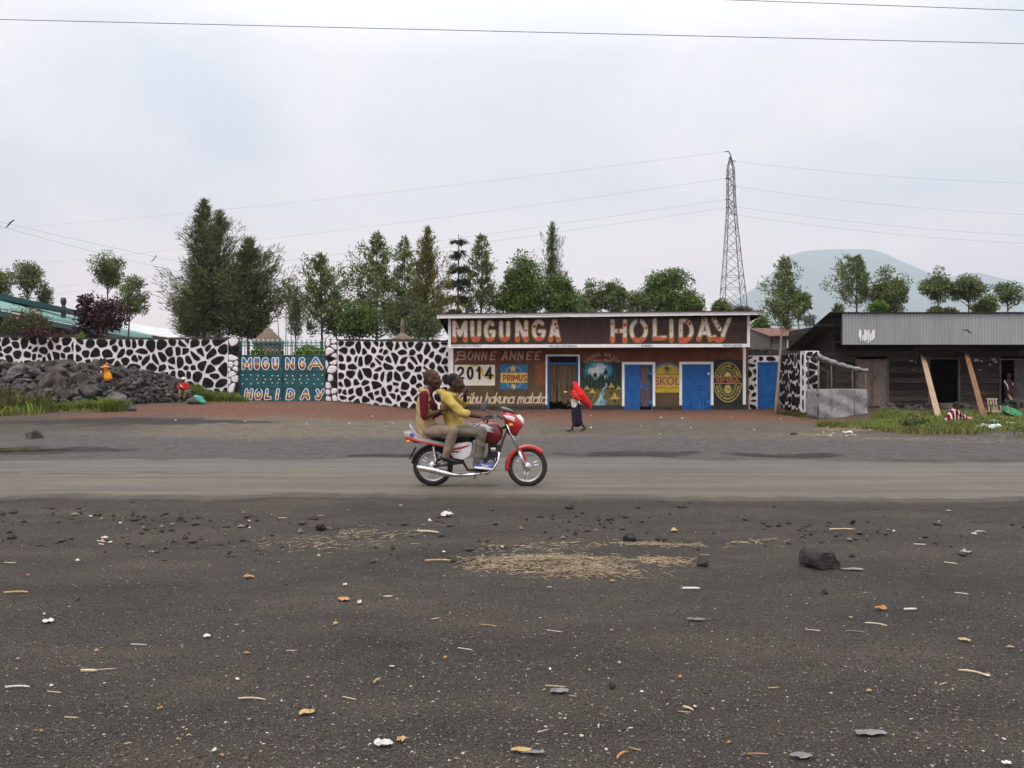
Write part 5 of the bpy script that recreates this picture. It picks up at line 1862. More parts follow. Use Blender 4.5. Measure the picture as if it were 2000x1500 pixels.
tree('small bush between the broad tree and the twin eucalyptus', 'euc', 1136, 580, 620, 18, 64, 'round', name='green_bush', leaves=3000, nb=16, group=G1)
tree('broad rounded tree with stepped crown left of the pylon', 'broad', 1300, 517, 625, 50, 68, 'round', leaves=20000, nb=80, group=G1, leafW=0.12)
tree('low shoulder bush at the right of the broad stepped tree', 'broad', 1342, 570, 628, 34, 66, 'round', name='green_bush', leaves=8000, nb=36, group=G1)
tree('pale ragged bush at the left of the broad stepped tree', 'grevillea', 1247, 565, 625, 24, 67, 'round', name='green_bush', leaves=5500, nb=28, group=G1)
tree('small round bush just in front of the pylon foot', 'euc', 1407, 582, 622, 23, 66, 'round', name='green_bush', leaves=4500, nb=24, group=G1)
tree('little yellowish bush right of the pylon foot', 'olive', 1450, 596, 622, 16, 66, 'round', name='green_bush', leaves=1500, nb=12, group=G1)
# right of the bar
tree('slim eucalyptus with bare leaning trunk in front of the plain blue door', 'euc', 1533, 500, 655, 34, 33.6, 'tuft', base_px=1514, leaves=9000, nb=70, trunk=0.06, bark='pale_bark', leafL=0.2, leafW=0.045, lean=0.05)
tree('smaller eucalyptus with clumped crown behind the slim leaning one', 'euc', 1560, 563, 628, 17, 48, 'umbrella', leaves=4200, nb=22, group=G1)
tree('dark mounded bush between the bar roof and the rusty house', 'broad', 1487, 620, 655, 20, 62, 'round', name='green_bush', leaves=3500, nb=20, group=G1)
for px, yt in ((1574, 618), (1581, 612), (1589, 616)):
    tree('tiny far conifer in the trio over the rusty roof, %s' % {1574: 'left', 1581: 'middle', 1589: 'right'}[px], 'dark', px, yt, 640, 5, 95, 'spire', name='far_conifer', leaves=900, nb=30, group='tiny far conifers')
tree('open-crowned silky oak, first tree above the grey fascia', 'grevillea', 1675, 500, 605, 30, 60, 'tuft', leaves=10000, nb=50, group=G1, seed=3)
tree('dense dark round tree beside the open silky oak over the grey fascia', 'euc', 1737, 528, 622, 34, 60, 'round', leaves=14000, nb=50, group=G1, leafW=0.1)
tree('little light green bush between the silky oak and dense tree', 'fresh', 1716, 588, 622, 15, 58, 'round', name='green_bush', leaves=2500, nb=14, group=G1)
tree('umbrella-shaped eucalyptus, left of the pair over the grey fascia', 'euc', 1832, 527, 592, 32, 60, 'umbrella', leaves=8500, group=G1)
tree('umbrella-shaped eucalyptus, darker right one of the pair over the fascia', 'euc', 1892, 529, 597, 27, 59, 'umbrella', leaves=9000, group=G1, seed=77)
tree('pale bush right of the umbrella-shaped pair', 'grevillea', 1924, 575, 622, 21, 60, 'round', name='green_bush', leaves=4000, nb=24, group=G1)
tree('thin airy eucalyptus nearest the right edge over the fascia', 'euc', 1968, 542, 600, 26, 61, 'umbrella', leaves=4200, nb=40, group=G1)
tree('tiny bush tip at the corner of the shack roof', 'grevillea', 1638, 593, 620, 8, 60, 'round', name='green_bush', leaves=900, nb=8, group=G1)
tree('small dark bush under the left umbrella-shaped eucalyptus', 'euc', 1826, 598, 622, 14, 58, 'round', name='green_bush', leaves=2200, nb=12, group=G1)
tree('yellowish bush under the gap of the umbrella-shaped pair', 'olive', 1855, 599, 622, 12, 58, 'round', name='green_bush', leaves=1600, nb=10, group=G1)

# burgundy bush, hedge behind the gate, rose bush over the wall
tree('burgundy-leaved bush rising above the stone wall left of centre', 'burgundy', 193, 580, 656, 56, 43.5, 'umbrella', name='burgundy_bush', leaves=9000, nb=60, leafL=0.17, leafW=0.1, trunk=0.06)
tree('bright green hedge bush seen through the left gate railing', 'fresh', 517, 672, 704, 33, 47, 'round', name='green_bush', leaves=6000, nb=40, group='bright green bushes behind the gate')
tree('green hedge bush seen through the right gate railing', 'fresh', 606, 676, 706, 30, 47, 'round', name='green_bush', leaves=4500, nb=34, group='bright green bushes behind the gate')
rose = tree('tangled rose bush with pink flowers hanging over the left wall', 'olive', 45, 605, 664, 58, 41.4, 'umbrella', name='rose_bush', leaves=6500, nb=60, leafL=0.12, leafW=0.06, trunk=0.05)
mb = MB()
rng = random.Random(3)
pk = mat('pink_petals', (0.62, 0.2, 0.22), 0.7, 0.2)
for px, py in ((37, 614), (34, 622), (72, 612), (79, 648), (20, 608), (64, 606), (56, 636)):
    p = PX(px, py, 40.6 + rng.uniform(0, 0.4))
    for k in range(5):
        a = k * 1.257
        mb.sphere(p + Vector((0.03 * math.cos(a), rng.uniform(-0.02, 0.02), 0.03 * math.sin(a))), (0.032, 0.02, 0.032), 0, 7, 5)
    mb.sphere(p + Vector((0, -0.02, 0)), 0.022, 0, 6, 4)
mb.build('flowers', pk, rose)
cr_ = tree('dark reddish creeper sprawling over the top of the left wall', 'burgundy', 92, 640, 672, 62, 40.6, 'round', name='creeper_bush', leaves=4500, nb=46, leafL=0.12, leafW=0.06, trunk=0.04)
tree('small yellow-green weed growing on top of the wall', 'fresh', 157, 650, 664, 8, 40.15, 'round', name='wall_weed', leaves=500, nb=9, leafL=0.09, leafW=0.04, trunk=0.02)

# ================================================================ BACKGROUND BUILDINGS
def quadprism(mb, pts, th, mi=0):
    """a slab: four corner points and a thickness downwards"""
    a = [Vector(p) for p in pts]
    b = [p - Vector((0, 0, th)) for p in a]
    mb.add(a + b, [(0, 1, 2, 3), (7, 6, 5, 4), (0, 4, 5, 1), (1, 5, 6, 2), (2, 6, 7, 3), (3, 7, 4, 0)], mi)

m = MT('turquoise_roof_sheet', 0.5, 0.35, 0.1)
f = m.noise(0.7, 5, 0.6)
wv = m.n('ShaderNodeTexWave', wave_type='BANDS', bands_direction='Y')
wv.inputs['Scale'].default_value = 1.6
m.l(m.co, wv.inputs['Vector'])
c = m.ramp(f, [(0.3, (0.085, 0.2, 0.18)), (0.7, (0.15, 0.31, 0.27))])
m.color(m.mix(m.ramp(wv.outputs['Fac'], [(0.1, 0.4), (0.5, 0.0)]), c, (0.07, 0.17, 0.15)))
gh = thing('green_roof_house', 'long house with turquoise metal roof behind the left stone wall', 'house', (-24, 56, 0.5))
E0, E1 = PX(-70, 588, 41.5), PX(258, 657, 72)
R0, R1 = PX(-70, 567, 47.5), PX(325, 661, 86)
mb = MB()
quadprism(mb, (E0, E1, R1, R0), 0.06)
mb.build('roof', m.mat, gh)
mb = MB()
tq = mat('dark_teal_trim', (0.015, 0.075, 0.075), 0.5, 0.2)
mb.bar(PX(-70, 566, 47.4), PX(170, 616, 62), 0.5, 0.35, 0, up=(0, 0, 1))
mb.bar(E0 + Vector((0, 0, -0.3)), E1 + Vector((0, 0, -0.25)), 0.08, 0.34, 0, up=(0, 0, 1))
mb.build('roof_trim', tq, gh)
mb = MB()
o_ = Vector((-0.8, 0.5, 0))
a, b = E0 + o_, E1 + o_
mb.add([(a.x, a.y, 0.3), (b.x, b.y, 0.3), (b.x, b.y, b.z - 0.1), (a.x, a.y, a.z - 0.1), (a.x - 5, a.y + 2, 0.3), (b.x - 5, b.y + 2, 0.3), (b.x - 5, b.y + 2, b.z - 0.1), (a.x - 5, a.y + 2, a.z - 0.1)],
       [(0, 1, 2, 3), (4, 7, 6, 5), (0, 3, 7, 4), (1, 5, 6, 2)])
mb.build('wall', mat('dark_house_wall', (0.05, 0.042, 0.036), 0.9, 0.3), gh)
mb = MB()
p = PX(124, 592, 57)
mb.lathe([(0.02, 0.4), (0.16, 0.35), (0.2, 0.1), (0.14, -0.1), (0.1, -0.2), (0.2, -0.3), (0.16, -0.6), (0.16, -1.0)], p, 'z', 10)
mb.build('roof_finial', M['dark'], gh)

sh = thing('silver_roof_house', 'low house with pale silver metal roof, left of the tall casuarinas', 'house', (-30, 84, 0.5))
mb = MB()
quadprism(mb, (PX(246, 646, 80), PX(352, 662, 80), PX(338, 644, 90), PX(240, 629, 90)), 0.08)
mb.build('roof', mat('pale_metal_roof', (0.42, 0.43, 0.44), 0.5, 0.12, 1, metal=0.1, col2=(0.52, 0.53, 0.54)), sh)
mb = MB()
a, b = PX(250, 650, 80.3), PX(350, 664, 80.3)
mb.add([(a.x, a.y, 0.3), (b.x, b.y, 0.3), (b.x, b.y, b.z), (a.x, a.y, a.z), (a.x, a.y + 8, 0.3), (b.x, b.y + 8, 0.3), (b.x, b.y + 8, b.z), (a.x, a.y + 8, a.z)], [(0, 1, 2, 3), (4, 7, 6, 5), (1, 5, 6, 2), (0, 3, 7, 4)])
mb.build('wall', M['concrete'], sh)

def thatch_hut(label, px, ytop, yeave, hw, Y, finial):
    x = (px - 1000) * Y / FPX
    zt, ze_ = CAMZ - (ytop - HZ) * Y / FPX, CAMZ - (yeave - HZ) * Y / FPX
    r = hw * Y / FPX
    h = thing('thatched_hut', label, 'hut', (x, Y, 0.5), 'thatched huts behind the wall')
    m = mat('old_thatch', (0.13, 0.098, 0.075), 0.95, 0.35, 1, 0.8, 1, stretch=(14, 14, 2.5), bdist=0.05)
    mb = MB()
    mb.lathe([(r, ze_ - 0.12), (r * 1.02, ze_), (r * 0.68, ze_ + (zt - ze_) * 0.4), (r * 0.33, ze_ + (zt - ze_) * 0.75), (0.12, zt), (0.01, zt + 0.02)], (x, Y, 0), 'z', 28)
    rf = mb.build('roof', m, h)
    if finial:
        mb = MB()
        mb.lathe([(0.14, zt - 0.1), (0.1, zt + 0.25), (0.13, zt + 0.3), (0.11, zt + 0.6), (0.02, zt + 0.75)], (x, Y, 0), 'z', 10)
        mb.build('finial', m, rf)
    mb = MB()
    mb.lathe([(r * 0.85, 0.3), (r * 0.85, ze_ + 0.05)], (x, Y, 0), 'z', 20)
    mb.build('wall', mat('mud_wall', (0.16, 0.12, 0.09), 0.9, 0.3), h)
thatch_hut('thatched hut roof behind the gate, between the casuarina and saplings', 524, 641, 668, 30, 47, False)
thatch_hut('pointed thatched hut roof with finial peeping over the middle wall', 786, 650, 664, 24, 44, True)

def far_house(label, x0, x1, yt, ye, yb, Y, gable=False):
    h = thing('rusty_roof_house', label, 'house', ((x0 + x1 - 2000) / 2 * Y / FPX, Y, 0.3), 'rusty roofed houses in the gap')
    m = mat('rusty_roof', (0.105, 0.045, 0.035), 0.8, 0.35, 1.2, col2=(0.17, 0.075, 0.055))
    a, b = PX(x0, ye, Y), PX(x1, ye, Y)
    dz = CAMZ + (HZ - yt) * (Y + 5) / FPX - a.z
    mb = MB()
    back = Vector((0, 5, dz + 5 * 0.0))
    quadprism(mb, (a + Vector((-0.3, -0.4, 0)), b + Vector((0.3, -0.4, 0)), b + back, a + back), 0.06)
    quadprism(mb, (a + back, b + back, b + Vector((0, 10, 0)), a + Vector((0, 10, 0))), 0.06)
    mb.build('roof', m, h)
    mb = MB()
    mb.box(a.x, b.x, Y, Y + 0.15, 0.2, a.z - 0.02)
    mb.add([(a.x, Y, a.z - 0.06), (a.x, Y + 5, a.z + dz - 0.06), (a.x, Y + 10, a.z - 0.06), (a.x, Y + 10, 0.2), (a.x, Y, 0.2)], [(0, 1, 2, 3, 4)])
    mb.add([(b.x, Y, b.z - 0.06), (b.x, Y + 5, b.z + dz - 0.06), (b.x, Y + 10, b.z - 0.06), (b.x, Y + 10, 0.2), (b.x, Y, 0.2)], [(0, 1, 2, 3, 4)])
    mb.build('wall', mat('grey_plank_wall', (0.12, 0.108, 0.1), 0.9, 0.3, 1, stretch=(0.5, 1, 9)), h)
    return h
far_house('small rusty roofed plank house just right of the bar', 1440, 1500, 643, 657, 680, 58)
h2 = far_house('rusty roofed plank house between the bar and the plank shack', 1507, 1600, 641, 656, 690, 52)
mb = MB()
a, b = PX(1538, 664, 51.9), PX(1552, 679, 51.9)
for p, q in (((a.x, a.z), (b.x, a.z)), ((a.x, b.z), (b.x, b.z)), ((a.x, a.z), (a.x, b.z)), ((b.x, a.z), (b.x, b.z)), (((a.x + b.x) / 2, a.z), ((a.x + b.x) / 2, b.z)), ((a.x, (a.z + b.z) / 2), (b.x, (a.z + b.z) / 2))):
    mb.bar((p[0], 51.9, p[1]), (q[0], 51.9, q[1]), 0.06, 0.06)
mb.build('window', M['white_paint'], h2)

# ================================================================ PYLON AND WIRES
YP = 150.0
pyl = thing('lattice_pylon', 'tall steel lattice power pylon rising behind the bar, left of the volcano', 'pylon', ((1431 - 1000) * YP / FPX, YP, 0.5))
px_ = lambda a: (a - 1000) * YP / FPX
zp = lambda b: CAMZ - (b - HZ) * YP / FPX
lev = [(305.5, 1.2), (312, 2.2), (327, 5.6), (340, 6.1), (355, 6.3), (371, 6.6), (388, 7), (405, 7.4), (425, 8.6), (445, 10), (467, 11.5), (490, 13.2), (515, 15), (540, 17), (563, 19), (600, 21.5), (640, 24), (700, 27)]
cxl = lambda py: px_(1426.5 + (py - 305) * 0.0185)
def ringp(i):
    py, hw = lev[i]
    h = hw * YP / FPX
    return [Vector((cxl(py) + sx * h, YP + sy * h, zp(py))) for sx, sy in ((-1, -1), (1, -1), (1, 1), (-1, 1))]
mb, mbx = MB(), MB()
for i in range(len(lev) - 1):
    a, b = ringp(i), ringp(i + 1)
    for k in range(4):
        k2 = (k + 1) % 4
        mb.bar(a[k], b[k], 0.12, 0.12)
        mbx.bar(a[k], b[k2], 0.065, 0.04)
        mbx.bar(a[k2], b[k], 0.065, 0.04)
        if i % 2 == 0 or i > 12:
            mbx.bar(b[k], b[k2], 0.07, 0.05)
mb.build('tower_legs', M['steel'], pyl)
mbx.build('lattice_bracing', M['steel'], pyl)
arms = [(306, -0.6, 0.9), (357, -0.6, 1.3), (397, -0.9, 0.9), (413, 0.5, 1.2)]
for py, l, r in arms:
    q = MB()
    for s_ in (-1, 1):
        q.bar((cxl(py), YP + s_ * 0.5, zp(py)), (cxl(py) + s_ * 1.2, YP + s_ * 3.2, zp(py) + 0.1), 0.14, 0.12)
        q.tube([(cxl(py) + s_ * 1.2, YP + s_ * 3.2, zp(py) + 0.1), (cxl(py) + s_ * 1.9, YP + s_ * 3.2, zp(py))], 0.09, 6)
    q.build('cross_arm', M['steel'], pyl)

def wire(label, p, q, r, sag=0.0, group=None, n=24):
    mb = MB()
    p, q = Vector(p), Vector(q)
    pts = []
    for i in range(n + 1):
        t = i / n
        v = p.lerp(q, t)
        v.z -= sag * 4 * t * (1 - t)
        pts.append(v - p)
    mb.tube(pts, r, 5)
    o = mb.build('power_cable', M['wire'], None, recalc=False)
    o.location = p
    return tag(o, label, 'cable', group)
for i, (py, yl, yr, nm) in enumerate(((306, 440, 352, 'topmost'), (357, 515, 415, 'second'), (397, 566, 456, 'third'), (413, 578, 472, 'lowest'))):
    a = Vector((cxl(py) - 1.9, YP - 3.2, zp(py)))
    wire('%s thin power line running left from the pylon' % nm, a, PX(-60, yl + 10, 240), 0.013, 1.4, 'power lines of the pylon')
    b = Vector((cxl(py) + 1.9, YP + 3.2, zp(py)))
    wire('%s thin power line running right from the pylon' % nm, b, PX(2080, yr + 7, 165), 0.013, 0.9, 'power lines of the pylon')
wire('dark cable crossing the whole sky near the top of the picture', PX(-150, 34.5, 13), PX(2150, 89, 12), 0.0052, 0.0)
wire('short stretch of dark cable in the upper right corner of the sky', PX(1100, -12, 12.5), PX(2150, 26, 12), 0.005, 0.0)
wire('thin service wire sagging from the left sky to the bar roof, upper', PX(-40, 424, 30), PX(900, 606, 36.5), 0.0035, 0.25)
wire('thin service wire sagging from the left sky to the bar roof, lower', PX(-40, 430, 29), PX(900, 611, 36), 0.0035, 0.55)
wire('thin wire crossing in front of the bar fascia to the shack', PX(895, 612, 36.2), PX(1645, 633, 34.6), 0.006, 0.18)
wire('second thin wire crossing in front of the bar fascia', PX(910, 606, 36.2), PX(1645, 637, 34.5), 0.007, 0.12)
def twig(label, pts, r):
    mb = MB()
    mb.tube([PX(*p) for p in pts], r, 6)
    tag(mb.build('hanging_scrap', M['dark']), label, 'scrap')
twig('curled dark scrap caught on the service wires at far left', [(11, 445, 29.2), (16, 440, 29.2), (21, 434, 29.2), (28, 429.5, 29.2)], [0.008, 0.022, 0.026, 0.018])
twig('small twisted scrap dangling from the wire left of the casuarinas', [(294, 512, 32), (299, 508, 32), (304, 502, 32), (306, 496, 32)], [0.006, 0.016, 0.016, 0.006])
twig('broken branch piece dangling over the grey corrugated fascia', [(1878, 644, 34.5), (1889, 644.5, 34.5), (1893, 648, 34.5), (1899, 653, 34.5)], [0.008, 0.03, 0.035, 0.006])
twig('thin dry twig caught above the left end of the bar roof', [(955, 606, 36.2), (970, 610, 36.2), (980, 616, 36.2)], [0.006, 0.02, 0.006])

# ================================================================ RUBBLE, GRASS, LITTER
def rock_mesh(name, seed, mat_, rough=0.22, sub=3, cuts=9):
    """an angular rock of about unit diameter"""
    rng = random.Random(seed)
    bm = bmesh.new()
    bmesh.ops.create_icosphere(bm, subdivisions=sub, radius=0.5)
    pl = []
    for _ in range(cuts):
        n = Vector((rng.gauss(0, 1), rng.gauss(0, 1), rng.gauss(0, 1))).normalized()
        pl.append((n, rng.uniform(0.2, 0.4)))
    for v in bm.verts:
        for n, d in pl:
            k = v.co.dot(n)
            if k > d:
                v.co -= n * (k - d) * 0.94
        p = v.co.normalized()
        k = 1 + rough * 0.35 * math.sin(7 * p.x + seed) * math.sin(6 * p.y + 2 * seed) + rng.uniform(-1, 1) * rough * 0.12
        v.co *= k
    me = bpy.data.meshes.new(name)
    bm.to_mesh(me)
    bm.free()
    me.materials.append(mat_)
    return me

M['lava2'] = mat('brown_lava_rock', (0.052, 0.043, 0.039), 0.9, 0.5, 3.0, 0.9, 12, bdist=0.05, col2=(0.095, 0.08, 0.072))
M['lava3'] = mat('grey_lava_rock', (0.05, 0.048, 0.048), 0.9, 0.45, 2.2, 0.9, 10, bdist=0.06, col2=(0.14, 0.136, 0.132))
rock_meshes = [rock_mesh('rock', 100 + i, (M['lava2'], M['lava'], M['lava3'], M['lava2'])[i % 4]) for i in range(9)]

# body of the heap with its countless small stones
def heap_body():
    xs = np.linspace(-33, -14.3, 200)
    ys = np.linspace(31, 39.9, 110)
    X, Y = np.meshgrid(xs, ys)
    hp = heap(X, Y)
    Z = gz(X, Y) + hp - 0.06 + (fbm(X, Y, 2.5, 3, 8) - 0.5) * 0.3 * np.minimum(1, hp * 3)
    i, j = np.meshgrid(np.arange(199), np.arange(109))
    a = (j * 200 + i).ravel()
    V = [np.stack([X, Y, Z], -1).reshape(-1, 3)]
    F = [np.stack([a, a + 1, a + 201, a + 200], -1)]
    base = np.array([[0, 0, 1], [0.9, 0, 0.1], [0, 0.9, -0.1], [-0.9, 0, 0.1], [0, -0.9, 0], [0, 0, -1]]) * 0.5
    tri = np.array([[0, 1, 2, 2], [0, 2, 3, 3], [0, 3, 4, 4], [0, 4, 1, 1], [5, 2, 1, 1], [5, 3, 2, 2], [5, 4, 3, 3], [5, 1, 4, 4]])
    rng = np.random.default_rng(5)
    n = 5200
    px, py = rng.uniform(-30, -14.6, n), rng.uniform(31.5, 38.6, n)
    k = heap(px, py) > 0.04
    px, py = px[k], py[k]
    n = len(px)
    s = rng.uniform(0.09, 0.27, n)
    pz = HZf(px, py) + s * 0.1
    q = rng.normal(size=(n, 3, 3))
    q, _ = np.linalg.qr(q)
    vv = (base * rng.uniform(0.7, 1.3, (n, 6, 1))) @ q
    vv = vv * s[:, None, None] + np.stack([px, py, pz], -1)[:, None, :]
    off = len(V[0])
    # triangles as their own mesh faces: split each octahedron into quads by pairing is not possible, so use a second mesh merged below
    me_v = np.concatenate([V[0], vv.reshape(-1, 3)])
    tris = (tri[None, :, :3] + (off + 6 * np.arange(n))[:, None, None]).reshape(-1, 3)
    g = F[0]
    gt = np.concatenate([g[:, [0, 1, 2]], g[:, [0, 2, 3]]])
    mi = np.concatenate([np.zeros(len(gt), int), rng.integers(0, 3, n).repeat(8)])
    o = np_mesh('rubble', me_v, np.concatenate([gt, tris]), [mat('rubble_gap_shade', (0.02, 0.018, 0.017), 0.95, 0.4, 4), M['lava2'], M['lava2']], mi=mi)  # near-black base colour puts in the shade of the gaps between rocks
    return tag(o, 'mass of small broken lava stones forming the heap along the wall', None, None, 'stuff')
heap_body()

rock_n = 0
def rock(x, y, s, label, group=None, mi=None, flat_=0.78, sink=0.18, hf=HZf, cat='rock'):
    global rock_n
    me = rock_meshes[rng_r.randrange(9) if mi is None else mi]
    o = bpy.data.objects.new('lava_rock', me)
    COL.objects.link(o)
    o.scale = (s * rng_r.uniform(0.9, 1.35), s * rng_r.uniform(0.8, 1.1), s * flat_ * rng_r.uniform(0.8, 1.2))
    o.rotation_euler = (rng_r.uniform(-0.5, 0.5), rng_r.uniform(-0.5, 0.5), rng_r.uniform(0, 6.28))
    o.location = (x, y, float(hf(x, y)) + s * flat_ * (0.5 - sink))
    rock_n += 1
    return tag(o, label, cat, group)
rng_r = random.Random(31)
LBL_BIG = 'large angular grey lava rock in the left part of the rubble heap'
LBL_SML = 'fist to head sized brown lava rock in the right part of the heap'
placed = []
cnt = 0
tries = 0
while cnt < 285 and tries < 9000:
    tries += 1
    bigside = rng_r.random() < 0.55
    if bigside:
        px, py = rng_r.uniform(-20, 262), rng_r.uniform(712, 803)
        s = rng_r.choice((0.3, 0.38, 0.45, 0.54, 0.64, 0.8)) * rng_r.uniform(0.8, 1.1)
    else:
        px, py = rng_r.uniform(200, 372), rng_r.uniform(716, 780)
        s = rng_r.uniform(0.2, 0.36)
    p = GP(px, py, HZf, 25, 39.3)
    if heap(p.x, p.y) < 0.03 or p.y > 39.2:
        continue
    if any((p.x - q[0]) ** 2 + (p.y - q[1]) ** 2 < (0.33 * (s + q[2])) ** 2 for q in placed):
        continue
    placed.append((p.x, p.y, s))
    rock(p.x, p.y, s, LBL_BIG if bigside else LBL_SML, 'big rocks of the rubble heap' if bigside else 'smaller rocks of the rubble heap')
    cnt += 1
for px, py, s, mi, lb in ((228, 795, 1.15, 2, 'biggest rounded grey boulder at the foot of the rubble heap'), (175, 772, 1.0, 5, 'broad grey slab of lava in the middle of the rubble heap'), (98, 757, 1.1, 8, 'dark angular block jutting from the left of the rubble heap'), (30, 740, 1.05, 2, 'large boulder near the left edge, high on the rubble heap'),
                          (250, 803, 0.7, 5, 'flat grey boulder just right of the biggest one at the heap foot')):
    p = GP(px, py, HZf, 25, 39.3)
    rock(p.x, p.y, s, lb, None, mi, 0.8, 0.25)
# mud bank and stones under the shack
LB2 = 'dark lava stone embedded in the mud bank below the shack wall'
for k in range(90):
    x, y = rng_r.uniform(14.6, 24.5), rng_r.uniform(31.5, 35.9)
    rock(x, y, rng_r.uniform(0.2, 0.5) * (0.6 + (y - 31.5) * 0.13), LB2, 'stones of the mud bank', None, 0.7, 0.35, gz)

# foreground stones
p = GP(1611, 1112)
m = MT('weathered_boulder', 0.95, 0.2)
f = m.noise(6, 6, 0.7)
m.color(m.ramp(f, [(0.3, (0.06, 0.056, 0.053)), (0.55, (0.115, 0.108, 0.10)), (0.75, (0.18, 0.17, 0.16))]))
m.bump(m.noise(9, 7, 0.8), 1.0, 0.14)
me = rock_mesh('rock', 5, m.mat, 0.34, 5, 5)
o = link_mesh('boulder', me)
o.scale = (0.41, 0.34, 0.235)
o.rotation_euler = (0.1, 0.08, 2.1)
o.location = p + Vector((0, 0.1, 0.07))
tag(o, 'single grey boulder lying on the dark foreground ground at right', 'rock')
for px, py, s, lb, mi in ((1229, 1056, 0.15, 'rounded brown stone beside the strip of straw, above the main straw patch', 2), (1288, 1056, 0.1, 'small dark stone right of the rounded brown stone', 0), (627, 1033, 0.16, 'dark clod of lava by the straw left of centre', 0),
                          (152, 1177, 0.06, 'small black clod on the bare ground at lower left', 0), (1611, 1158, 0.07, 'small reddish stone just below the boulder', 1), (446, 1083, 0.07, 'dark reddish pebble left of the straw', 1),
                          (1372, 1102, 0.13, 'clump of dark earth right of the straw patch', 0), (1665, 1087, 0.06, 'dark pebble right of the boulder', 0), (1113, 991, 0.13, 'pale brown stone near the road edge at centre', 1), (580, 1443, 0.05, 'brown pebble near the bottom of the picture left of centre', 1),
                          (1551, 851, 0.22, 'dark stone on the far gravel verge right of the bar', 0), (66, 856, 0.45, 'flat dark slab lying by the puddle at left', 0), (24, 1052, 0.1, 'dark reddish stone at the far left of the foreground', 1),
                          (353, 1017, 0.1, 'dark clod left of centre near the road edge', 0), (1664, 1022, 0.08, 'small pale stone near the road edge at right', 1), (1195, 1340, 0.04, 'dark pebble in the lower middle of the foreground', 0)):
    p = GP(px, py)
    rock(p.x, p.y, s, lb, None, mi, 0.7, 0.25, gz, 'stone')

# ---- grass
def blades(name, label, regions, mats, seed):
    """regions: (count, sampler(rng, n) -> x, y, height)"""
    rng = np.random.default_rng(seed)
    V, F, MI = [], [], []
    b = 0
    for n, smp, mi in regions:
        x, y, h = smp(rng, n)
        n = len(x)
        z = HZf(x, y) - 0.01
        a = rng.uniform(0, 6.283, n)
        wd = rng.uniform(0.008, 0.02, n) * (0.6 + h * 2)
        le = rng.normal(size=(n, 2)) * h[:, None] * 0.35
        p = np.stack([x, y, z], -1)
        s = np.stack([np.cos(a) * wd, np.sin(a) * wd, np.zeros(n)], -1)
        mid = p + np.stack([le[:, 0] * 0.35, le[:, 1] * 0.35, h * 0.6], -1)
        tip = p + np.stack([le[:, 0], le[:, 1], h * rng.uniform(0.75, 1.0, n)], -1)
        v = np.stack([p - s, p + s, mid + s * 0.7, mid - s * 0.7, tip], 1).reshape(-1, 3)
        k = b + 5 * np.arange(n)
        F.append(np.concatenate([np.stack([k, k + 1, k + 2], -1), np.stack([k, k + 2, k + 3], -1), np.stack([k + 3, k + 2, k + 4], -1)]))
        MI.append(np.full(3 * n, mi))
        V.append(v)
        b += 5 * n
    o = np_mesh(name, np.concatenate(V), np.concatenate(F), mats, mi=np.concatenate(MI))
    return tag(o, label, None, None, 'stuff')
GM = [leaf_mat('green_grass_blades', (0.17, 0.225, 0.055), 0.4, 0.35), leaf_mat('dry_grass_blades', (0.24, 0.21, 0.09), 0.35, 0.3, (1.2, 1.05, 0.8)), leaf_mat('dull_weed_blades', (0.08, 0.085, 0.03), 0.45, 0.25)]
def patch(cx, cy, rx, ry, h0, h1, clump=1.5, power=1.0):
    def f(rng, n):
        a, r = rng.uniform(0, 6.283, n), np.sqrt(rng.random(n)) ** power
        x, y = cx + rx * r * np.cos(a), cy + ry * r * np.sin(a)
        k = fbm(x, y, clump, 3, 12)
        keep = rng.random(n) < np.clip((k - 0.3) * 3.5, 0.06, 1)
        h = (h0 + (h1 - h0) * rng.random(n) ** 1.5) * (0.5 + k)
        return x[keep], y[keep], h[keep]
    return f
def verge(h0, h1, inset=0.0):
    def f(rng, n):
        x = rng.uniform(10.2, 24, n)
        y0 = np.interp(x, [10.2, 11.5, 13, 16, 24], [26.8, 24.6, 22.8, 21.6, 21.2]) + (fbm(x, x * 0, 1.2, 3, 3) - 0.5) * 1.6
        y1 = np.interp(x, [10.2, 12.5, 14, 18, 24], [27.2, 28.6, 30.8, 30.2, 29.5]) + (fbm(x, x * 0, 1.0, 3, 6) - 0.5) * 1.5
        t = rng.random(n)
        y = y0 + inset + (y1 - y0 - inset) * t
        k = fbm(x, y, 1.3, 3, 14)
        edge = np.minimum(t, 1 - t) * 5 + 0.25
        keep = (rng.random(n) < np.clip((k - 0.28) * 3.2 * edge, 0.03, 1)) & (y1 > y0 + inset)
        h = (h0 + (h1 - h0) * rng.random(n)) * (0.45 + k)
        return x[keep], y[keep], h[keep]
    return f
blades('grass', 'strip of green grass before the plank shack', [(64000, verge(0.05, 0.2, 0.5), 0), (20000, verge(0.05, 0.18, -0.4), 1), (9000, verge(0.05, 0.22), 2)], GM, 1)
blades('grass', 'tall weedy grass at the left edge by the heap', [(6500, patch(-20.2, 31.0, 2.6, 1.5, 0.25, 0.85, 1.0), 2), (2500, patch(-20, 30.2, 2.8, 1.2, 0.2, 0.6, 1.0), 0), (3500, patch(-20, 29.6, 3.0, 1.0, 0.1, 0.35), 1),
                                                                 (3000, patch(-18.4, 31.3, 1.0, 0.4, 0.1, 0.4), 0), (2600, patch(-17.0, 32.0, 1.0, 0.3, 0.1, 0.45), 0), (2200, patch(-15.2, 31.4, 0.5, 0.35, 0.2, 0.6), 0), (1500, patch(-16.5, 31.4, 2.4, 0.5, 0.05, 0.2), 1),
                                                                 (1200, patch(-20.5, 26.4, 0.8, 0.5, 0.1, 0.3), 0)], GM, 2)
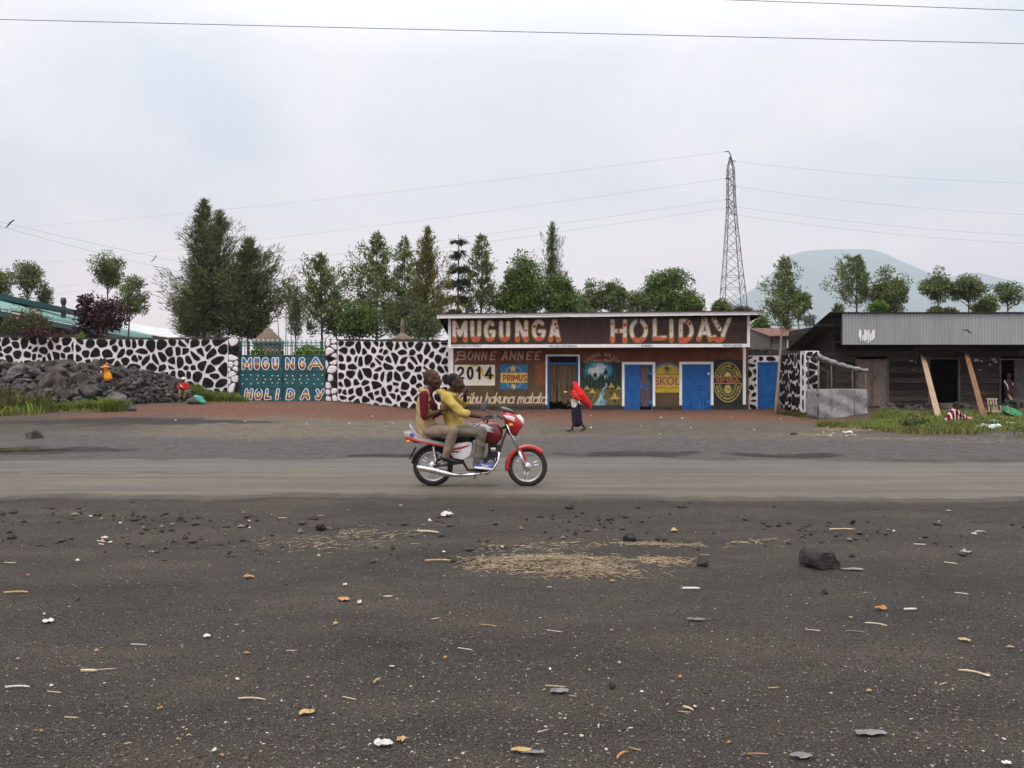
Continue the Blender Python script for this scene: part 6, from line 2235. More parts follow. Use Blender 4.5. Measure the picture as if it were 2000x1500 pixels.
blades('grass', 'tuft of bright grass at the foot of the wall left of the gate', [(8000, patch(-14.1, 39.0, 1.2, 0.6, 0.2, 0.55, 1.0), 0), (3000, patch(-13.4, 38.9, 0.9, 0.5, 0.12, 0.35), 0), (1200, patch(-13, 37, 3, 1.0, 0.03, 0.12), 1)], GM, 3)
blades('grass', 'sparse weeds along the foot of the middle wall and wing', [(1400, patch(-6, 39.0, 3.2, 0.25, 0.05, 0.16), 2), (1500, patch(11.5, 33.5, 0.6, 1.6, 0.05, 0.2), 2), (800, patch(12.4, 31.8, 1.2, 0.3, 0.05, 0.18), 0)], GM, 4)

# weeds standing in the verge
for px, py, s_ in ((1772, 838, 'dark leafy weed standing in the right verge grass, taller one'), (1793, 835, 'dark leafy weed standing in the right verge grass, smaller one')):
    p = GP(px, py)
    rg = np.random.default_rng(px)
    n = 160
    P = np.array(p) + np.abs(rg.normal(size=(n, 3))) * [0, 0, 0.16] + rg.normal(size=(n, 3)) * [0.12, 0.12, 0.03]
    t = thing('weed', s_, 'weed', p)
    mb = MB()
    for k in range(4):
        mb.tube([p, p + Vector((random.uniform(-0.12, 0.12), random.uniform(-0.1, 0.1), 0.34))], 0.008, 4)
    mb.build('stem', M['bark'], t)
    v, f = leaf_quads(P, rg.normal(size=(n, 3)), 0.14, 0.06, rg)
    np_mesh('leaves', v - np.array(p), f, LM['olive'], t)

# ---- loose gravel and pale chips
def chips(name, label, n, ymin, ymax, s0, s1, flat_, mats, seed, probs, dens=None, hf=None):
    rng = np.random.default_rng(seed)
    u = rng.random(n)
    y = 1 / (1 / ymin + u * (1 / ymax - 1 / ymin))
    x = (rng.random(n) - 0.5) * 1.4 * y + rng.normal(size=n) * 0.3
    if dens is not None:
        k = rng.random(n) < dens(x, y)
        x, y = x[k], y[k]
    n = len(x)
    base = np.array([[0, 0, 1], [1, 0, 0], [0, 1, 0], [-1, 0, 0], [0, -1, 0], [0, 0, -1]], float) * 0.5
    tri = np.array([[0, 1, 2], [0, 2, 3], [0, 3, 4], [0, 4, 1], [5, 2, 1], [5, 3, 2], [5, 4, 3], [5, 1, 4]])
    s = s0 + (s1 - s0) * rng.random(n) ** 3
    a = rng.uniform(0, 6.283, n)
    sc = np.stack([s * rng.uniform(0.7, 2.0, n), s * rng.uniform(0.6, 1.0, n), s * flat_ * rng.uniform(0.6, 1.4, n)], -1)
    v = base[None] * rng.uniform(0.7, 1.3, (n, 6, 1)) * sc[:, None, :]
    c, sn = np.cos(a)[:, None], np.sin(a)[:, None]
    v = np.stack([v[..., 0] * c - v[..., 1] * sn, v[..., 0] * sn + v[..., 1] * c, v[..., 2]], -1)
    z = gz(x, y) + ground_bumps(x, y) + s * flat_ * 0.3
    onr = on_road(x, y, 0.05) > 0.5
    z = np.where(onr, 0.012 + s * flat_ * 0.3, z)
    v += np.stack([x, y, z], -1)[:, None, :]
    f = (tri[None] + 6 * np.arange(n)[:, None, None]).reshape(-1, 3)
    mi = rng.choice(len(mats), n, p=probs).repeat(8)
    o = np_mesh(name, v.reshape(-1, 3), f, mats, mi=mi)
    return tag(o, label, None, None, 'stuff')
CM = [mat('dark_cinder_grit', (0.054, 0.046, 0.039), 0.95, 0.4, 40), mat('grey_grit', (0.145, 0.126, 0.108), 0.95, 0.3, 40), mat('pale_chip', (0.42, 0.39, 0.35), 0.85, 0.25, 30), mat('straw_chip', (0.36, 0.28, 0.16), 0.85, 0.3, 30)]
fg = lambda x, y: np.where(on_road(x, y, 0.3) > 0.3, 0.12, np.where(y < 11.5, 1.0, 0.55))
chips('gravel', 'loose dark cinder grit over the ground', 60000, 3.0, 24, 0.004, 0.018, 0.6, CM, 4, [0.68, 0.31, 0.008, 0.002], fg)
chips('litter_flecks', 'tiny pale flecks of litter and dry stalk over the ground', 6500, 3.0, 38, 0.004, 0.017, 0.25, CM, 6, [0.1, 0.42, 0.28, 0.2], lambda x, y: np.where(on_road(x, y, 0.3) > 0.3, 0.12, 0.8))
clod = lambda x, y: np.exp(-((y - 9.4 - 0.3 * np.sin(x)) / 1.0) ** 2) * (0.25 + 0.75 * (fbm(x, y, 0.9, 3, 40) > 0.52)) + 0.5 * np.exp(-(((x - 2.7) / 1.6) ** 2 + ((y - 18) / 0.8) ** 2))
chips('clods', 'crumbled dark clods of earth along the near road edge', 5500, 6.5, 19, 0.015, 0.085, 0.85, CM, 8, [0.9, 0.09, 0.005, 0.005], clod)

# ---- straw
SM = [mat('pale_straw', (0.25, 0.205, 0.145), 0.8, 0.3, 30), mat('golden_straw', (0.25, 0.185, 0.10), 0.8, 0.3, 30), mat('brown_straw', (0.12, 0.09, 0.06), 0.85, 0.3, 30), mat('pinkish_husk', (0.45, 0.3, 0.2), 0.8, 0.25, 30)]
def straw(name, label, spots, seed):
    rng = np.random.default_rng(seed)
    V, F, MI = [], [], []
    b = 0
    for n, px, py, rx, ry, hgt, l0, l1 in spots:
        c = GP(px, py)
        g = rng.normal(size=(n, 2)) * [rx / 2, ry / 2]
        x, y = c.x + g[:, 0], c.y + g[:, 1]
        hh = hgt * np.exp(-((g[:, 0] / rx * 1.6) ** 2 + (g[:, 1] / ry * 1.6) ** 2)) * rng.random(n)
        z = gz(x, y) + ground_bumps(x, y) + 0.006 + hh
        a = rng.normal(size=n) * 0.9
        L = rng.uniform(l0, l1, n) / 2
        wd = rng.uniform(0.0012, 0.0042, n)
        d = np.stack([np.cos(a) * L, np.sin(a) * L, rng.normal(size=n) * L * 0.18], -1)
        s = np.stack([-np.sin(a) * wd, np.cos(a) * wd, np.zeros(n)], -1)
        p = np.stack([x, y, z], -1)
        up = np.array([0, 0, 1.0]) * (wd * 0.9)[:, None]
        v = np.stack([p - d - s, p - d + s, p + d + s, p + d - s, p - d + up, p + d + up], 1)
        k = b + 6 * np.arange(n)
        F.append(np.concatenate([np.stack([k, k + 3, k + 5, k + 4], -1), np.stack([k + 1, k + 4, k + 5, k + 2], -1)]))
        mi = rng.choice(4, n, p=[0.36, 0.18, 0.4, 0.06])
        MI += [mi, mi]
        V.append(v.reshape(-1, 3))
        b += 6 * n
    o = np_mesh(name, np.concatenate(V), np.concatenate(F), SM, mi=np.concatenate(MI))
    return tag(o, label, None, None, 'stuff')
straw('straw', 'scattered patch of chopped straw in the foreground centre', [(1000, 1085, 1100, 0.62, 0.34, 0.045, 0.03, 0.13), (500, 1000, 1095, 0.5, 0.22, 0.02, 0.03, 0.12), (500, 1150, 1118, 0.5, 0.2, 0.02, 0.03, 0.12), (260, 1290, 1096, 0.22, 0.2, 0.015, 0.04, 0.14), (150, 1280, 1066, 0.6, 0.1, 0.01, 0.05, 0.16),
                                                                         (200, 720, 1045, 0.75, 0.5, 0.012, 0.03, 0.13), (120, 600, 1060, 0.6, 0.4, 0.01, 0.03, 0.1), (160, 1040, 1068, 0.7, 0.3, 0.01, 0.03, 0.1), (26, 1480, 1056, 0.35, 0.1, 0.008, 0.08, 0.25), (120, 960, 1112, 0.35, 0.2, 0.01, 0.03, 0.1)], 9)
straw('trampled_husks', 'pale trampled husks and paper at the edge of the verge', [(420, 1660, 840, 1.3, 0.5, 0.02, 0.06, 0.22), (500, 1600, 850, 1.0, 0.5, 0.01, 0.05, 0.14), (320, 1780, 858, 2.2, 0.4, 0.01, 0.05, 0.16), (160, 1930, 864, 1.8, 0.3, 0.01, 0.06, 0.16)], 10)

# ---- single pieces of litter
paper = mat('dirty_paper', (0.55, 0.53, 0.5), 0.8, 0.2, 20)
husk = mat('dry_corn_husk', (0.42, 0.29, 0.14), 0.8, 0.3, 20)
orange_h = mat('orange_husk', (0.42, 0.2, 0.07), 0.7, 0.25, 20)
white_w = mat('pale_wood_chip', (0.5, 0.42, 0.3), 0.8, 0.2, 20)
darkl = mat('brown_dead_leaf', (0.2, 0.085, 0.03), 0.8, 0.3, 20)
greyc = mat('grey_cloth_scrap', (0.17, 0.165, 0.165), 0.9, 0.3, 20)
def crumple(px, py, wpx, hpx, m_, label, name='paper_scrap', cat='litter', group=None, seed=1, hgt=0.3, rz=0.0):
    """a creased scrap lying on the ground"""
    rg = random.Random(seed + int(px))
    p = GP(px, py)
    w_ = wpx * p.y / FPX
    d_ = max(hpx * p.y / FPX * 1.4, w_ * 0.25)
    mb = MB()
    n = 5
    vs = []
    for j in range(n + 1):
        for i in range(n + 1):
            u, v = i / n - 0.5, j / n - 0.5
            k = 1 - 0.35 * abs(v) * rg.random()
            x, y = u * w_ * k + rg.uniform(-0.06, 0.06) * w_, v * d_ * (1 - 0.5 * abs(u)) + rg.uniform(-0.06, 0.06) * d_
            x, y = x * math.cos(rz) - y * math.sin(rz), x * math.sin(rz) + y * math.cos(rz)
            vs.append((x, y, 0.012 + min(w_, d_) * hgt * rg.random() * (1 - 1.2 * max(abs(u), abs(v)))))
    fs = [(j * (n + 1) + i, j * (n + 1) + i + 1, (j + 1) * (n + 1) + i + 1, (j + 1) * (n + 1) + i) for j in range(n) for i in range(n)]
    mb.add(vs, fs, 0, False)
    o = mb.build(name, m_, recalc=False)
    o.location = (p.x, p.y, p.z + float(ground_bumps(p.x, p.y)))
    return tag(o, label, cat, group)
def stalk(px, py, lpx, ang, rpx, m_, label, name='straw_stalk', group=None, bend=0.1):
    p = GP(px, py)
    k = p.y / FPX
    L = lpx * k
    c, s = math.cos(ang), math.sin(ang)
    r = max(0.003, rpx * k / 2)
    mb = MB()
    pts = [((t - 0.5) * L, 4 * bend * L * t * (1 - t), r + 0.006) for t in (0, 0.25, 0.5, 0.75, 1)]
    mb.tube([(x * c - y * s, x * s + y * c, z) for x, y, z in pts], [(r, r * 0.6)] * 4 + [(r * 0.6, r * 0.4)], 6, side=(0, 0, 1))
    o = mb.build(name, m_, recalc=False)
    o.location = (p.x, p.y, p.z + float(ground_bumps(p.x, p.y)) if on_road(p.x, p.y) < 0.5 else 0.01)
    return tag(o, label, 'stalk', group)
crumple(748, 1469, 36, 16, paper, 'crumpled white plastic scrap near the bottom edge, left of centre', 'plastic_bag', hgt=0.7)
crumple(785, 1462, 16, 14, husk, 'curled tan husk right beside the crumpled white plastic', 'corn_husk', hgt=0.9, rz=0.9)
crumple(1886, 1084, 22, 9, mat('pale_blue_plastic', (0.22, 0.27, 0.36), 0.5, 0.1), 'pale blue plastic scrap right of the boulder', 'plastic_scrap', hgt=0.8)
crumple(672, 1176, 20, 15, orange_h, 'orange-brown leaf pointing down on the dark ground left of centre', 'dead_leaf', rz=-0.9)
crumple(600, 1393, 30, 12, husk, 'fan-shaped tan husk in the lower left foreground', 'corn_husk', hgt=0.7, rz=0.4)
crumple(1721, 1195, 24, 9, orange_h, 'bright orange husk below and right of the boulder', 'corn_husk', hgt=0.8)
crumple(1883, 1254, 20, 8, husk, 'pointed yellow-brown leaf at the lower right', 'dead_leaf', hgt=0.6, rz=-0.5)
crumple(94, 1218, 20, 10, paper, 'folded white paper near the left edge of the foreground', hgt=0.7, rz=0.4)
crumple(404, 1244, 13, 8, paper, 'small bright white paper left of centre in the foreground', hgt=0.7)
crumple(702, 1183, 8, 12, paper, 'upright torn white paper beside the orange-brown leaf', hgt=1.2)
crumple(873, 1008, 24, 12, paper, 'torn pale paper on the ground near the road, below the rear wheel', hgt=0.8)
crumple(204, 1052, 12, 7, paper, 'little white scrap on the churned ground at left', hgt=0.8)
crumple(1903, 1045, 10, 5, paper, 'little bright white scrap at far right near the road', hgt=0.9)
crumple(1965, 1496, 20, 8, paper, 'white scrap cut by the bottom right corner', hgt=0.8)
crumple(1040, 1484, 46, 10, greyc, 'dull grey flattened scrap at the bottom edge right of centre', 'cloth_scrap', hgt=0.3)
crumple(1700, 1429, 60, 16, greyc, 'wide grey cloth scrap pressed into the ground at lower right', 'cloth_scrap', hgt=0.35)
crumple(1565, 1474, 42, 14, greyc, 'grey scrap with pale lump near the bottom, right of centre', 'cloth_scrap', hgt=0.5)
crumple(1093, 1350, 36, 14, greyc, 'half-buried grey scrap in the lower middle', 'cloth_scrap', hgt=0.4)
crumple(1360, 1212, 34, 10, greyc, 'half-buried grey scrap below the right end of the straw', 'cloth_scrap', hgt=0.5)
crumple(1664, 1112, 40, 12, greyc, 'grey flattened rag lying just right of the boulder', 'cloth_scrap', hgt=0.2)
crumple(655, 1224, 8, 10, husk, 'small peach-coloured husk in the left foreground', 'corn_husk', hgt=1.0)
crumple(486, 1126, 22, 7, orange_h, 'twisted orange husk left of the straw patch', 'corn_husk', hgt=0.8)
crumple(1018, 1482, 40, 9, husk, 'long curled tan husk on the bottom edge at centre', 'corn_husk', hgt=0.6)
stalk(1214, 1490, 34, 0.95, 7, orange_h, 'thick orange stalk cut by the bottom edge at centre', 'corn_stalk')
stalk(492, 1363, 56, -0.12, 3.5, white_w, 'longest pale stalk in the lower left, nearly level')
stalk(174, 1310, 32, 0.0, 6, white_w, 'short thick pale wood chip at left', 'wood_chip', bend=0)
stalk(34, 1340, 46, 0.05, 4, paper, 'white stalk with frayed end near the left edge')
stalk(31, 1165, 45, 0.1, 4, husk, 'level yellowish stalk touching the left edge')
stalk(1901, 1312, 52, -0.7, 4, white_w, 'pale forked stalk at lower right', bend=0.2)
stalk(1711, 1223, 40, -0.5, 3, white_w, 'thin dark-tipped twig below the orange husk', bend=0.15)
stalk(1778, 1196, 26, 0.1, 4.5, paper, 'thick white chip right of the orange husk', 'wood_chip', bend=0)
stalk(736, 1333, 22, 1.2, 6, husk, 'short tan stick standing across in the lower left-centre')
stalk(1170, 1425, 15, 1.4, 5, white_w, 'short pale stick end-on at lower centre', 'wood_chip')
stalk(1344, 1382, 24, -0.8, 5, white_w, 'pale angled stick in the lower right-centre')
stalk(855, 1097, 50, 0.03, 3.5, husk, 'long golden stalk left of the straw patch')
stalk(1350, 1148, 34, 0.0, 5, paper, 'pale flat chip below the right of the straw', 'wood_chip', bend=0)
stalk(836, 1042, 46, -0.35, 4, white_w, 'bright pale stalk above left of the straw')
stalk(1645, 1037, 50, 0.0, 2.5, white_w, 'very thin long stalk near the road at right')
stalk(1670, 1236, 34, -0.3, 2.5, greyc, 'thin grey twig below the boulder')
LS = 'short pale dry stalk lying on the dark cinder ground'
rg = random.Random(44)
for k in range(36):
    py = 1000 + 480 * rg.random() ** 0.8
    stalk(rg.uniform(10, 1990), py, rg.uniform(10, 30) * (0.6 + (py - 950) / 500), rg.uniform(-0.6, 0.6), rg.uniform(1.2, 2.6), rg.choice((white_w, husk, paper, white_w, SM[2])), LS, 'straw_stalk', 'dry stalks strewn over the foreground', rg.uniform(-0.06, 0.06))
LP_ = 'small pale paper or husk scrap lying on the dark cinder ground'
for k in range(44):
    py = 990 + 500 * rg.random()
    crumple(rg.uniform(10, 1990), py, rg.uniform(5, 12) * (0.6 + (py - 950) / 600), rg.uniform(3, 6), rg.choice((paper, husk, white_w, paper, orange_h)), LP_, 'paper_scrap', 'litter', 'small scraps strewn over the foreground', k, 0.8, rg.uniform(0, 3))
for k in range(30):
    px, py = rg.choice(((rg.uniform(1590, 1700), rg.uniform(835, 856)), (rg.uniform(300, 1300), rg.uniform(812, 860)), (rg.uniform(1250, 1600), rg.uniform(812, 850))))
    crumple(px, py, rg.uniform(2.5, 6), 2, rg.choice((paper, paper, white_w)), 'tiny white scrap on the beaten earth before the bar', 'paper_scrap', 'litter', 'tiny scraps on the far side of the road', k, 1.0)

# ================================================================ MOTORCYCLE AND PEOPLE
BIKE = Vector(((940 - 1000) * 12.7 / FPX, 12.7, 0.012))
bike = thing('motorcycle', 'red and white motorcycle carrying two men along the road', 'motorcycle', BIKE)
def B(zx, zy, y=0.0):
    """traced from the enlarged photograph: metres along and above the road, y across (minus = near side)"""
    return Vector((zx / 652 - 1.587, y, (1322 - zy) / 652))
def B2(zx, zy):
    v = B(zx, zy)
    return (v.x, v.z)
bp = lambda l: [B2(*p) for p in l]
red = MT('red_lacquer', 0.3, 0.5)
red.color(red.mix(red.ramp(red.noise(7, 6, 0.7), [(0.45, 0.0), (0.75, 0.4)]), (0.36, 0.012, 0.016), (0.2, 0.06, 0.05)))
red.b.inputs['Coat Weight'].default_value = 0.35
red.b.inputs['Coat Roughness'].default_value = 0.1
dred = MT('dark_red_lacquer', 0.28, 0.5)
dred.color((0.12, 0.006, 0.01))
dred.b.inputs['Coat Weight'].default_value = 0.4
M['red'], M['dred'] = red.mat, dred.mat
M['decal'] = mat('white_bodywork', (0.68, 0.67, 0.68), 0.3, 0.06, 6, spec=0.5)
M['bluedecal'] = mat('blue_decal', (0.05, 0.09, 0.35), 0.3, 0.1)
M['tyre'] = mat('tyre_rubber', (0.022, 0.02, 0.019), 0.75, 0.35, 14, 0.3, 60)
M['glass'] = mat('headlight_glass', (0.72, 0.72, 0.73), 0.08, 0.05, spec=0.6)
M['amber'] = mat('amber_lens', (0.7, 0.24, 0.03), 0.2, 0.1)
M['seatv'] = mat('black_vinyl', (0.018, 0.017, 0.017), 0.45, 0.2, 10)
M['greyplastic'] = mat('grey_plastic', (0.33, 0.33, 0.34), 0.4, 0.12, 6)
FW, RW = B(1500, 1125), B(547, 1118)
Rw = 0.308
def wheel(c, name, drum):
    mb = MB()
    n = 18
    prof = [(Rw - 0.048 + 0.048 * math.cos(2 * math.pi * k / n), 0.043 * math.sin(2 * math.pi * k / n)) for k in range(n)]
    mb.lathe(prof, c, 'y', 56, 0, True, True)
    for k in range(56):      # tread blocks
        a = 2 * math.pi * k / 56
        d, t = Vector((math.cos(a), 0, math.sin(a))), Vector((-math.sin(a), 0, math.cos(a)))
        mb.bar(c + d * (Rw - 0.003) + Vector((0, -0.028, 0)) - t * 0.004, c + d * (Rw - 0.003) + Vector((0, 0.028, 0)) + t * 0.004, 0.014, 0.008, 0, up=d)
    w_ = mb.build(name, M['tyre'], bike, True and True)
    q = MB()
    r0 = Rw - 0.085
    q.lathe([(r0 + 0.018, -0.03), (r0 + 0.018, 0.03), (r0 + 0.004, 0.034), (r0 - 0.014, 0.016), (r0 - 0.014, -0.016), (r0 + 0.004, -0.034)], c, 'y', 56, 0, False, True)
    for k in range(3):
        a = R(20 + 120 * k)
        for s_ in (-0.13, 0.13):
            p = c + Vector((math.cos(a + s_ * 2.6), 0, math.sin(a + s_ * 2.6))) * 0.055
            e_ = c + Vector((math.cos(a + s_), 0, math.sin(a + s_))) * (r0 - 0.008)
            q.tube([p, e_], [0.016, 0.011], 6)
    q.build('rim', M['silver'], w_, True)
    q = MB()
    q.lathe([(0.0, -0.055), (0.03, -0.055), (drum, -0.045), (drum + 0.006, -0.03), (drum + 0.006, 0.03), (drum, 0.045), (0.03, 0.055), (0, 0.055)], c, 'y', 28, 0)
    q.tube([c + Vector((0, -0.1, 0)), c + Vector((0, 0.1, 0))], 0.012, 10)
    q.build('hub', M['silver'], w_, True)
    return w_
# wheels are built about the bike's own base
def locbuild(mb, name, mats, parent=bike, **k):
    return mb.build(name, mats, parent, True, **k)
_ob = MB.build
def wheel_part_fix():
    pass
wheel(FW, 'front_wheel', 0.06)
wheel(RW, 'rear_wheel', 0.065)

# fork, steering, bars
mb = MB()
for s_ in (-1, 1):
    y = s_ * 0.085
    mb.tube([B(1480, 1125, y), B(1415, 965, y)], [0.026, 0.024], 10, 0)
    mb.tube([B(1418, 972, y), B(1338, 800, y), B(1290, 690, y)], 0.017, 10, 1)
    mb.tube([B(1478, 1110, y), B(1500, 1125, y)], 0.024, 8, 0)
locbuild(mb, 'fork', [M['silver'], M['chrome']])
mb = MB()
mb.puff(bp([(1265, 640), (1330, 640), (1345, 790), (1290, 780)]), 0, 0.1, 0, 0.85)
mb.tube([B(1285, 660), B(1330, 800)], 0.03, 10)
locbuild(mb, 'steering_head', M['dark'])
mb = MB()
hb = [B(1075, 628, -0.36), B(1125, 622, -0.27), B(1205, 612, -0.14), B(1250, 640, -0.05), B(1250, 640, 0.05), B(1205, 612, 0.14), B(1125, 622, 0.27), B(1075, 628, 0.36)]
mb.tube(hb, 0.011, 8, 0)
for s_ in (-1, 1):
    mb.tube([B(1068, 629, s_ * 0.37), B(1122, 622, s_ * 0.25)], 0.017, 10, 1)
    mb.tube([B(1150, 606, s_ * 0.25), B(1125, 590, s_ * 0.38)], 0.006, 6, 2)       # lever
    mb.box(B(1150, 0).x, B(1190, 0).x, s_ * 0.21 - 0.03, s_ * 0.21 + 0.03, B(0, 635).z, B(0, 598).z, 2)
handle = locbuild(mb, 'handlebar', [M['dark'], M['black'], M['grey_metal']])
for s_ in (-1, 1):
    q = MB()
    q.tube([B(1165, 612, s_ * 0.24), B(1100, 560, s_ * 0.3), B(1070, 545, s_ * 0.33)], 0.006, 6)
    oval = [(1065 + 26 * math.cos(R(a)) + 12 * math.sin(R(a)), 508 - 44 * math.sin(R(a)) + 6 * math.cos(R(a))) for a in range(0, 360, 20)]
    q.puff(bp(oval), s_ * 0.345, 0.018, 0, 0.75)
    locbuild(q, 'mirror', mat('mirror_shell', (0.07, 0.08, 0.085), 0.35, 0.2), handle)
# front fender: a curved shell over the tyre
mb = MB()
rf_, n = Rw + 0.028, 22
vs, fs = [], []
for i in range(n + 1):
    a = R(190 - 148 * i / n)
    w_ = 0.062 * (1 - 0.25 * abs(i / n - 0.5))
    c = FW + Vector((math.cos(a), 0, math.sin(a))) * rf_
    inn = FW + Vector((math.cos(a), 0, math.sin(a))) * (rf_ - 0.055)
    cc = FW + Vector((math.cos(a), 0, math.sin(a))) * (rf_ + 0.012)
    vs += [inn + Vector((0, -w_, 0)), c + Vector((0, -w_ * 0.9, 0)), cc + Vector((0, -w_ * 0.4, 0)), cc + Vector((0, w_ * 0.4, 0)), c + Vector((0, w_ * 0.9, 0)), inn + Vector((0, w_, 0))]
for i in range(n):
    for k in range(5):
        fs.append((i * 6 + k, i * 6 + k + 1, i * 6 + 7 + k, i * 6 + 6 + k))
mb.add(vs, fs, 0, True)
mb.bar(FW + Vector((-0.12, -0.07, 0.28)), FW + Vector((-0.03, -0.075, 0.1)), 0.05, 0.008, 0)
fd = locbuild(mb, 'front_fender', M['red'])
sd = fd.modifiers.new('thickness', 'SOLIDIFY')
sd.thickness = 0.004

# headlight fairing
mb = MB()
mb.puff(bp([(1240, 575), (1300, 560), (1395, 600), (1442, 655), (1462, 700), (1435, 745), (1395, 800), (1345, 800), (1322, 735), (1300, 690), (1262, 640)]), 0, 0.15, 0, 0.7)
fr = locbuild(mb, 'headlight_fairing', M['red'])
q = MB()
q.puff(bp([(1372, 608), (1425, 598), (1462, 640), (1472, 695), (1440, 702), (1400, 690), (1378, 655)]), 0, 0.115, 0, 0.75)
locbuild(q, 'headlight', M['glass'], fr)
q = MB()
for s_ in (-1, 1):
    q.puff(bp([(1255, 598), (1330, 604), (1375, 625), (1372, 668), (1330, 648), (1285, 632)]), s_ * 0.135, 0.02, 0, 0.85)
locbuild(q, 'fairing_decals', M['decal'], fr)
q = MB()
q.puff(bp([(1228, 520), (1262, 516), (1330, 540), (1388, 582), (1310, 575), (1250, 572)]), 0, 0.11, 0, 0.8)
locbuild(q, 'windscreen', mat('smoked_windscreen', (0.07, 0.07, 0.085), 0.15, 0.1, spec=0.6), fr)
for s_ in (-1, 1):
    q = MB()
    q.tube([B(1322, 700, s_ * 0.09), B(1325, 698, s_ * 0.19)], 0.008, 6, 1)
    q.sphere(B(1334, 696, s_ * 0.2), (0.038, 0.03, 0.026), 0)
    locbuild(q, 'indicator', [M['amber'], M['black']], fr)
    q = MB()
    q.tube([B(330, 860, s_ * 0.07), B(322, 862, s_ * 0.17)], 0.008, 6, 1)
    q.sphere(B(312, 862, s_ * 0.18), (0.035, 0.028, 0.024), 0)
    locbuild(q, 'indicator', [M['amber'], M['black']])
q = MB()
q.puff(bp([(1330, 770), (1405, 780), (1398, 812), (1345, 806)]), 0, 0.07, 0, 0.8)
locbuild(q, 'fork_cover', M['dark'], fr)

# tank
mb = MB()
mb.puff(bp([(905, 722), (960, 690), (1050, 670), (1150, 672), (1215, 700), (1252, 760), (1250, 830), (1200, 885), (1130, 895), (1075, 880), (1040, 810), (980, 760)]), 0, 0.15, 0, 0.72)
tk = locbuild(mb, 'fuel_tank', M['dred'])
q = MB()
for s_ in (-1, 1):
    q.puff(bp([(912, 718), (1010, 690), (1100, 700), (1165, 735), (1125, 738), (1160, 775), (1110, 760), (1085, 790), (1060, 745), (985, 722)]), s_ * 0.142, 0.012, 0, 0.9)
    q.puff(bp([(980, 702), (1030, 688), (1010, 712)]), s_ * 0.15, 0.012, 1, 0.9)
locbuild(q, 'tank_decals', [M['decal'], M['bluedecal']], tk)
# seat
mb = MB()
mb.puff(bp([(385, 785), (430, 800), (540, 826), (640, 838), (760, 838), (860, 820), (925, 770), (965, 790), (950, 860), (880, 880), (740, 878), (600, 868), (470, 838), (400, 812)]), 0, 0.12, 0, 0.86)
locbuild(mb, 'seat', M['seatv'])
# grab rail
mb = MB()
for s_ in (-1, 1):
    mb.tube([B(322, 705, s_ * 0.09), B(345, 735, s_ * 0.11), B(380, 785, s_ * 0.125), B(440, 822, s_ * 0.13), B(495, 842, s_ * 0.12)], [0.016, 0.02, 0.022, 0.02, 0.012], 8)
mb.tube([B(322, 705, -0.09), B(318, 702, 0), B(322, 705, 0.09)], 0.018, 8)
locbuild(mb, 'grab_rail', M['greyplastic'])
# tail cowl: white over silver with red stripes
mb = MB()
for s_ in (-1, 1):
    mb.puff(bp([(262, 765), (330, 768), (420, 812), (560, 850), (700, 882), (860, 905), (850, 940), (740, 940), (600, 905), (420, 872), (300, 845), (275, 812)]), s_ * 0.105, 0.035, 0, 0.85)
    mb.puff(bp([(285, 800), (400, 846), (560, 880), (700, 905), (830, 918), (700, 925), (560, 902), (400, 868), (300, 840)]), s_ * 0.137, 0.008, 1, 0.9)
    mb.puff(bp([(330, 772), (375, 795), (350, 822), (322, 800)]), s_ * 0.138, 0.008, 2, 0.9)
tc_ = locbuild(mb, 'tail_cowl', [M['greyplastic'], M['red'], M['bluedecal']])
q = MB()
q.puff(bp([(262, 765), (300, 768), (305, 840), (280, 845)]), 0, 0.1, 0, 0.85)
locbuild(q, 'tail_light', M['red'], tc_)
# side panels
for s_ in (-1, 1):
    q = MB()
    q.puff(bp([(722, 905), (800, 880), (900, 865), (950, 872), (946, 950), (925, 1010), (850, 1048), (760, 1030), (722, 985)]), s_ * 0.12, 0.03, 0, 0.88)
    sp_ = locbuild(q, 'side_panel', M['decal'])
    q = MB()
    q.puff(bp([(735, 935), (830, 915), (930, 892), (900, 915), (830, 940), (745, 952)]), s_ * 0.148, 0.008, 0, 0.9)
    q.puff(bp([(735, 955), (840, 960), (800, 975), (745, 970)]), s_ * 0.148, 0.008, 1, 0.9)
    locbuild(q, 'side_stripe', [M['red'], M['dred']], sp_)
# frame, engine, exhaust, swingarm
mb = MB()
for s_ in (-1, 1):
    y = s_ * 0.06
    mb.tube([B(1300, 740, 0), B(1240, 900, y), B(1185, 1085, y), B(1120, 1165, y), B(900, 1160, y), B(840, 1060, y), B(830, 900, y)], 0.016, 8)
    mb.tube([B(830, 900, y), B(560, 880, y), B(350, 870, y)], 0.014, 8)
    mb.tube([B(845, 1080, s_ * 0.08), B(547, 1118, s_ * 0.08)], 0.018, 8)
    mb.tube([B(560, 900, s_ * 0.12), B(590, 1090, s_ * 0.1)], [0.02, 0.016], 8)     # shock tube
mb.tube([B(1290, 720), B(1050, 800), B(830, 900)], 0.022, 8)
locbuild(mb, 'frame', M['dark'])
for s_ in (-1, 1):
    q = MB()
    pts = []
    for k in range(90):
        t = k / 89
        p = B(560 + 26 * t, 915 + 150 * t, s_ * 0.12)
        pts.append(p + Vector((0.028 * math.cos(k * 0.9), 0.028 * math.sin(k * 0.9), 0)))
    q.tube(pts, 0.006, 5)
    locbuild(q, 'shock_spring', M['chrome'])
mb = MB()
mb.box(B(960, 0).x, B(1170, 0).x, -0.12, 0.12, B(0, 1150).z, B(0, 1030).z, 0)
mb.lathe([(0, -0.15), (0.075, -0.15), (0.09, -0.13), (0.09, 0.13), (0.075, 0.15), (0, 0.15)], B(1010, 1080), 'y', 24, 1)
mb.lathe([(0, -0.14), (0.055, -0.14), (0.062, -0.12), (0.062, 0.12), (0, 0.14)], B(1130, 1085), 'y', 20, 1)
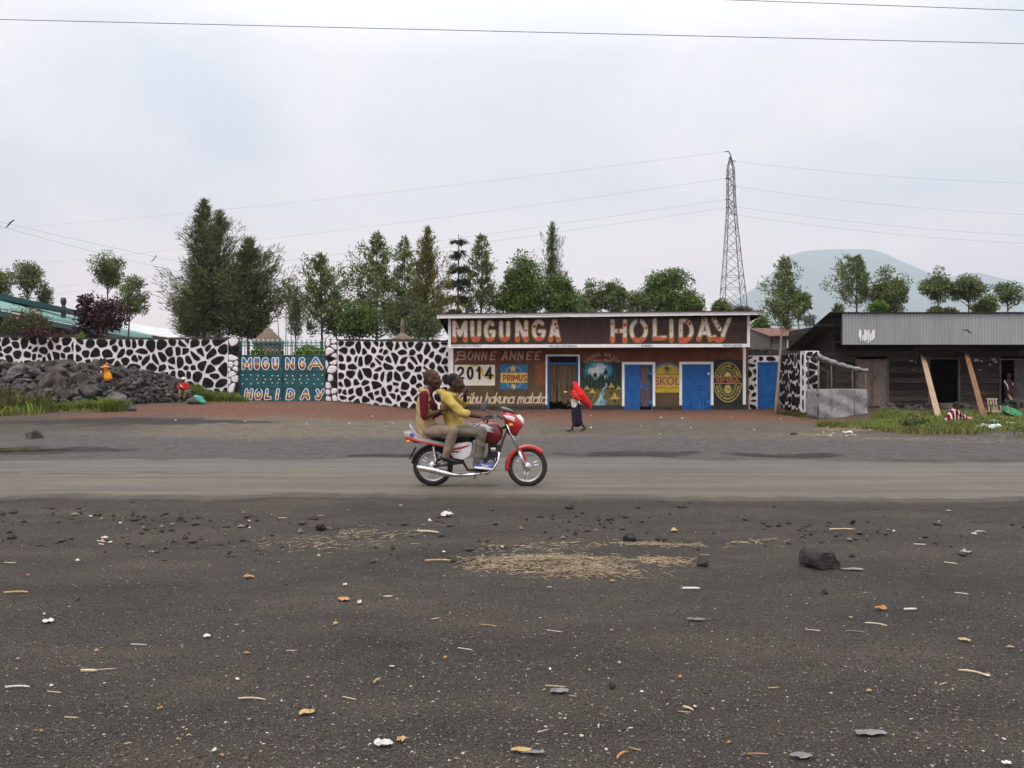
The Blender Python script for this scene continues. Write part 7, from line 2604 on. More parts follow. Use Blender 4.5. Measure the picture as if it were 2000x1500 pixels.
for k in range(8):     # cylinder fins
    z0 = 1030 - k * 17
    mb.box(B(1085 + k * 5, 0).x, B(1205 + k * 3, 0).x, -0.085, 0.085, B(0, z0).z, B(0, z0 - 8).z, 0)
mb.box(B(1105, 0).x, B(1195, 0).x, -0.06, 0.06, B(0, 1030).z, B(0, 890).z, 0)
mb.puff(bp([(1128, 930), (1180, 925), (1185, 965), (1135, 972)]), -0.08, 0.02, 2, 0.85)
mb.puff(bp([(1010, 905), (1075, 905), (1075, 960), (1010, 960)]), -0.03, 0.05, 0, 0.85)   # carburettor
eng = locbuild(mb, 'engine', [M['dark'], M['grey_metal'], M['chrome']], bevel=0.006)
mb = MB()
mb.tube([B(1190, 960, -0.05), B(1215, 985, -0.08), B(1205, 1060, -0.11), B(1165, 1130, -0.13), B(1100, 1172, -0.15), B(950, 1192, -0.17), B(800, 1196, -0.185)], [0.02, 0.022, 0.022, 0.022, 0.022, 0.024, 0.026], 10)
ex = locbuild(mb, 'exhaust_pipe', M['chrome'])
mb = MB()
mb.tube([B(845, 1195, -0.19), B(760, 1192, -0.19), B(690, 1178, -0.195), B(560, 1145, -0.2), B(440, 1122, -0.205), B(398, 1110, -0.205)], [0.024, 0.036, 0.05, 0.052, 0.046, 0.03], 16)
locbuild(mb, 'silencer', M['chrome'], ex)
# rear mudguard and flap
mb = MB()
vs, fs = [], []
n = 16
for i in range(n + 1):
    a = R(50 + 122 * i / n)
    c = RW + Vector((math.cos(a), 0, math.sin(a))) * (Rw + 0.03)
    for y in (-0.07, -0.045, 0.045, 0.07):
        vs.append(c + Vector((0, y, 0)) - (Vector((math.cos(a), 0, math.sin(a))) * (0.03 if abs(y) > 0.05 else 0)))
for i in range(n):
    for k in range(3):
        fs.append((i * 4 + k, i * 4 + k + 1, i * 4 + 5 + k, i * 4 + 4 + k))
mb.add(vs, fs, 0, True)
mb.bar(B(372, 930), B(312, 1045), 0.02, 0.15, 0)
mg = locbuild(mb, 'rear_mudguard', M['black'])
mg.modifiers.new('thickness', 'SOLIDIFY').thickness = 0.005
mb = MB()
mb.puff(bp([(560, 1050), (840, 1040), (850, 1065), (700, 1080), (580, 1085)]), 0.09, 0.015, 0, 0.9)
locbuild(mb, 'chain_guard', M['black'])
for (zx, zy, nm) in ((1030, 1165, 'footpeg'), (735, 1112, 'footpeg')):
    for s_ in (-1, 1):
        q = MB()
        q.tube([B(zx - 30, zy - 25, s_ * 0.08), B(zx, zy, s_ * 0.15)], 0.01, 6)
        q.tube([B(zx, zy, s_ * 0.14), B(zx + 5, zy, s_ * 0.26)], 0.014, 8)
        locbuild(q, nm, M['black'])
mb = MB()
mb.tube([B(1045, 1172, -0.13), B(1090, 1195, -0.17), B(1130, 1180, -0.2)], 0.008, 6)
mb.tube([B(1000, 1150, 0.1), B(960, 1260, 0.18)], 0.01, 6)
locbuild(mb, 'brake_pedal', M['grey_metal'])

# ---------------------------------------------------------------- people
def skin_mat(name, col):
    m = MT(name, 0.62, 0.18)
    m.color(m.ramp(m.noise(9, 4), [(0.3, tuple(c * 0.85 for c in col)), (0.7, tuple(c * 1.15 for c in col))]))
    return m.mat
M['skin'] = skin_mat('dark_brown_skin', (0.05, 0.026, 0.018))
M['skin2'] = skin_mat('brown_skin', (0.06, 0.03, 0.022))
M['hair'] = mat('black_hair', (0.010, 0.009, 0.009), 0.85, 0.4, 60, 0.6, 120)
M['eye'] = mat('eye_white', (0.5, 0.48, 0.45), 0.3, 0.05)
def cloth(name, col, var=0.16, scale=8):
    m = MT(name, 0.88, 0.2)
    f = m.noise(scale, 5, 0.6)
    m.color(m.ramp(f, [(0.3, tuple(c * (1 - var) for c in col)), (0.7, tuple(min(1, c * (1 + var)) for c in col))]))
    m.bump(m.noise(11, 4, 0.6, None, 1.2), 0.55, 0.03)
    return m.mat

def organic(name, parts, mats, parent, voxel=0.012, smooth=2, wrinkle=0.0, seed=0, thin=None):
    """one continuous surface grown over overlapping shapes; coordinates relative to the parent"""
    mb = MB()
    for p in parts:
        if p[0] == 't':
            mb.tube(p[1], p[2], 14, 0, True, p[3] if len(p) > 3 else None, True)
        else:
            mb.sphere(p[1], p[2], 0, 18, 12, p[3] if len(p) > 3 else None)
    me = mb.mesh(name, mats)
    bm = bmesh.new()
    bm.from_mesh(me)
    bmesh.ops.recalc_face_normals(bm, faces=bm.faces)
    bm.to_mesh(me)
    bm.free()
    o = link_mesh(name, me, None)
    rm = o.modifiers.new('remesh', 'REMESH')
    rm.mode = 'VOXEL'
    rm.voxel_size = voxel
    rm.use_smooth_shade = True
    sm = o.modifiers.new('smooth', 'SMOOTH')
    sm.factor = 0.5
    sm.iterations = smooth
    bpy.context.view_layer.update()
    dg = bpy.context.evaluated_depsgraph_get()
    new = bpy.data.meshes.new_from_object(o.evaluated_get(dg))
    bpy.data.objects.remove(o)
    if wrinkle:
        co = np.empty(len(new.vertices) * 3, np.float32)
        nr = np.empty(len(new.vertices) * 3, np.float32)
        new.vertices.foreach_get('co', co)
        new.vertices.foreach_get('normal', nr)
        c = co.reshape(-1, 3)
        k = np.sin(c[:, 2] * 38 + 5 * vnoise(c[:, 0], c[:, 1], 9, seed) + 9 * c[:, 0]) * (vnoise(c[:, 0] + c[:, 2], c[:, 1] + c[:, 2], 7, seed + 2) - 0.2)
        c += nr.reshape(-1, 3) * (k * wrinkle)[:, None]
        new.vertices.foreach_set('co', c.ravel())
    new.name = name
    new.materials.clear()
    for m_ in (mats if isinstance(mats, (list, tuple)) else [mats]):
        new.materials.append(m_)
    new.polygons.foreach_set('use_smooth', np.ones(len(new.polygons), bool))
    new.update()
    return link_mesh(name, new, parent)

def head_parts(c, f, up=(0, 0, 1), s=1.0):
    """skull, face and ears; c = middle of the head, f = where it looks"""
    c, f, up = Vector(c), Vector(f).normalized(), Vector(up).normalized()
    r = f.cross(up).normalized()
    up = r.cross(f).normalized()
    Mx = Matrix((r, f, up)).transposed()
    P = lambda x, y, z: c + (r * x + f * y + up * z) * s
    S = lambda *a: tuple(k * s for k in a)
    out = [('e', P(0, -0.012, 0.032), S(0.076, 0.097, 0.088), Mx), ('e', P(0, 0.022, -0.022), S(0.066, 0.074, 0.082), Mx), ('e', P(0, 0.048, -0.075), S(0.045, 0.042, 0.04), Mx),
           ('e', P(0, 0.08, -0.092), S(0.022, 0.02, 0.02), Mx),
           ('t', [P(0, 0.086, 0.022), P(0, 0.104, -0.012), P(0, 0.108, -0.024)], S(0.011, 0.015, 0.017)), ('e', P(0.017, 0.096, -0.028), S(0.012, 0.013, 0.01), Mx), ('e', P(-0.017, 0.096, -0.028), S(0.012, 0.013, 0.01), Mx),
           ('e', P(0, 0.09, -0.055), S(0.026, 0.015, 0.009), Mx), ('e', P(0, 0.087, -0.07), S(0.024, 0.015, 0.009), Mx),
           ('t', [P(-0.05, 0.07, 0.03), P(0, 0.09, 0.036), P(0.05, 0.07, 0.03)], S(0.012, 0.013, 0.012)),
           ('e', P(0.076, -0.008, -0.012), S(0.012, 0.022, 0.032), Mx), ('e', P(-0.076, -0.008, -0.012), S(0.012, 0.022, 0.032), Mx),
           ('e', P(0.042, 0.068, -0.02), S(0.024, 0.022, 0.024), Mx), ('e', P(-0.042, 0.068, -0.02), S(0.024, 0.022, 0.024), Mx)]
    eyes = [P(sx * 0.03, 0.083, 0.012) for sx in (-1, 1)]
    return out, eyes, (P, S, Mx)

def hand_parts(w_, d, n, curl=0.9, s=1.0, thumb=1, spread=0.1):
    """w_ wrist, d direction of the palm, n palm normal (fingers curl towards it)"""
    w_, d, n = Vector(w_), Vector(d).normalized(), Vector(n)
    n = (n - d * n.dot(d)).normalized()
    side = d.cross(n).normalized() * thumb
    out = [('t', [w_, w_ + d * 0.045 * s, w_ + d * 0.085 * s], [(0.026 * s, 0.02 * s), (0.038 * s, 0.017 * s), (0.04 * s, 0.014 * s)], side)]
    for i, (off, ln) in enumerate(((0.031, 0.07), (0.011, 0.079), (-0.010, 0.073), (-0.030, 0.057))):
        p = w_ + d * 0.088 * s + side * off * s
        pts, a = [p - d * 0.02 * s, p], 0.0
        dd = d + side * (off * spread * 20)
        dd.normalize()
        for k, fr in enumerate((0.45, 0.32, 0.23)):
            a += curl * (0.75 if k == 0 else 0.8) + 0.05 * i
            v = dd * math.cos(a) + n * math.sin(a)
            p = p + v * ln * fr * s
            pts.append(p)
        out.append(('t', pts, [0.0095 * s, 0.0098 * s, 0.009 * s, 0.0082 * s, 0.007 * s]))
    p = w_ + d * 0.025 * s + side * 0.026 * s
    v1 = (side * 0.75 + d * 0.6 + n * 0.35).normalized()
    v2 = (d * 0.8 + n * (0.25 + 0.5 * curl) + side * 0.1).normalized()
    out.append(('t', [p - side * 0.01 * s, p + v1 * 0.035 * s, p + v1 * 0.035 * s + v2 * 0.03 * s, p + v1 * 0.035 * s + v2 * 0.055 * s], [0.013 * s, 0.0115 * s, 0.010 * s, 0.008 * s]))
    return out

def eyes_obj(eyes, s, parent, f):
    mb = MB()
    for e_ in eyes:
        mb.sphere(e_ - Vector(f).normalized() * 0.003, 0.008 * s, 0, 8, 6)
        mb.sphere(e_ + Vector(f).normalized() * 0.004 * s, 0.005 * s, 1, 8, 6)
    return mb.build('eyes', [M['eye'], M['hair']], parent, True)

def shoe(name, ankle, toe_dir, L, mats, parent, sole=0.02, h=0.09):
    a, t = Vector(ankle), Vector(toe_dir).normalized()
    heel = a - t * L * 0.24
    parts = [('t', [heel, a + t * L * 0.2, a + t * L * 0.5, a + t * L * 0.7], [(0.036, 0.04), (0.042, 0.04), (0.046, 0.032), (0.036, 0.024)], (0, 1, 0)), ('t', [a + Vector((0, 0, 0.01)), a + Vector((0, 0, 0.06))], [0.046, 0.05])]
    return organic(name, parts, mats, parent, 0.01, 2)

def trousers(parts_p, legs, r=(0.105, 0.088, 0.07, 0.068)):
    out = list(parts_p)
    for hip, knee, ank in legs:
        hip, knee, ank = Vector(hip), Vector(knee), Vector(ank)
        out.append(('t', [hip, hip.lerp(knee, 0.5), knee], [r[0], (r[0] + r[1]) / 2, r[1]]))
        out.append(('t', [knee, knee.lerp(ank, 0.5), ank], [r[1], (r[1] + r[2]) / 2, r[3]]))
    return out

# ---- the driver in the yellow hooded top
drv = thing('person', 'motorcycle driver in yellow hooded top and grey trousers, hand raised to his mouth', 'person', BIKE)
hipN, hipF = B(770, 762, -0.10), B(770, 762, 0.10)
knN, knF = B(1040, 765, -0.235), B(1040, 765, 0.235)
anN, anF = B(1008, 1050, -0.2), B(1008, 1050, 0.2)
chest = B(705, 470)
shN, shF = B(690, 425, -0.185), B(705, 420, 0.185)
elN, waN = B(845, 575, -0.285), B(1035, 612, -0.315)
elF, waF = B(865, 520, 0.22), B(868, 405, 0.085)
hd = B(772, 282)
look = (1, -0.12, -0.06)
hp, ey, HF = head_parts(hd, look, (0.05, 0, 1), 1.24)
body = hp + [('t', [B(705, 400), B(748, 335)], [0.062, 0.056]),
             ('t', [B(775, 745), B(740, 620), B(712, 500), B(700, 420)], [(0.15, 0.11), (0.135, 0.1), (0.155, 0.11), (0.1, 0.07)], (0, 1, 0)), ('t', [shN, shF], 0.062)]
for sh, el, wa in ((shN, elN, waN), (shF, elF, waF)):
    body += [('t', [sh, el], [0.052, 0.042]), ('t', [el, el.lerp(wa, 0.4), wa], [0.041, 0.038, 0.028])]
for h_, k_, a_ in ((hipN, knN, anN), (hipF, knF, anF)):
    body += [('t', [h_, k_], [0.08, 0.058]), ('t', [k_, k_.lerp(a_, 0.35), a_], [0.056, 0.054, 0.036]), ('t', [a_, a_ + Vector((0.08, 0, -0.04))], [0.036, 0.03])]
body += hand_parts(waN, B(1080, 624, -0.325) - B(1035, 612, -0.315), (0.35, 0, -1), 1.0, 1.15, -1)
body += hand_parts(waF, Vector((0.05, -0.06, 0.11)), (-0.8, -0.3, 0.2), 0.75, 1.15, 1)
organic('body', body, M['skin'], drv, 0.0075, 1)
eyes_obj(ey, 1.2, drv, look)
P, S, Mx = HF
organic('hair', [('e', P(0, -0.026, 0.047), S(0.078, 0.09, 0.08), Mx), ('e', P(0, -0.042, 0.012), S(0.074, 0.06, 0.055), Mx)], M['hair'], drv, 0.009, 1)
yel = cloth('yellow_fabric', (0.36, 0.27, 0.075), 0.25)
sleeveN = shN.lerp(elN, 1.0) + (waN - elN) * 0.28
hoodie = [('t', [B(790, 735), B(745, 640), B(715, 520), B(695, 425)], [(0.175, 0.14), (0.165, 0.135), (0.185, 0.145), (0.135, 0.095)], (0, 1, 0)), ('t', [shN, shF], 0.085),
          ('t', [shN, elN, sleeveN], [0.088, 0.07, 0.066]), ('t', [shF, elF, elF.lerp(waF, 0.3)], [0.085, 0.066, 0.06]),
          ('e', B(632, 375), (0.085, 0.12, 0.06)), ('t', [B(645, 395, -0.1), B(700, 385, -0.11), B(765, 405, -0.06), B(775, 410, 0.06), B(700, 385, 0.11), B(645, 395, 0.1)], 0.04)]
organic('hooded_top', hoodie, yel, drv, 0.011, 1, 0.010, 1)
gry = cloth('grey_olive_trousers', (0.135, 0.118, 0.095))
organic('trousers', trousers([('t', [B(760, 770), B(800, 755)], [(0.17, 0.12), (0.15, 0.11)], (0, 1, 0))], ((hipN, knN, anN), (hipF, knF, anF))), gry, drv, 0.011, 1, 0.012, 2)
bl = cloth('blue_white_shoe', (0.10, 0.14, 0.36))
for s_, an in ((-1, anN), (1, anF)):
    sh_ = shoe('shoe', an + Vector((0.03, 0, -0.07)), (1, 0, -0.08), 0.25, bl, drv)
    q = MB()
    c = an + Vector((0.03, 0, -0.07))
    q.puff([(c.x - 0.09, c.z - 0.045), (c.x + 0.19, c.z - 0.075), (c.x + 0.2, c.z - 0.05), (c.x + 0.05, c.z - 0.022), (c.x - 0.09, c.z - 0.018)], c.y, 0.05, 0, 0.9)
    for k in range(3):
        q.bar(c + Vector((0.03 + k * 0.035, s_ * 0.047, 0.02 - k * 0.008)), c + Vector((0.06 + k * 0.035, s_ * 0.05, -0.03)), 0.012, 0.006, 0)
    q.build('sole', M['decal'], sh_, True)

# ---- the passenger in the tan vest
pas = thing('person', 'motorcycle passenger in tan vest over dark red shirt, sitting behind the driver', 'person', BIKE)
hipN, hipF = B(510, 760, -0.11), B(510, 760, 0.11)
knN, knF = B(765, 752, -0.27), B(765, 752, 0.27)
anN, anF = B(690, 1000, -0.22), B(690, 1000, 0.22)
shN, shF = B(468, 400, -0.2), B(478, 400, 0.2)
elN, waN = B(478, 618, -0.25), B(650, 545, -0.22)
elF, waF = B(560, 600, 0.25), B(690, 560, 0.2)
hd = B(540, 245)
look = (1, -0.2, -0.02)
hp, ey, HF = head_parts(hd, look, (0.02, 0, 1), 1.3)
body = hp + [('t', [B(495, 385), B(528, 315)], [0.066, 0.06]), ('t', [B(510, 745), B(490, 600), B(480, 480), B(478, 400)], [(0.15, 0.11), (0.14, 0.105), (0.165, 0.115), (0.1, 0.07)], (0, 1, 0)), ('t', [shN, shF], 0.065)]
for sh, el, wa in ((shN, elN, waN), (shF, elF, waF)):
    body += [('t', [sh, el], [0.055, 0.045]), ('t', [el, el.lerp(wa, 0.4), wa], [0.044, 0.041, 0.03])]
for h_, k_, a_ in ((hipN, knN, anN), (hipF, knF, anF)):
    body += [('t', [h_, k_], [0.08, 0.058]), ('t', [k_, k_.lerp(a_, 0.35), a_], [0.056, 0.054, 0.036]), ('t', [a_, a_ + Vector((0.06, 0, -0.05))], [0.036, 0.03])]
body += hand_parts(waN, B(720, 505, -0.2) - B(650, 545, -0.22), (0.3, 0.6, -0.5), 0.75, 1.15, 1)
body += hand_parts(waF, (0.1, -0.02, 0.02), (0, -0.5, -1), 0.7, 1.15, -1)
organic('body', body, M['skin2'], pas, 0.0075, 1)
eyes_obj(ey, 1.2, pas, look)
P, S, Mx = HF
organic('hair', [('e', P(0, -0.026, 0.044), S(0.0765, 0.089, 0.081), Mx)], mat('shaved_hair', (0.034, 0.019, 0.014), 0.8, 0.2, 40), pas, 0.009, 1)
wine = cloth('dark_red_shirt', (0.10, 0.008, 0.012))
organic('shirt', [('t', [B(505, 740), B(490, 600), B(482, 480), B(482, 395)], [(0.155, 0.118), (0.15, 0.115), (0.172, 0.12), (0.11, 0.08)], (0, 1, 0)), ('t', [shN, shF], 0.074), ('t', [shN, shN.lerp(elN, 0.6), elN.lerp(shN, 0.05)], [0.074, 0.068, 0.06]), ('t', [shF, elF], [0.074, 0.06]),
                   ('t', [B(488, 395), B(510, 355)], [0.08, 0.068])], wine, pas, 0.011, 2, 0.006, 4)
tan = cloth('tan_vest', (0.36, 0.265, 0.13), 0.14)
organic('vest', [('t', [B(490, 775), B(478, 700), B(470, 600), B(465, 480), B(468, 385)], [(0.182, 0.155), (0.18, 0.155), (0.178, 0.145), (0.19, 0.135), (0.165, 0.09)], (0, 1, 0)),
                 ('e', B(468, 395, -0.17), (0.085, 0.05, 0.06)), ('e', B(468, 395, 0.17), (0.085, 0.05, 0.06)), ('t', [B(430, 350, -0.06), B(440, 345, 0.06)], 0.05)], tan, pas, 0.011, 1, 0.008, 5)
tn2 = cloth('tan_grey_trousers', (0.20, 0.155, 0.115))
organic('trousers', trousers([('t', [B(500, 780), B(560, 765)], [(0.175, 0.12), (0.15, 0.105)], (0, 1, 0))], ((hipN, knN, anN), (hipF, knF, anF)), (0.105, 0.085, 0.068, 0.062)), tn2, pas, 0.011, 1, 0.012, 6)
bs = mat('black_shoe_leather', (0.014, 0.013, 0.013), 0.4, 0.2)
for an in (anN, anF):
    shoe('shoe', an + Vector((0.0, 0, -0.05)), (1, 0, -0.28), 0.27, bs, pas)
q = MB()
q.tube([B(470, 330, -0.085), B(480, 300, -0.08), B(505, 325, -0.1)], 0.012, 6)
q.build('shirt_collar', cloth('striped_collar', (0.16, 0.16, 0.17)), pas, True)

# ---- the woman in the red shawl, walking left
WB_ = GP(1129, 842)
ws = WB_.y / FPX
wom = thing('person', 'woman in bright red shawl and navy skirt walking left past the bar', 'person', WB_)
def W(zx, zy, y=0.0):
    return Vector((((1090 + zx / 4.651) - 1129) * ws, y, (842 - 590 - zy / 4.651) * ws))
hd = W(143, 762)
hp, ey, HF = head_parts(hd, (-1, -0.15, -0.1), (0, 0, 1), 0.95)
hipL, hipR = W(165, 960, -0.08), W(165, 960, 0.08)
kF, aF = W(148, 1080, -0.07), W(125, 1150, -0.07)
kB, aB = W(195, 1078, 0.07), W(240, 1140, 0.06)
el, wa = W(125, 868, -0.2), W(88, 836, -0.16)
el2, wa2 = W(140, 900, 0.2), W(110, 930, 0.14)
body = hp + [('t', [W(165, 820), W(150, 790)], [0.05, 0.045]), ('t', [W(160, 960), W(152, 900), W(158, 840), W(162, 815)], [(0.14, 0.11), (0.11, 0.09), (0.14, 0.1), (0.09, 0.06)], (0, 1, 0)),
             ('t', [W(160, 830, -0.16), W(160, 830, 0.16)], 0.05), ('t', [W(160, 830, -0.16), el, wa], [0.045, 0.034, 0.024]), ('t', [W(160, 830, 0.16), el2, wa2], [0.045, 0.034, 0.024]),
             ('t', [hipL, kF, kF.lerp(aF, 0.4), aF], [0.075, 0.05, 0.045, 0.03]), ('t', [hipR, kB, kB.lerp(aB, 0.4), aB], [0.075, 0.05, 0.045, 0.03]),
             ('t', [aF + Vector((0.03, 0, -0.02)), aF + Vector((-0.06, 0, -0.045)), aF + Vector((-0.16, 0, -0.06))], [0.03, 0.032, 0.022]), ('t', [aB + Vector((0.03, 0, 0.0)), aB + Vector((-0.02, 0, -0.05)), aB + Vector((-0.09, 0, -0.085))], [0.03, 0.03, 0.022])]
body += hand_parts(wa, W(70, 822, -0.15) - wa, (0, 0.3, 1), 0.8, 0.9, -1)
body += hand_parts(wa2, (-0.1, -0.05, -0.05), (0, 0, -1), 0.6, 0.9, 1)
organic('body', body, M['skin'], wom, 0.009, 1)
eyes_obj(ey, 0.95, wom, (-1, -0.15, -0.1))
shawl = cloth('bright_red_cloth', (0.52, 0.016, 0.016), 0.2)
P, S, Mx = HF
sw = [('e', P(0, -0.045, 0.035), S(0.094, 0.1, 0.105), Mx), ('t', [W(162, 775), W(168, 805), W(160, 850)], [(0.105, 0.115), (0.16, 0.15), (0.22, 0.16)], (0, 1, 0)),
      ('t', [W(165, 785, -0.04), W(205, 850, -0.08), W(255, 910, -0.06), W(292, 960, -0.02)], [(0.13, 0.12), (0.18, 0.15), (0.13, 0.12), (0.05, 0.045)], (0, 1, 0)),
      ('t', [W(140, 820, -0.16), W(150, 860, -0.22), W(190, 880, -0.2)], [(0.05, 0.05), (0.06, 0.05), (0.05, 0.05)]), ('t', [W(185, 790), W(240, 860, 0.02), W(305, 935, 0.0)], [(0.08, 0.05), (0.1, 0.05), (0.06, 0.03)], (0, 1, 0))]
organic('shawl', sw, shawl, wom, 0.012, 3, 0.012, 3)
organic('top', [('t', [W(158, 950), W(152, 905), W(158, 840)], [(0.155, 0.125), (0.135, 0.12), (0.16, 0.115)], (0, 1, 0)), ('t', [W(158, 835, -0.15), W(145, 860, -0.19)], [0.06, 0.055])], cloth('cream_top', (0.56, 0.5, 0.44)), wom, 0.011, 2, 0.006, 7)
organic('skirt', [('t', [W(160, 940), W(165, 990), W(170, 1050), W(172, 1092)], [(0.15, 0.13), (0.17, 0.155), (0.165, 0.16), (0.15, 0.165)], (0, 1, 0))], cloth('navy_skirt', (0.014, 0.013, 0.028)), wom, 0.012, 2, 0.008, 8)
for a, nm in ((aF, 0), (aB, 1)):
    q = MB()
    d = Vector((-0.16, 0, -0.075)) if nm == 0 else Vector((-0.1, 0, -0.11))
    q.bar(a + Vector((0.05, 0, -0.045)), a + d, 0.02, 0.085, 0)
    q.build('sandal', M['dark'], wom, True, bevel=0.006)
q = MB()
q.sphere((0, 0, 0), (0.05, 0.035, 0.03), 0, 10, 8)
q.tube([(-0.03, 0, 0), (-0.07, 0.0, 0.02)], [0.02, 0.008], 6)
o = q.build('mango', mat('yellow_fruit', (0.6, 0.42, 0.1), 0.5, 0.15))
o.location = WB_ + W(68, 818, -0.15)
tag(o, 'small yellow fruit held in the hand of the woman in the red shawl', 'fruit')
p = GP(1154, 838)
q = MB()
q.sphere((0, 0, 0.035), (0.045, 0.042, 0.038), 0, 12, 8)
q.tube([(0, 0, 0.07), (0.008, 0, 0.085)], 0.005, 5, 1)
o = q.build('lime', [mat('lime_skin', (0.5, 0.58, 0.14), 0.5, 0.12), M['bark']])
o.location = p
tag(o, 'yellow-green fruit on the ground just behind the walking woman', 'fruit')

# ================================================================ THINGS AROUND THE SHACK AND THE HEAP
# ---- two planks leaning on the shack
def plank(label, top, bot, wpx, col, col2):
    a, b = top, bot
    m = mat('sawn_plank', col, 0.8, 0.3, 2.0, 0.3, 30, stretch=(6, 6, 0.8), col2=col2)
    mb = MB()
    ax = (a - b).normalized()
    mb.bar(Vector((0, 0, 0)), a - b, wpx, 0.035, 0, up=Vector((0, -1, 0.3)))
    o = mb.build('plank', m, None, bevel=0.004)
    o.location = b
    tag(o, label, 'plank', None)
bt = GP(1833, 815)
plank('pale new plank leaning on the shack left of the open dark doorway', PX(1803, 697, YS - 0.1), bt, 0.27, (0.30, 0.20, 0.125), (0.44, 0.32, 0.22))
bt = GP(1922, 816)
plank('darker orange-brown plank leaning on the shack right of the open doorway', PX(1887, 688, YS - 0.08), bt, 0.26, (0.145, 0.062, 0.025), (0.24, 0.115, 0.055))

# ---- stall of sticks and grey tarpaulin
p0 = GP(1597, 818)
stl = thing('tarpaulin_stall', 'market stall of thin poles wrapped in grey tarpaulin, between wing and plank door', 'stall', p0)
YT = p0.y
xt = lambda px: (px - 1000) * YT / FPX
zt = lambda py: CAMZ - (py - HZ) * YT / FPX
m = MT('grey_tarpaulin', 0.5, 0.35)
f = m.noise(1.6, 6, 0.65, None, 0.8)
m.color(m.ramp(f, [(0.3, (0.17, 0.17, 0.178)), (0.7, (0.29, 0.29, 0.3))]))
m.bump(m.noise(3.0, 6, 0.65, None, 1.5), 0.9, 0.12)
M['tarp'] = m.mat
def sheet_mesh(fn, nu, nv):
    vs = [fn(i / nu, j / nv) for j in range(nv + 1) for i in range(nu + 1)]
    fs = [(j * (nu + 1) + i, j * (nu + 1) + i + 1, (j + 1) * (nu + 1) + i + 1, (j + 1) * (nu + 1) + i) for j in range(nv) for i in range(nu)]
    return vs, fs
def front(u, v):
    px = 1596.5 + (1693.5 - 1596.5) * u
    y = YT - 0.02 + 0.035 * math.sin(u * 17 + 3 * v) * (1 - v) + 0.03 * math.sin(u * 9 + v * 11 + 1) + 0.05 * (0.5 - abs(0.5 - v)) * math.sin(u * 31)
    lo = 817.5 + 1.5 * math.sin(u * 9)
    return (xt(px + 1.5 * (1 - v) * math.sin(u * 6.3)), y - 0.06 * (1 - v), zt(lo + (760.5 - lo - 1.2 * math.sin(u * 3.14)) * v))
mb = MB()
mb.add(*sheet_mesh(front, 60, 22), 0, True)
DY = 1.15
def sidef(s_):
    px = 1693.5 if s_ else 1596.5
    return lambda u, v: (xt(px) + 0.03 * math.sin(u * 9 + v * 5), YT + DY * u, zt(818) + (zt(760) - zt(818)) * v)
mb.add(*sheet_mesh(sidef(1), 14, 8), 0, True)
mb.add(*sheet_mesh(sidef(0), 14, 8), 0, True)
tf = mb.build('tarpaulin_front', M['tarp'], stl, recalc=False)
tf.modifiers.new('thickness', 'SOLIDIFY').thickness = 0.006
mb = MB()
for px in (1596.8, 1623, 1667, 1693):
    mb.tube([(xt(px), YT - 0.09, zt(817)), (xt(px + 0.4), YT - 0.085, zt(762))], 0.012, 6)
mb.build('tarpaulin_seam', mat('tarpaulin_seam', (0.1, 0.1, 0.105), 0.6, 0.2), tf)
pole = mat('stick_pole', (0.13, 0.105, 0.085), 0.9, 0.35, 6)
for i, (px, y, pt) in enumerate(((1598, 0, 694), (1624, 0, 702), (1665, 0, 718), (1691, 0, 722), (1600, DY, 700), (1640, DY, 712), (1690, DY, 724))):
    q = MB()
    q.tube([(xt(px), YT + y + 0.03, zt(819)), (xt(px) + 0.02, YT + y + 0.035, zt((pt + 790) / 2)), (xt(px), YT + y + 0.03, zt(pt))], [0.03, 0.026, 0.022], 7)
    q.build('pole', pole, stl, recalc=False)
mb = MB()
mb.tube([(xt(1598), YT + 0.03, zt(714)), (xt(1625), YT + 0.03, zt(732))], 0.012, 5)
mb.tube([(xt(1597), YT + 0.03, zt(761)), (xt(1694), YT + 0.03, zt(761))], 0.022, 6)
mb.tube([(xt(1597), YT + DY, zt(761)), (xt(1694), YT + DY, zt(761))], 0.022, 6)
mb.build('rail', pole, stl, recalc=False)
def roofroll(u, v):
    px = 1596 + 99 * u
    py = 692 + 29 * u + 3.5 * math.sin(u * 3.14)
    a = 2 * math.pi * v
    r = 0.085 * (1.25 - 0.5 * u) * (1 + 0.25 * math.sin(u * 26) * 0.6)
    return (xt(px), YT + 0.02 + r * math.cos(a), zt(py) - 0.06 + r * 0.95 * math.sin(a) + 0.015 * math.sin(u * 40))
mb = MB()
mb.add(*sheet_mesh(roofroll, 40, 10), 0, True)
def roofsheet(u, v):
    px = 1596 + 99 * u
    return (xt(px), YT + 0.02 + DY * v, zt(692 + 29 * u + 3.5 * math.sin(u * 3.14)) - 0.02 + 0.03 * math.sin(u * 14 + v * 6) - 0.08 * math.sin(v * 3.14))
mb.add(*sheet_mesh(roofsheet, 30, 8), 0, True)
mb.build('tarpaulin_roof', M['tarp'], stl, recalc=False)

# ---- chair, basin and washing
pc = GP(1947, 815)
ch = thing('wooden_chair', 'low wooden chair with pale slatted back beside the orange-brown plank', 'chair', pc)
kc = pc.y / FPX
C = lambda px, py, dy=0.0: Vector(((px - 1000) * kc, pc.y + dy, CAMZ - (py - HZ) * kc))
cw = mat('pale_chair_wood', (0.36, 0.3, 0.21), 0.8, 0.25, 8)
cw2 = mat('brown_chair_wood', (0.10, 0.05, 0.032), 0.8, 0.3, 8)
mb = MB()
mb.bar(C(1927, 779), C(1948, 779.5), 0.05, 0.03, 0)
for k in range(4):
    mb.bar(C(1929 + k * 5.2, 779), C(1932.5 + k * 5.0, 802), 0.045, 0.02, 0, up=(0, -1, 0))
mb.bar(C(1931, 802), C(1949, 803.5), 0.04, 0.03, 0)
mb.bar(C(1929, 791), C(1948, 792), 0.03, 0.02, 1)
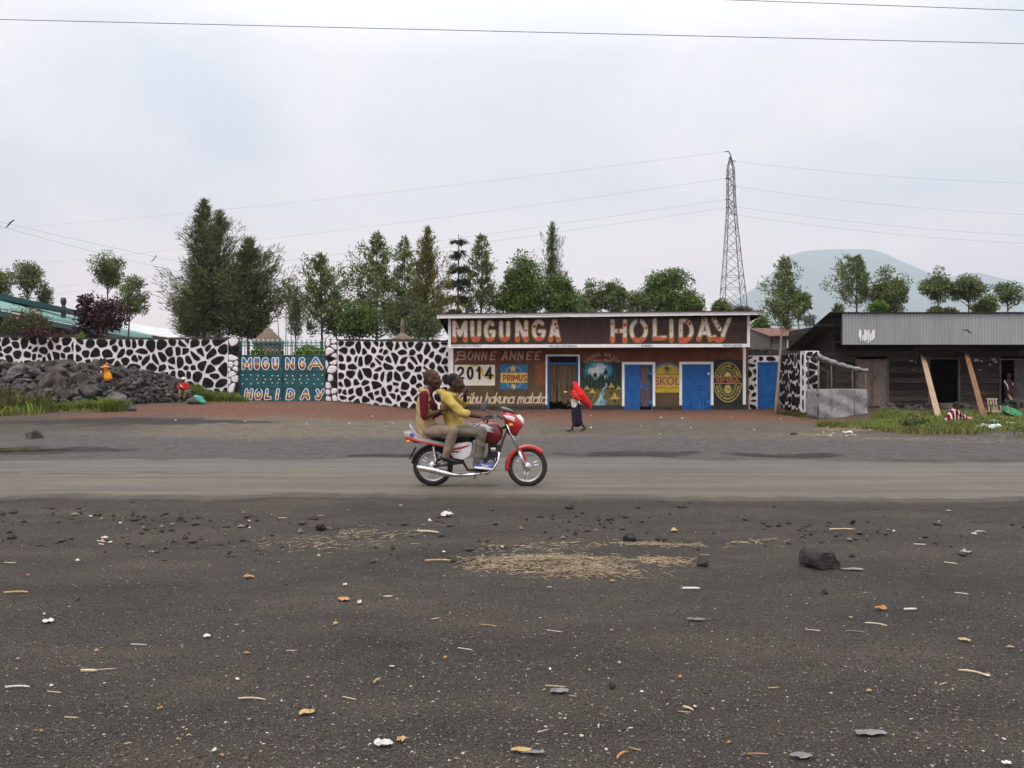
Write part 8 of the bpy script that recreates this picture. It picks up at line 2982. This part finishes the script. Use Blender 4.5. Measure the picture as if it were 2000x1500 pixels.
mb.build('backrest', [cw, cw2], ch)
mb = MB()
mb.bar(C(1931, 803.5, 0.02), C(1966, 804.5, 0.02), 0.03, 0.3, 0, up=(0, 1, 0))
mb.build('seat', cw, ch)
for px, y0, dy in ((1931, 792, -0.12), (1936, 792, 0.2), (1964, 792, -0.12), (1961, 792, 0.2)):
    q = MB()
    q.bar(C(px, y0, dy), C(px + 1, 816 if dy < 0 else 813, dy), 0.035, 0.035)
    q.build('leg', cw2 if px < 1940 else cw, ch)
pb = GP(1972, 816)
mb = MB()
mb.lathe([(0.2, 0.0), (0.28, 0.1), (0.31, 0.17), (0.33, 0.18), (0.3, 0.165), (0.19, 0.02), (0.0, 0.015)], (0, 0, 0), 'z', 28)
o = mb.build('basin', mat('green_plastic', (0.012, 0.16, 0.055), 0.4, 0.15))
o.location = pb + Vector((0, 0, 0.07))
o.rotation_euler = (0.5, 0.2, 0)
tag(o, 'bright green plastic basin on the mud by the chair', 'basin')
def heap_cloth(px, py, wpx, hpx, col, label, seed):
    p = GP(px, py)
    k = p.y / FPX
    rg = random.Random(seed)
    mb = MB()
    parts = []
    for i in range(7):
        u = i / 6 - 0.5
        parts.append(('e', (u * wpx * k * 0.9, rg.uniform(-0.1, 0.1), hpx * k * rg.uniform(0.2, 0.45) * (1.1 - abs(u))), (wpx * k * 0.17, 0.14, hpx * k * rg.uniform(0.3, 0.5))))
    o = organic('washing', parts, cloth('washed_cloth', col, 0.3), None, 0.02, 1, 0.03, seed)
    o.location = p
    tag(o, label, 'cloth')
heap_cloth(1945, 838, 25, 13, (0.5, 0.62, 0.62), 'white and mint cloth spread on the grass right of the seated woman', 1)
heap_cloth(1942, 825, 13, 7, (0.16, 0.4, 0.42), 'small turquoise cloth just behind the white and mint cloth', 2)
heap_cloth(1919, 835, 20, 9, (0.3, 0.24, 0.25), 'greyish pink patterned cloth on the grass beside the seated woman', 3)
heap_cloth(1976, 829, 17, 6, (0.42, 0.25, 0.19), 'peach and red cloth lying on the verge near the right edge', 4)
heap_cloth(1994, 833, 16, 5, (0.5, 0.48, 0.45), 'off-white cloth lying at the right edge of the verge', 5)
heap_cloth(1998, 818, 9, 5, (0.5, 0.47, 0.46), 'small white bundle on the mud at the very right edge', 6)
heap_cloth(1655, 845, 16, 5, (0.45, 0.43, 0.4), 'dirty white rag on the edge of the verge below the stall', 7)

def small_person(label, base, mats_, build):
    t = thing('person', label, 'person', base)
    build(t)
    return t

# ---- woman in the striped dress sitting on the grass
ps = GP(1876, 823)
ks = ps.y / FPX
def S_(px, py, y=0.0):
    return Vector(((px - 1876) * ks, y, (823 - py) * ks))
st = thing('person', 'woman in dark red and white striped dress sitting on the grass, legs out', 'person', ps)
hd = S_(1868.5, 792.5)
hp, ey, HF = head_parts(hd, (0.8, -0.5, -0.25), (0, 0, 1), 0.95)
sN, sF = S_(1863, 803, -0.14), S_(1866, 802, 0.16)
body = hp + [('t', [S_(1864, 801), S_(1867, 796)], [0.05, 0.045]), ('t', [S_(1858, 820), S_(1861, 811), S_(1864, 803)], [(0.14, 0.12), (0.13, 0.1), (0.12, 0.07)], (0, 1, 0)), ('t', [sN, sF], 0.05),
             ('t', [sN, S_(1873, 812, -0.18), S_(1882, 815, -0.1)], [0.04, 0.034, 0.025]), ('t', [sF, S_(1876, 811, 0.16), S_(1884, 814, 0.06)], [0.04, 0.034, 0.025]),
             ('t', [S_(1860, 819, -0.08), S_(1880, 814, -0.1), S_(1895, 822, -0.08)], [0.075, 0.055, 0.035]), ('t', [S_(1860, 819, 0.08), S_(1882, 815, 0.1), S_(1904, 820, 0.1)], [0.075, 0.055, 0.035])]
body += hand_parts(S_(1882, 815, -0.1), (1, 0.2, -0.2), (0, 0, -1), 0.7, 0.9, 1) + hand_parts(S_(1884, 814, 0.06), (1, -0.2, -0.2), (0, 0, -1), 0.7, 0.9, -1)
organic('body', body, M['skin'], st, 0.01, 1)
P, S, Mx = HF
organic('hair', [('e', P(0, -0.025, 0.05), S(0.085, 0.1, 0.085), Mx), ('e', P(0, -0.06, 0.0), S(0.075, 0.06, 0.07), Mx)], M['hair'], st, 0.01, 1)
m = MT('striped_dress', 0.9, 0.2)
wv = m.n('ShaderNodeTexWave', wave_type='BANDS', bands_direction='X')
wv.inputs['Scale'].default_value = 2.9
wv.inputs['Distortion'].default_value = 1.2
wv.inputs['Detail Scale'].default_value = 1.5
m.l(m.vec((1, 0.4, 0.35)), wv.inputs['Vector'])
m.color(m.ramp(wv.outputs['Fac'], [(0.72, (0.12, 0.008, 0.015)), (0.8, (0.55, 0.5, 0.5))]))
organic('dress', [('t', [S_(1856, 822), S_(1858, 815), S_(1863, 804)], [(0.2, 0.17), (0.19, 0.16), (0.16, 0.1)], (0, 1, 0)), ('t', [sN, S_(1871, 810, -0.17)], [0.066, 0.055]), ('t', [sF, S_(1873, 809, 0.16)], [0.066, 0.055]),
                  ('t', [S_(1860, 818, -0.06), S_(1878, 814, -0.1), S_(1891, 820, -0.08)], [0.13, 0.095, 0.085]), ('t', [S_(1860, 818, 0.06), S_(1880, 815, 0.1), S_(1898, 819, 0.1)], [0.13, 0.095, 0.075]),
                  ('t', [S_(1850, 824), S_(1858, 822)], [0.07, 0.13])], m.mat, st, 0.012, 2, 0.01, 9)
organic('wrap_cloth', [('t', [S_(1888, 820, -0.12), S_(1896, 821, -0.12), S_(1902, 822, -0.08)], [0.1, 0.1, 0.06])], cloth('red_white_wrap', (0.5, 0.16, 0.17), 0.7, 14), st, 0.014, 1, 0.015, 3)

# ---- man sitting in the far right doorway
pm = Vector((xs_(1966), YS - 0.25, float(gz(xs_(1966), YS)) ))
km = pm.y / FPX
def D_(px, py, y=0.0):
    return Vector(((px - 1966) * km, y, CAMZ - (py - HZ) * km - pm.z))
mn = thing('person', 'man in dark maroon jacket sitting in the far right doorway of the shack', 'person', pm)
hd = D_(1963.5, 734.5)
hp, ey, HF = head_parts(hd, (0.35, -1, -0.1), (0, 0, 1), 0.95)
sL, sR = D_(1958, 745), D_(1968, 745)
sL.x -= 0.06
body = hp + [('t', [D_(1963, 744), D_(1963, 738)], [0.055, 0.05]), ('t', [D_(1964, 781), D_(1963, 763), D_(1963, 747)], [(0.15, 0.12), (0.14, 0.11), (0.14, 0.09)], (1, 0, 0)), ('t', [sL, sR], 0.055),
             ('t', [sL, D_(1957, 762, -0.06), D_(1963, 774, -0.2)], [0.05, 0.04, 0.03]), ('t', [sR, D_(1971, 762, -0.06), D_(1967, 774, -0.2)], [0.05, 0.04, 0.03]),
             ('t', [D_(1961, 782), D_(1970, 783, -0.35), D_(1971, 803, -0.4)], [0.085, 0.06, 0.04]), ('t', [D_(1967, 782), D_(1984, 785, -0.25), D_(1984, 804, -0.3)], [0.085, 0.06, 0.04])]
body += hand_parts(D_(1963, 774, -0.2), (0.4, -0.4, -0.6), (0, 1, 0), 0.8, 1, 1) + hand_parts(D_(1967, 774, -0.2), (-0.4, -0.4, -0.6), (0, 1, 0), 0.8, 1, -1)
organic('body', body, M['skin'], mn, 0.01, 1)
P, S, Mx = HF
organic('hair', [('e', P(0, -0.03, 0.045), S(0.08, 0.092, 0.08), Mx)], M['hair'], mn, 0.01, 1)
organic('jacket', [('t', [D_(1964, 778), D_(1963, 763), D_(1963, 747)], [(0.18, 0.15), (0.17, 0.14), (0.17, 0.11)], (1, 0, 0)), ('t', [sL, sR], 0.075), ('t', [sL, D_(1957, 762, -0.06), D_(1962, 772, -0.17)], [0.074, 0.06, 0.05]), ('t', [sR, D_(1971, 762, -0.06), D_(1968, 772, -0.17)], [0.074, 0.06, 0.05])],
        cloth('maroon_jacket', (0.035, 0.014, 0.018)), mn, 0.012, 2, 0.006, 2)
q = MB()
q.tube([sL + Vector((-0.05, -0.06, 0.03)), D_(1957.5, 753, -0.13), D_(1959, 762, -0.13)], 0.018, 6)
q.tube([D_(1968, 748, -0.13), D_(1967.5, 752, -0.14)], 0.014, 6)
q.build('jacket_stripe', M['white_paint'], mn, True)
organic('shirt_tail', [('t', [D_(1960, 770, -0.13), D_(1963, 779, -0.18), D_(1967, 782, -0.2)], [0.05, 0.07, 0.05])], cloth('pale_tan_shirt', (0.33, 0.28, 0.2)), mn, 0.012, 1)
organic('trousers', trousers([('t', [D_(1960, 783), D_(1968, 783)], 0.12)], ((D_(1961, 783), D_(1971, 784, -0.37), D_(1972, 801, -0.4)), (D_(1967, 783), D_(1985, 786, -0.27), D_(1984, 801, -0.3))), (0.11, 0.085, 0.07, 0.065)), cloth('dark_grey_trousers', (0.06, 0.058, 0.056)), mn, 0.013, 2, 0.006, 4)
for a in (D_(1972, 804, -0.42), D_(1984.5, 805, -0.33)):
    shoe('shoe', a + Vector((0, 0, 0.02)), (0.5, -1, -0.1), 0.25, bs, mn)
q = MB()
b_ = pm.copy()
q.box(b_.x - 0.32, b_.x + 0.28, YS - 0.42, YS - 0.06, zs(800), zs(788))
tag(q.build('timber_block', M['planks'], None), 'dark timber block under the man in the far right doorway', 'block')

# ---- child in orange and yellow on the heap
pk_ = GP(216, 752, HZf, 25, 39.3) + Vector((0, -0.25, 0.16))
kk = pk_.y / FPX
def K_(zx, zy, y=0.0):
    return Vector(((zx / 4.167 - 216) * kk, y, (752 - 640 - zy / 4.167) * kk))
kid = thing('person', 'small child in bright orange and yellow dress standing on the rubble heap', 'person', pk_)
hd = K_(874, 304)
hp, ey, HF = head_parts(hd + Vector((0, 0, 0.03)), (0.3, -1, -0.2), (0, 0, 1), 0.92)
body = hp + [('t', [K_(880, 325), K_(876, 312)], [0.035, 0.035]), ('t', [K_(900, 425), K_(888, 375), K_(882, 335)], [(0.09, 0.07), (0.08, 0.06), (0.075, 0.05)], (1, 0, 0)), ('t', [K_(855, 338), K_(910, 335)], 0.035),
             ('t', [K_(855, 338), K_(848, 370, -0.04), K_(868, 392, -0.1)], [0.03, 0.024, 0.02]), ('t', [K_(910, 335), K_(925, 360, -0.05), K_(900, 380, -0.12)], [0.03, 0.024, 0.02]),
             ('t', [K_(885, 425), K_(884, 448), K_(882, 468)], [0.05, 0.036, 0.025]), ('t', [K_(912, 425), K_(914, 448), K_(915, 468)], [0.05, 0.036, 0.025]), ('t', [K_(882, 467), K_(884, 470, -0.1)], [0.024, 0.02]), ('t', [K_(915, 467), K_(917, 470, -0.1)], [0.024, 0.02])]
body += hand_parts(K_(868, 392, -0.1), (0.6, -0.3, 0.1), (0, 0, -1), 0.8, 0.65, 1) + hand_parts(K_(900, 380, -0.12), (-0.6, -0.3, 0), (0, 0, -1), 0.8, 0.65, -1)
organic('body', body, M['skin'], kid, 0.008, 1)
P, S, Mx = HF
organic('hair', [('e', P(0, -0.022, 0.04), S(0.082, 0.096, 0.085), Mx)], M['hair'], kid, 0.009, 1)
organic('skirt', [('t', [K_(888, 380), K_(896, 410), K_(904, 440)], [(0.1, 0.08), (0.145, 0.12), (0.175, 0.14)], (1, 0, 0))], cloth('orange_yellow_skirt', (0.68, 0.27, 0.015), 0.15), kid, 0.01, 1, 0.008, 3)
organic('blouse', [('t', [K_(890, 385), K_(884, 350), K_(880, 332)], [(0.1, 0.08), (0.095, 0.075), (0.07, 0.05)], (1, 0, 0)), ('t', [K_(858, 346), K_(882, 338), K_(908, 344)], 0.036)], cloth('orange_blouse', (0.62, 0.15, 0.02), 0.3, 14), kid, 0.01, 1, 0.006, 4)
q = MB()
q.tube([K_(845, 350, -0.06), K_(875, 352, -0.12), K_(905, 345, -0.12), K_(925, 352, -0.03)], [0.018, 0.024, 0.024, 0.018], 8)
q.tube([K_(850, 378, -0.05), K_(854, 395, -0.07), K_(860, 408, -0.06)], [0.02, 0.032, 0.012], 8)
q.build('scarf', cloth('pale_scarf', (0.58, 0.45, 0.36)), kid, True)

# ---- person in red jacket and white headcloth sitting at the foot of the heap
pr = GP(361, 776, HZf, 25, 39.5)
kr = pr.y / FPX
def R_(zx, zy, y=0.0):
    return Vector(((zx / 4.167 - 361) * kr, y, (776 - 640 - zy / 4.167) * kr))
rd = thing('person', 'person in red jacket and white headcloth crouching at the right foot of the heap', 'person', pr)
hd = R_(1493, 424)
hp, ey, HF = head_parts(hd, (0.3, -1, -0.35), (0, -0.1, 1), 0.95)
sL, sR = R_(1462, 462), R_(1525, 462)
body = hp + [('t', [R_(1494, 455), R_(1493, 440)], [0.05, 0.045]), ('t', [R_(1500, 540), R_(1496, 500), R_(1494, 462)], [(0.14, 0.11), (0.13, 0.1), (0.12, 0.08)], (1, 0, 0)), ('t', [sL, sR], 0.05),
             ('t', [sL, R_(1455, 492, -0.08), R_(1490, 500, -0.25)], [0.045, 0.036, 0.026]), ('t', [sR, R_(1538, 492, -0.08), R_(1500, 495, -0.25)], [0.045, 0.036, 0.026]),
             ('t', [R_(1485, 545), R_(1490, 520, -0.35), R_(1490, 575, -0.4)], [0.08, 0.06, 0.035]), ('t', [R_(1515, 545), R_(1535, 520, -0.3), R_(1525, 575, -0.35)], [0.08, 0.06, 0.035]),
             ('t', [R_(1490, 572, -0.38), R_(1490, 580, -0.55)], [0.035, 0.028]), ('t', [R_(1525, 572, -0.33), R_(1527, 580, -0.5)], [0.035, 0.028])]
body += hand_parts(R_(1490, 500, -0.25), (0.3, -0.4, 0.3), (0, 0.5, 1), 0.8, 0.95, 1) + hand_parts(R_(1500, 495, -0.25), (-0.3, -0.4, 0.3), (0, 0.5, 1), 0.8, 0.95, -1)
organic('body', body, M['skin'], rd, 0.01, 1)
P, S, Mx = HF
organic('headcloth', [('e', P(0, -0.015, 0.05), S(0.092, 0.108, 0.085), Mx), ('e', P(0, -0.08, 0.03), S(0.06, 0.05, 0.05), Mx)], cloth('white_headcloth', (0.62, 0.6, 0.58)), rd, 0.01, 1)
organic('jacket', [('t', [R_(1500, 535), R_(1496, 500), R_(1494, 462)], [(0.17, 0.13), (0.17, 0.13), (0.15, 0.1)], (1, 0, 0)), ('t', [sL, sR], 0.07), ('t', [sL, R_(1455, 492, -0.08), R_(1480, 500, -0.2)], [0.07, 0.058, 0.045]), ('t', [sR, R_(1538, 492, -0.08), R_(1510, 497, -0.2)], [0.07, 0.058, 0.045])],
        cloth('red_jacket', (0.36, 0.018, 0.016)), rd, 0.012, 2, 0.006, 6)
organic('trousers', trousers([('t', [R_(1488, 548), R_(1515, 548)], 0.11)], ((R_(1485, 545), R_(1490, 518, -0.36), R_(1490, 565, -0.4)), (R_(1515, 545), R_(1537, 518, -0.3), R_(1526, 565, -0.35))), (0.1, 0.08, 0.065, 0.055)), cloth('olive_wrap', (0.14, 0.13, 0.055), 0.35), rd, 0.012, 2, 0.006, 7)
organic('shawl_end', [('t', [R_(1478, 470, -0.12), R_(1490, 480, -0.16), R_(1498, 500, -0.16)], [0.035, 0.04, 0.03])], cloth('pale_shawl', (0.5, 0.42, 0.38)), rd, 0.012, 1)

# ---- sacks beside that person
def sack(label, pts, rad, col, off):
    p = GP(off[0], off[1] + 5.5)
    k = p.y / FPX
    parts = [('t', [Vector(((zx / 4.167 - off[0]) * k, dy, (off[1] - 640 - zy / 4.167) * k)) for zx, zy, dy in pts], rad, (0, 1, 0))]
    o = organic('sack', parts, cloth('woven_sack', col, 0.2, 5), None, 0.018, 2, 0.018, int(off[0]))
    o.location = p
    tag(o, label, 'sack', None)
sack('dark grey bulging sack lying left of the turquoise one', [(1545, 578, 0), (1580, 568, 0), (1605, 572, 0)], [(0.2, 0.14), (0.25, 0.2), (0.2, 0.17)], (0.075, 0.075, 0.073), (377, 783))
sack('turquoise green sack slumped at the foot of the grass tuft', [(1590, 552, 0.1), (1620, 565, 0.05), (1655, 585, 0)], [(0.2, 0.15), (0.24, 0.19), (0.16, 0.1)], (0.06, 0.27, 0.21), (389, 783))
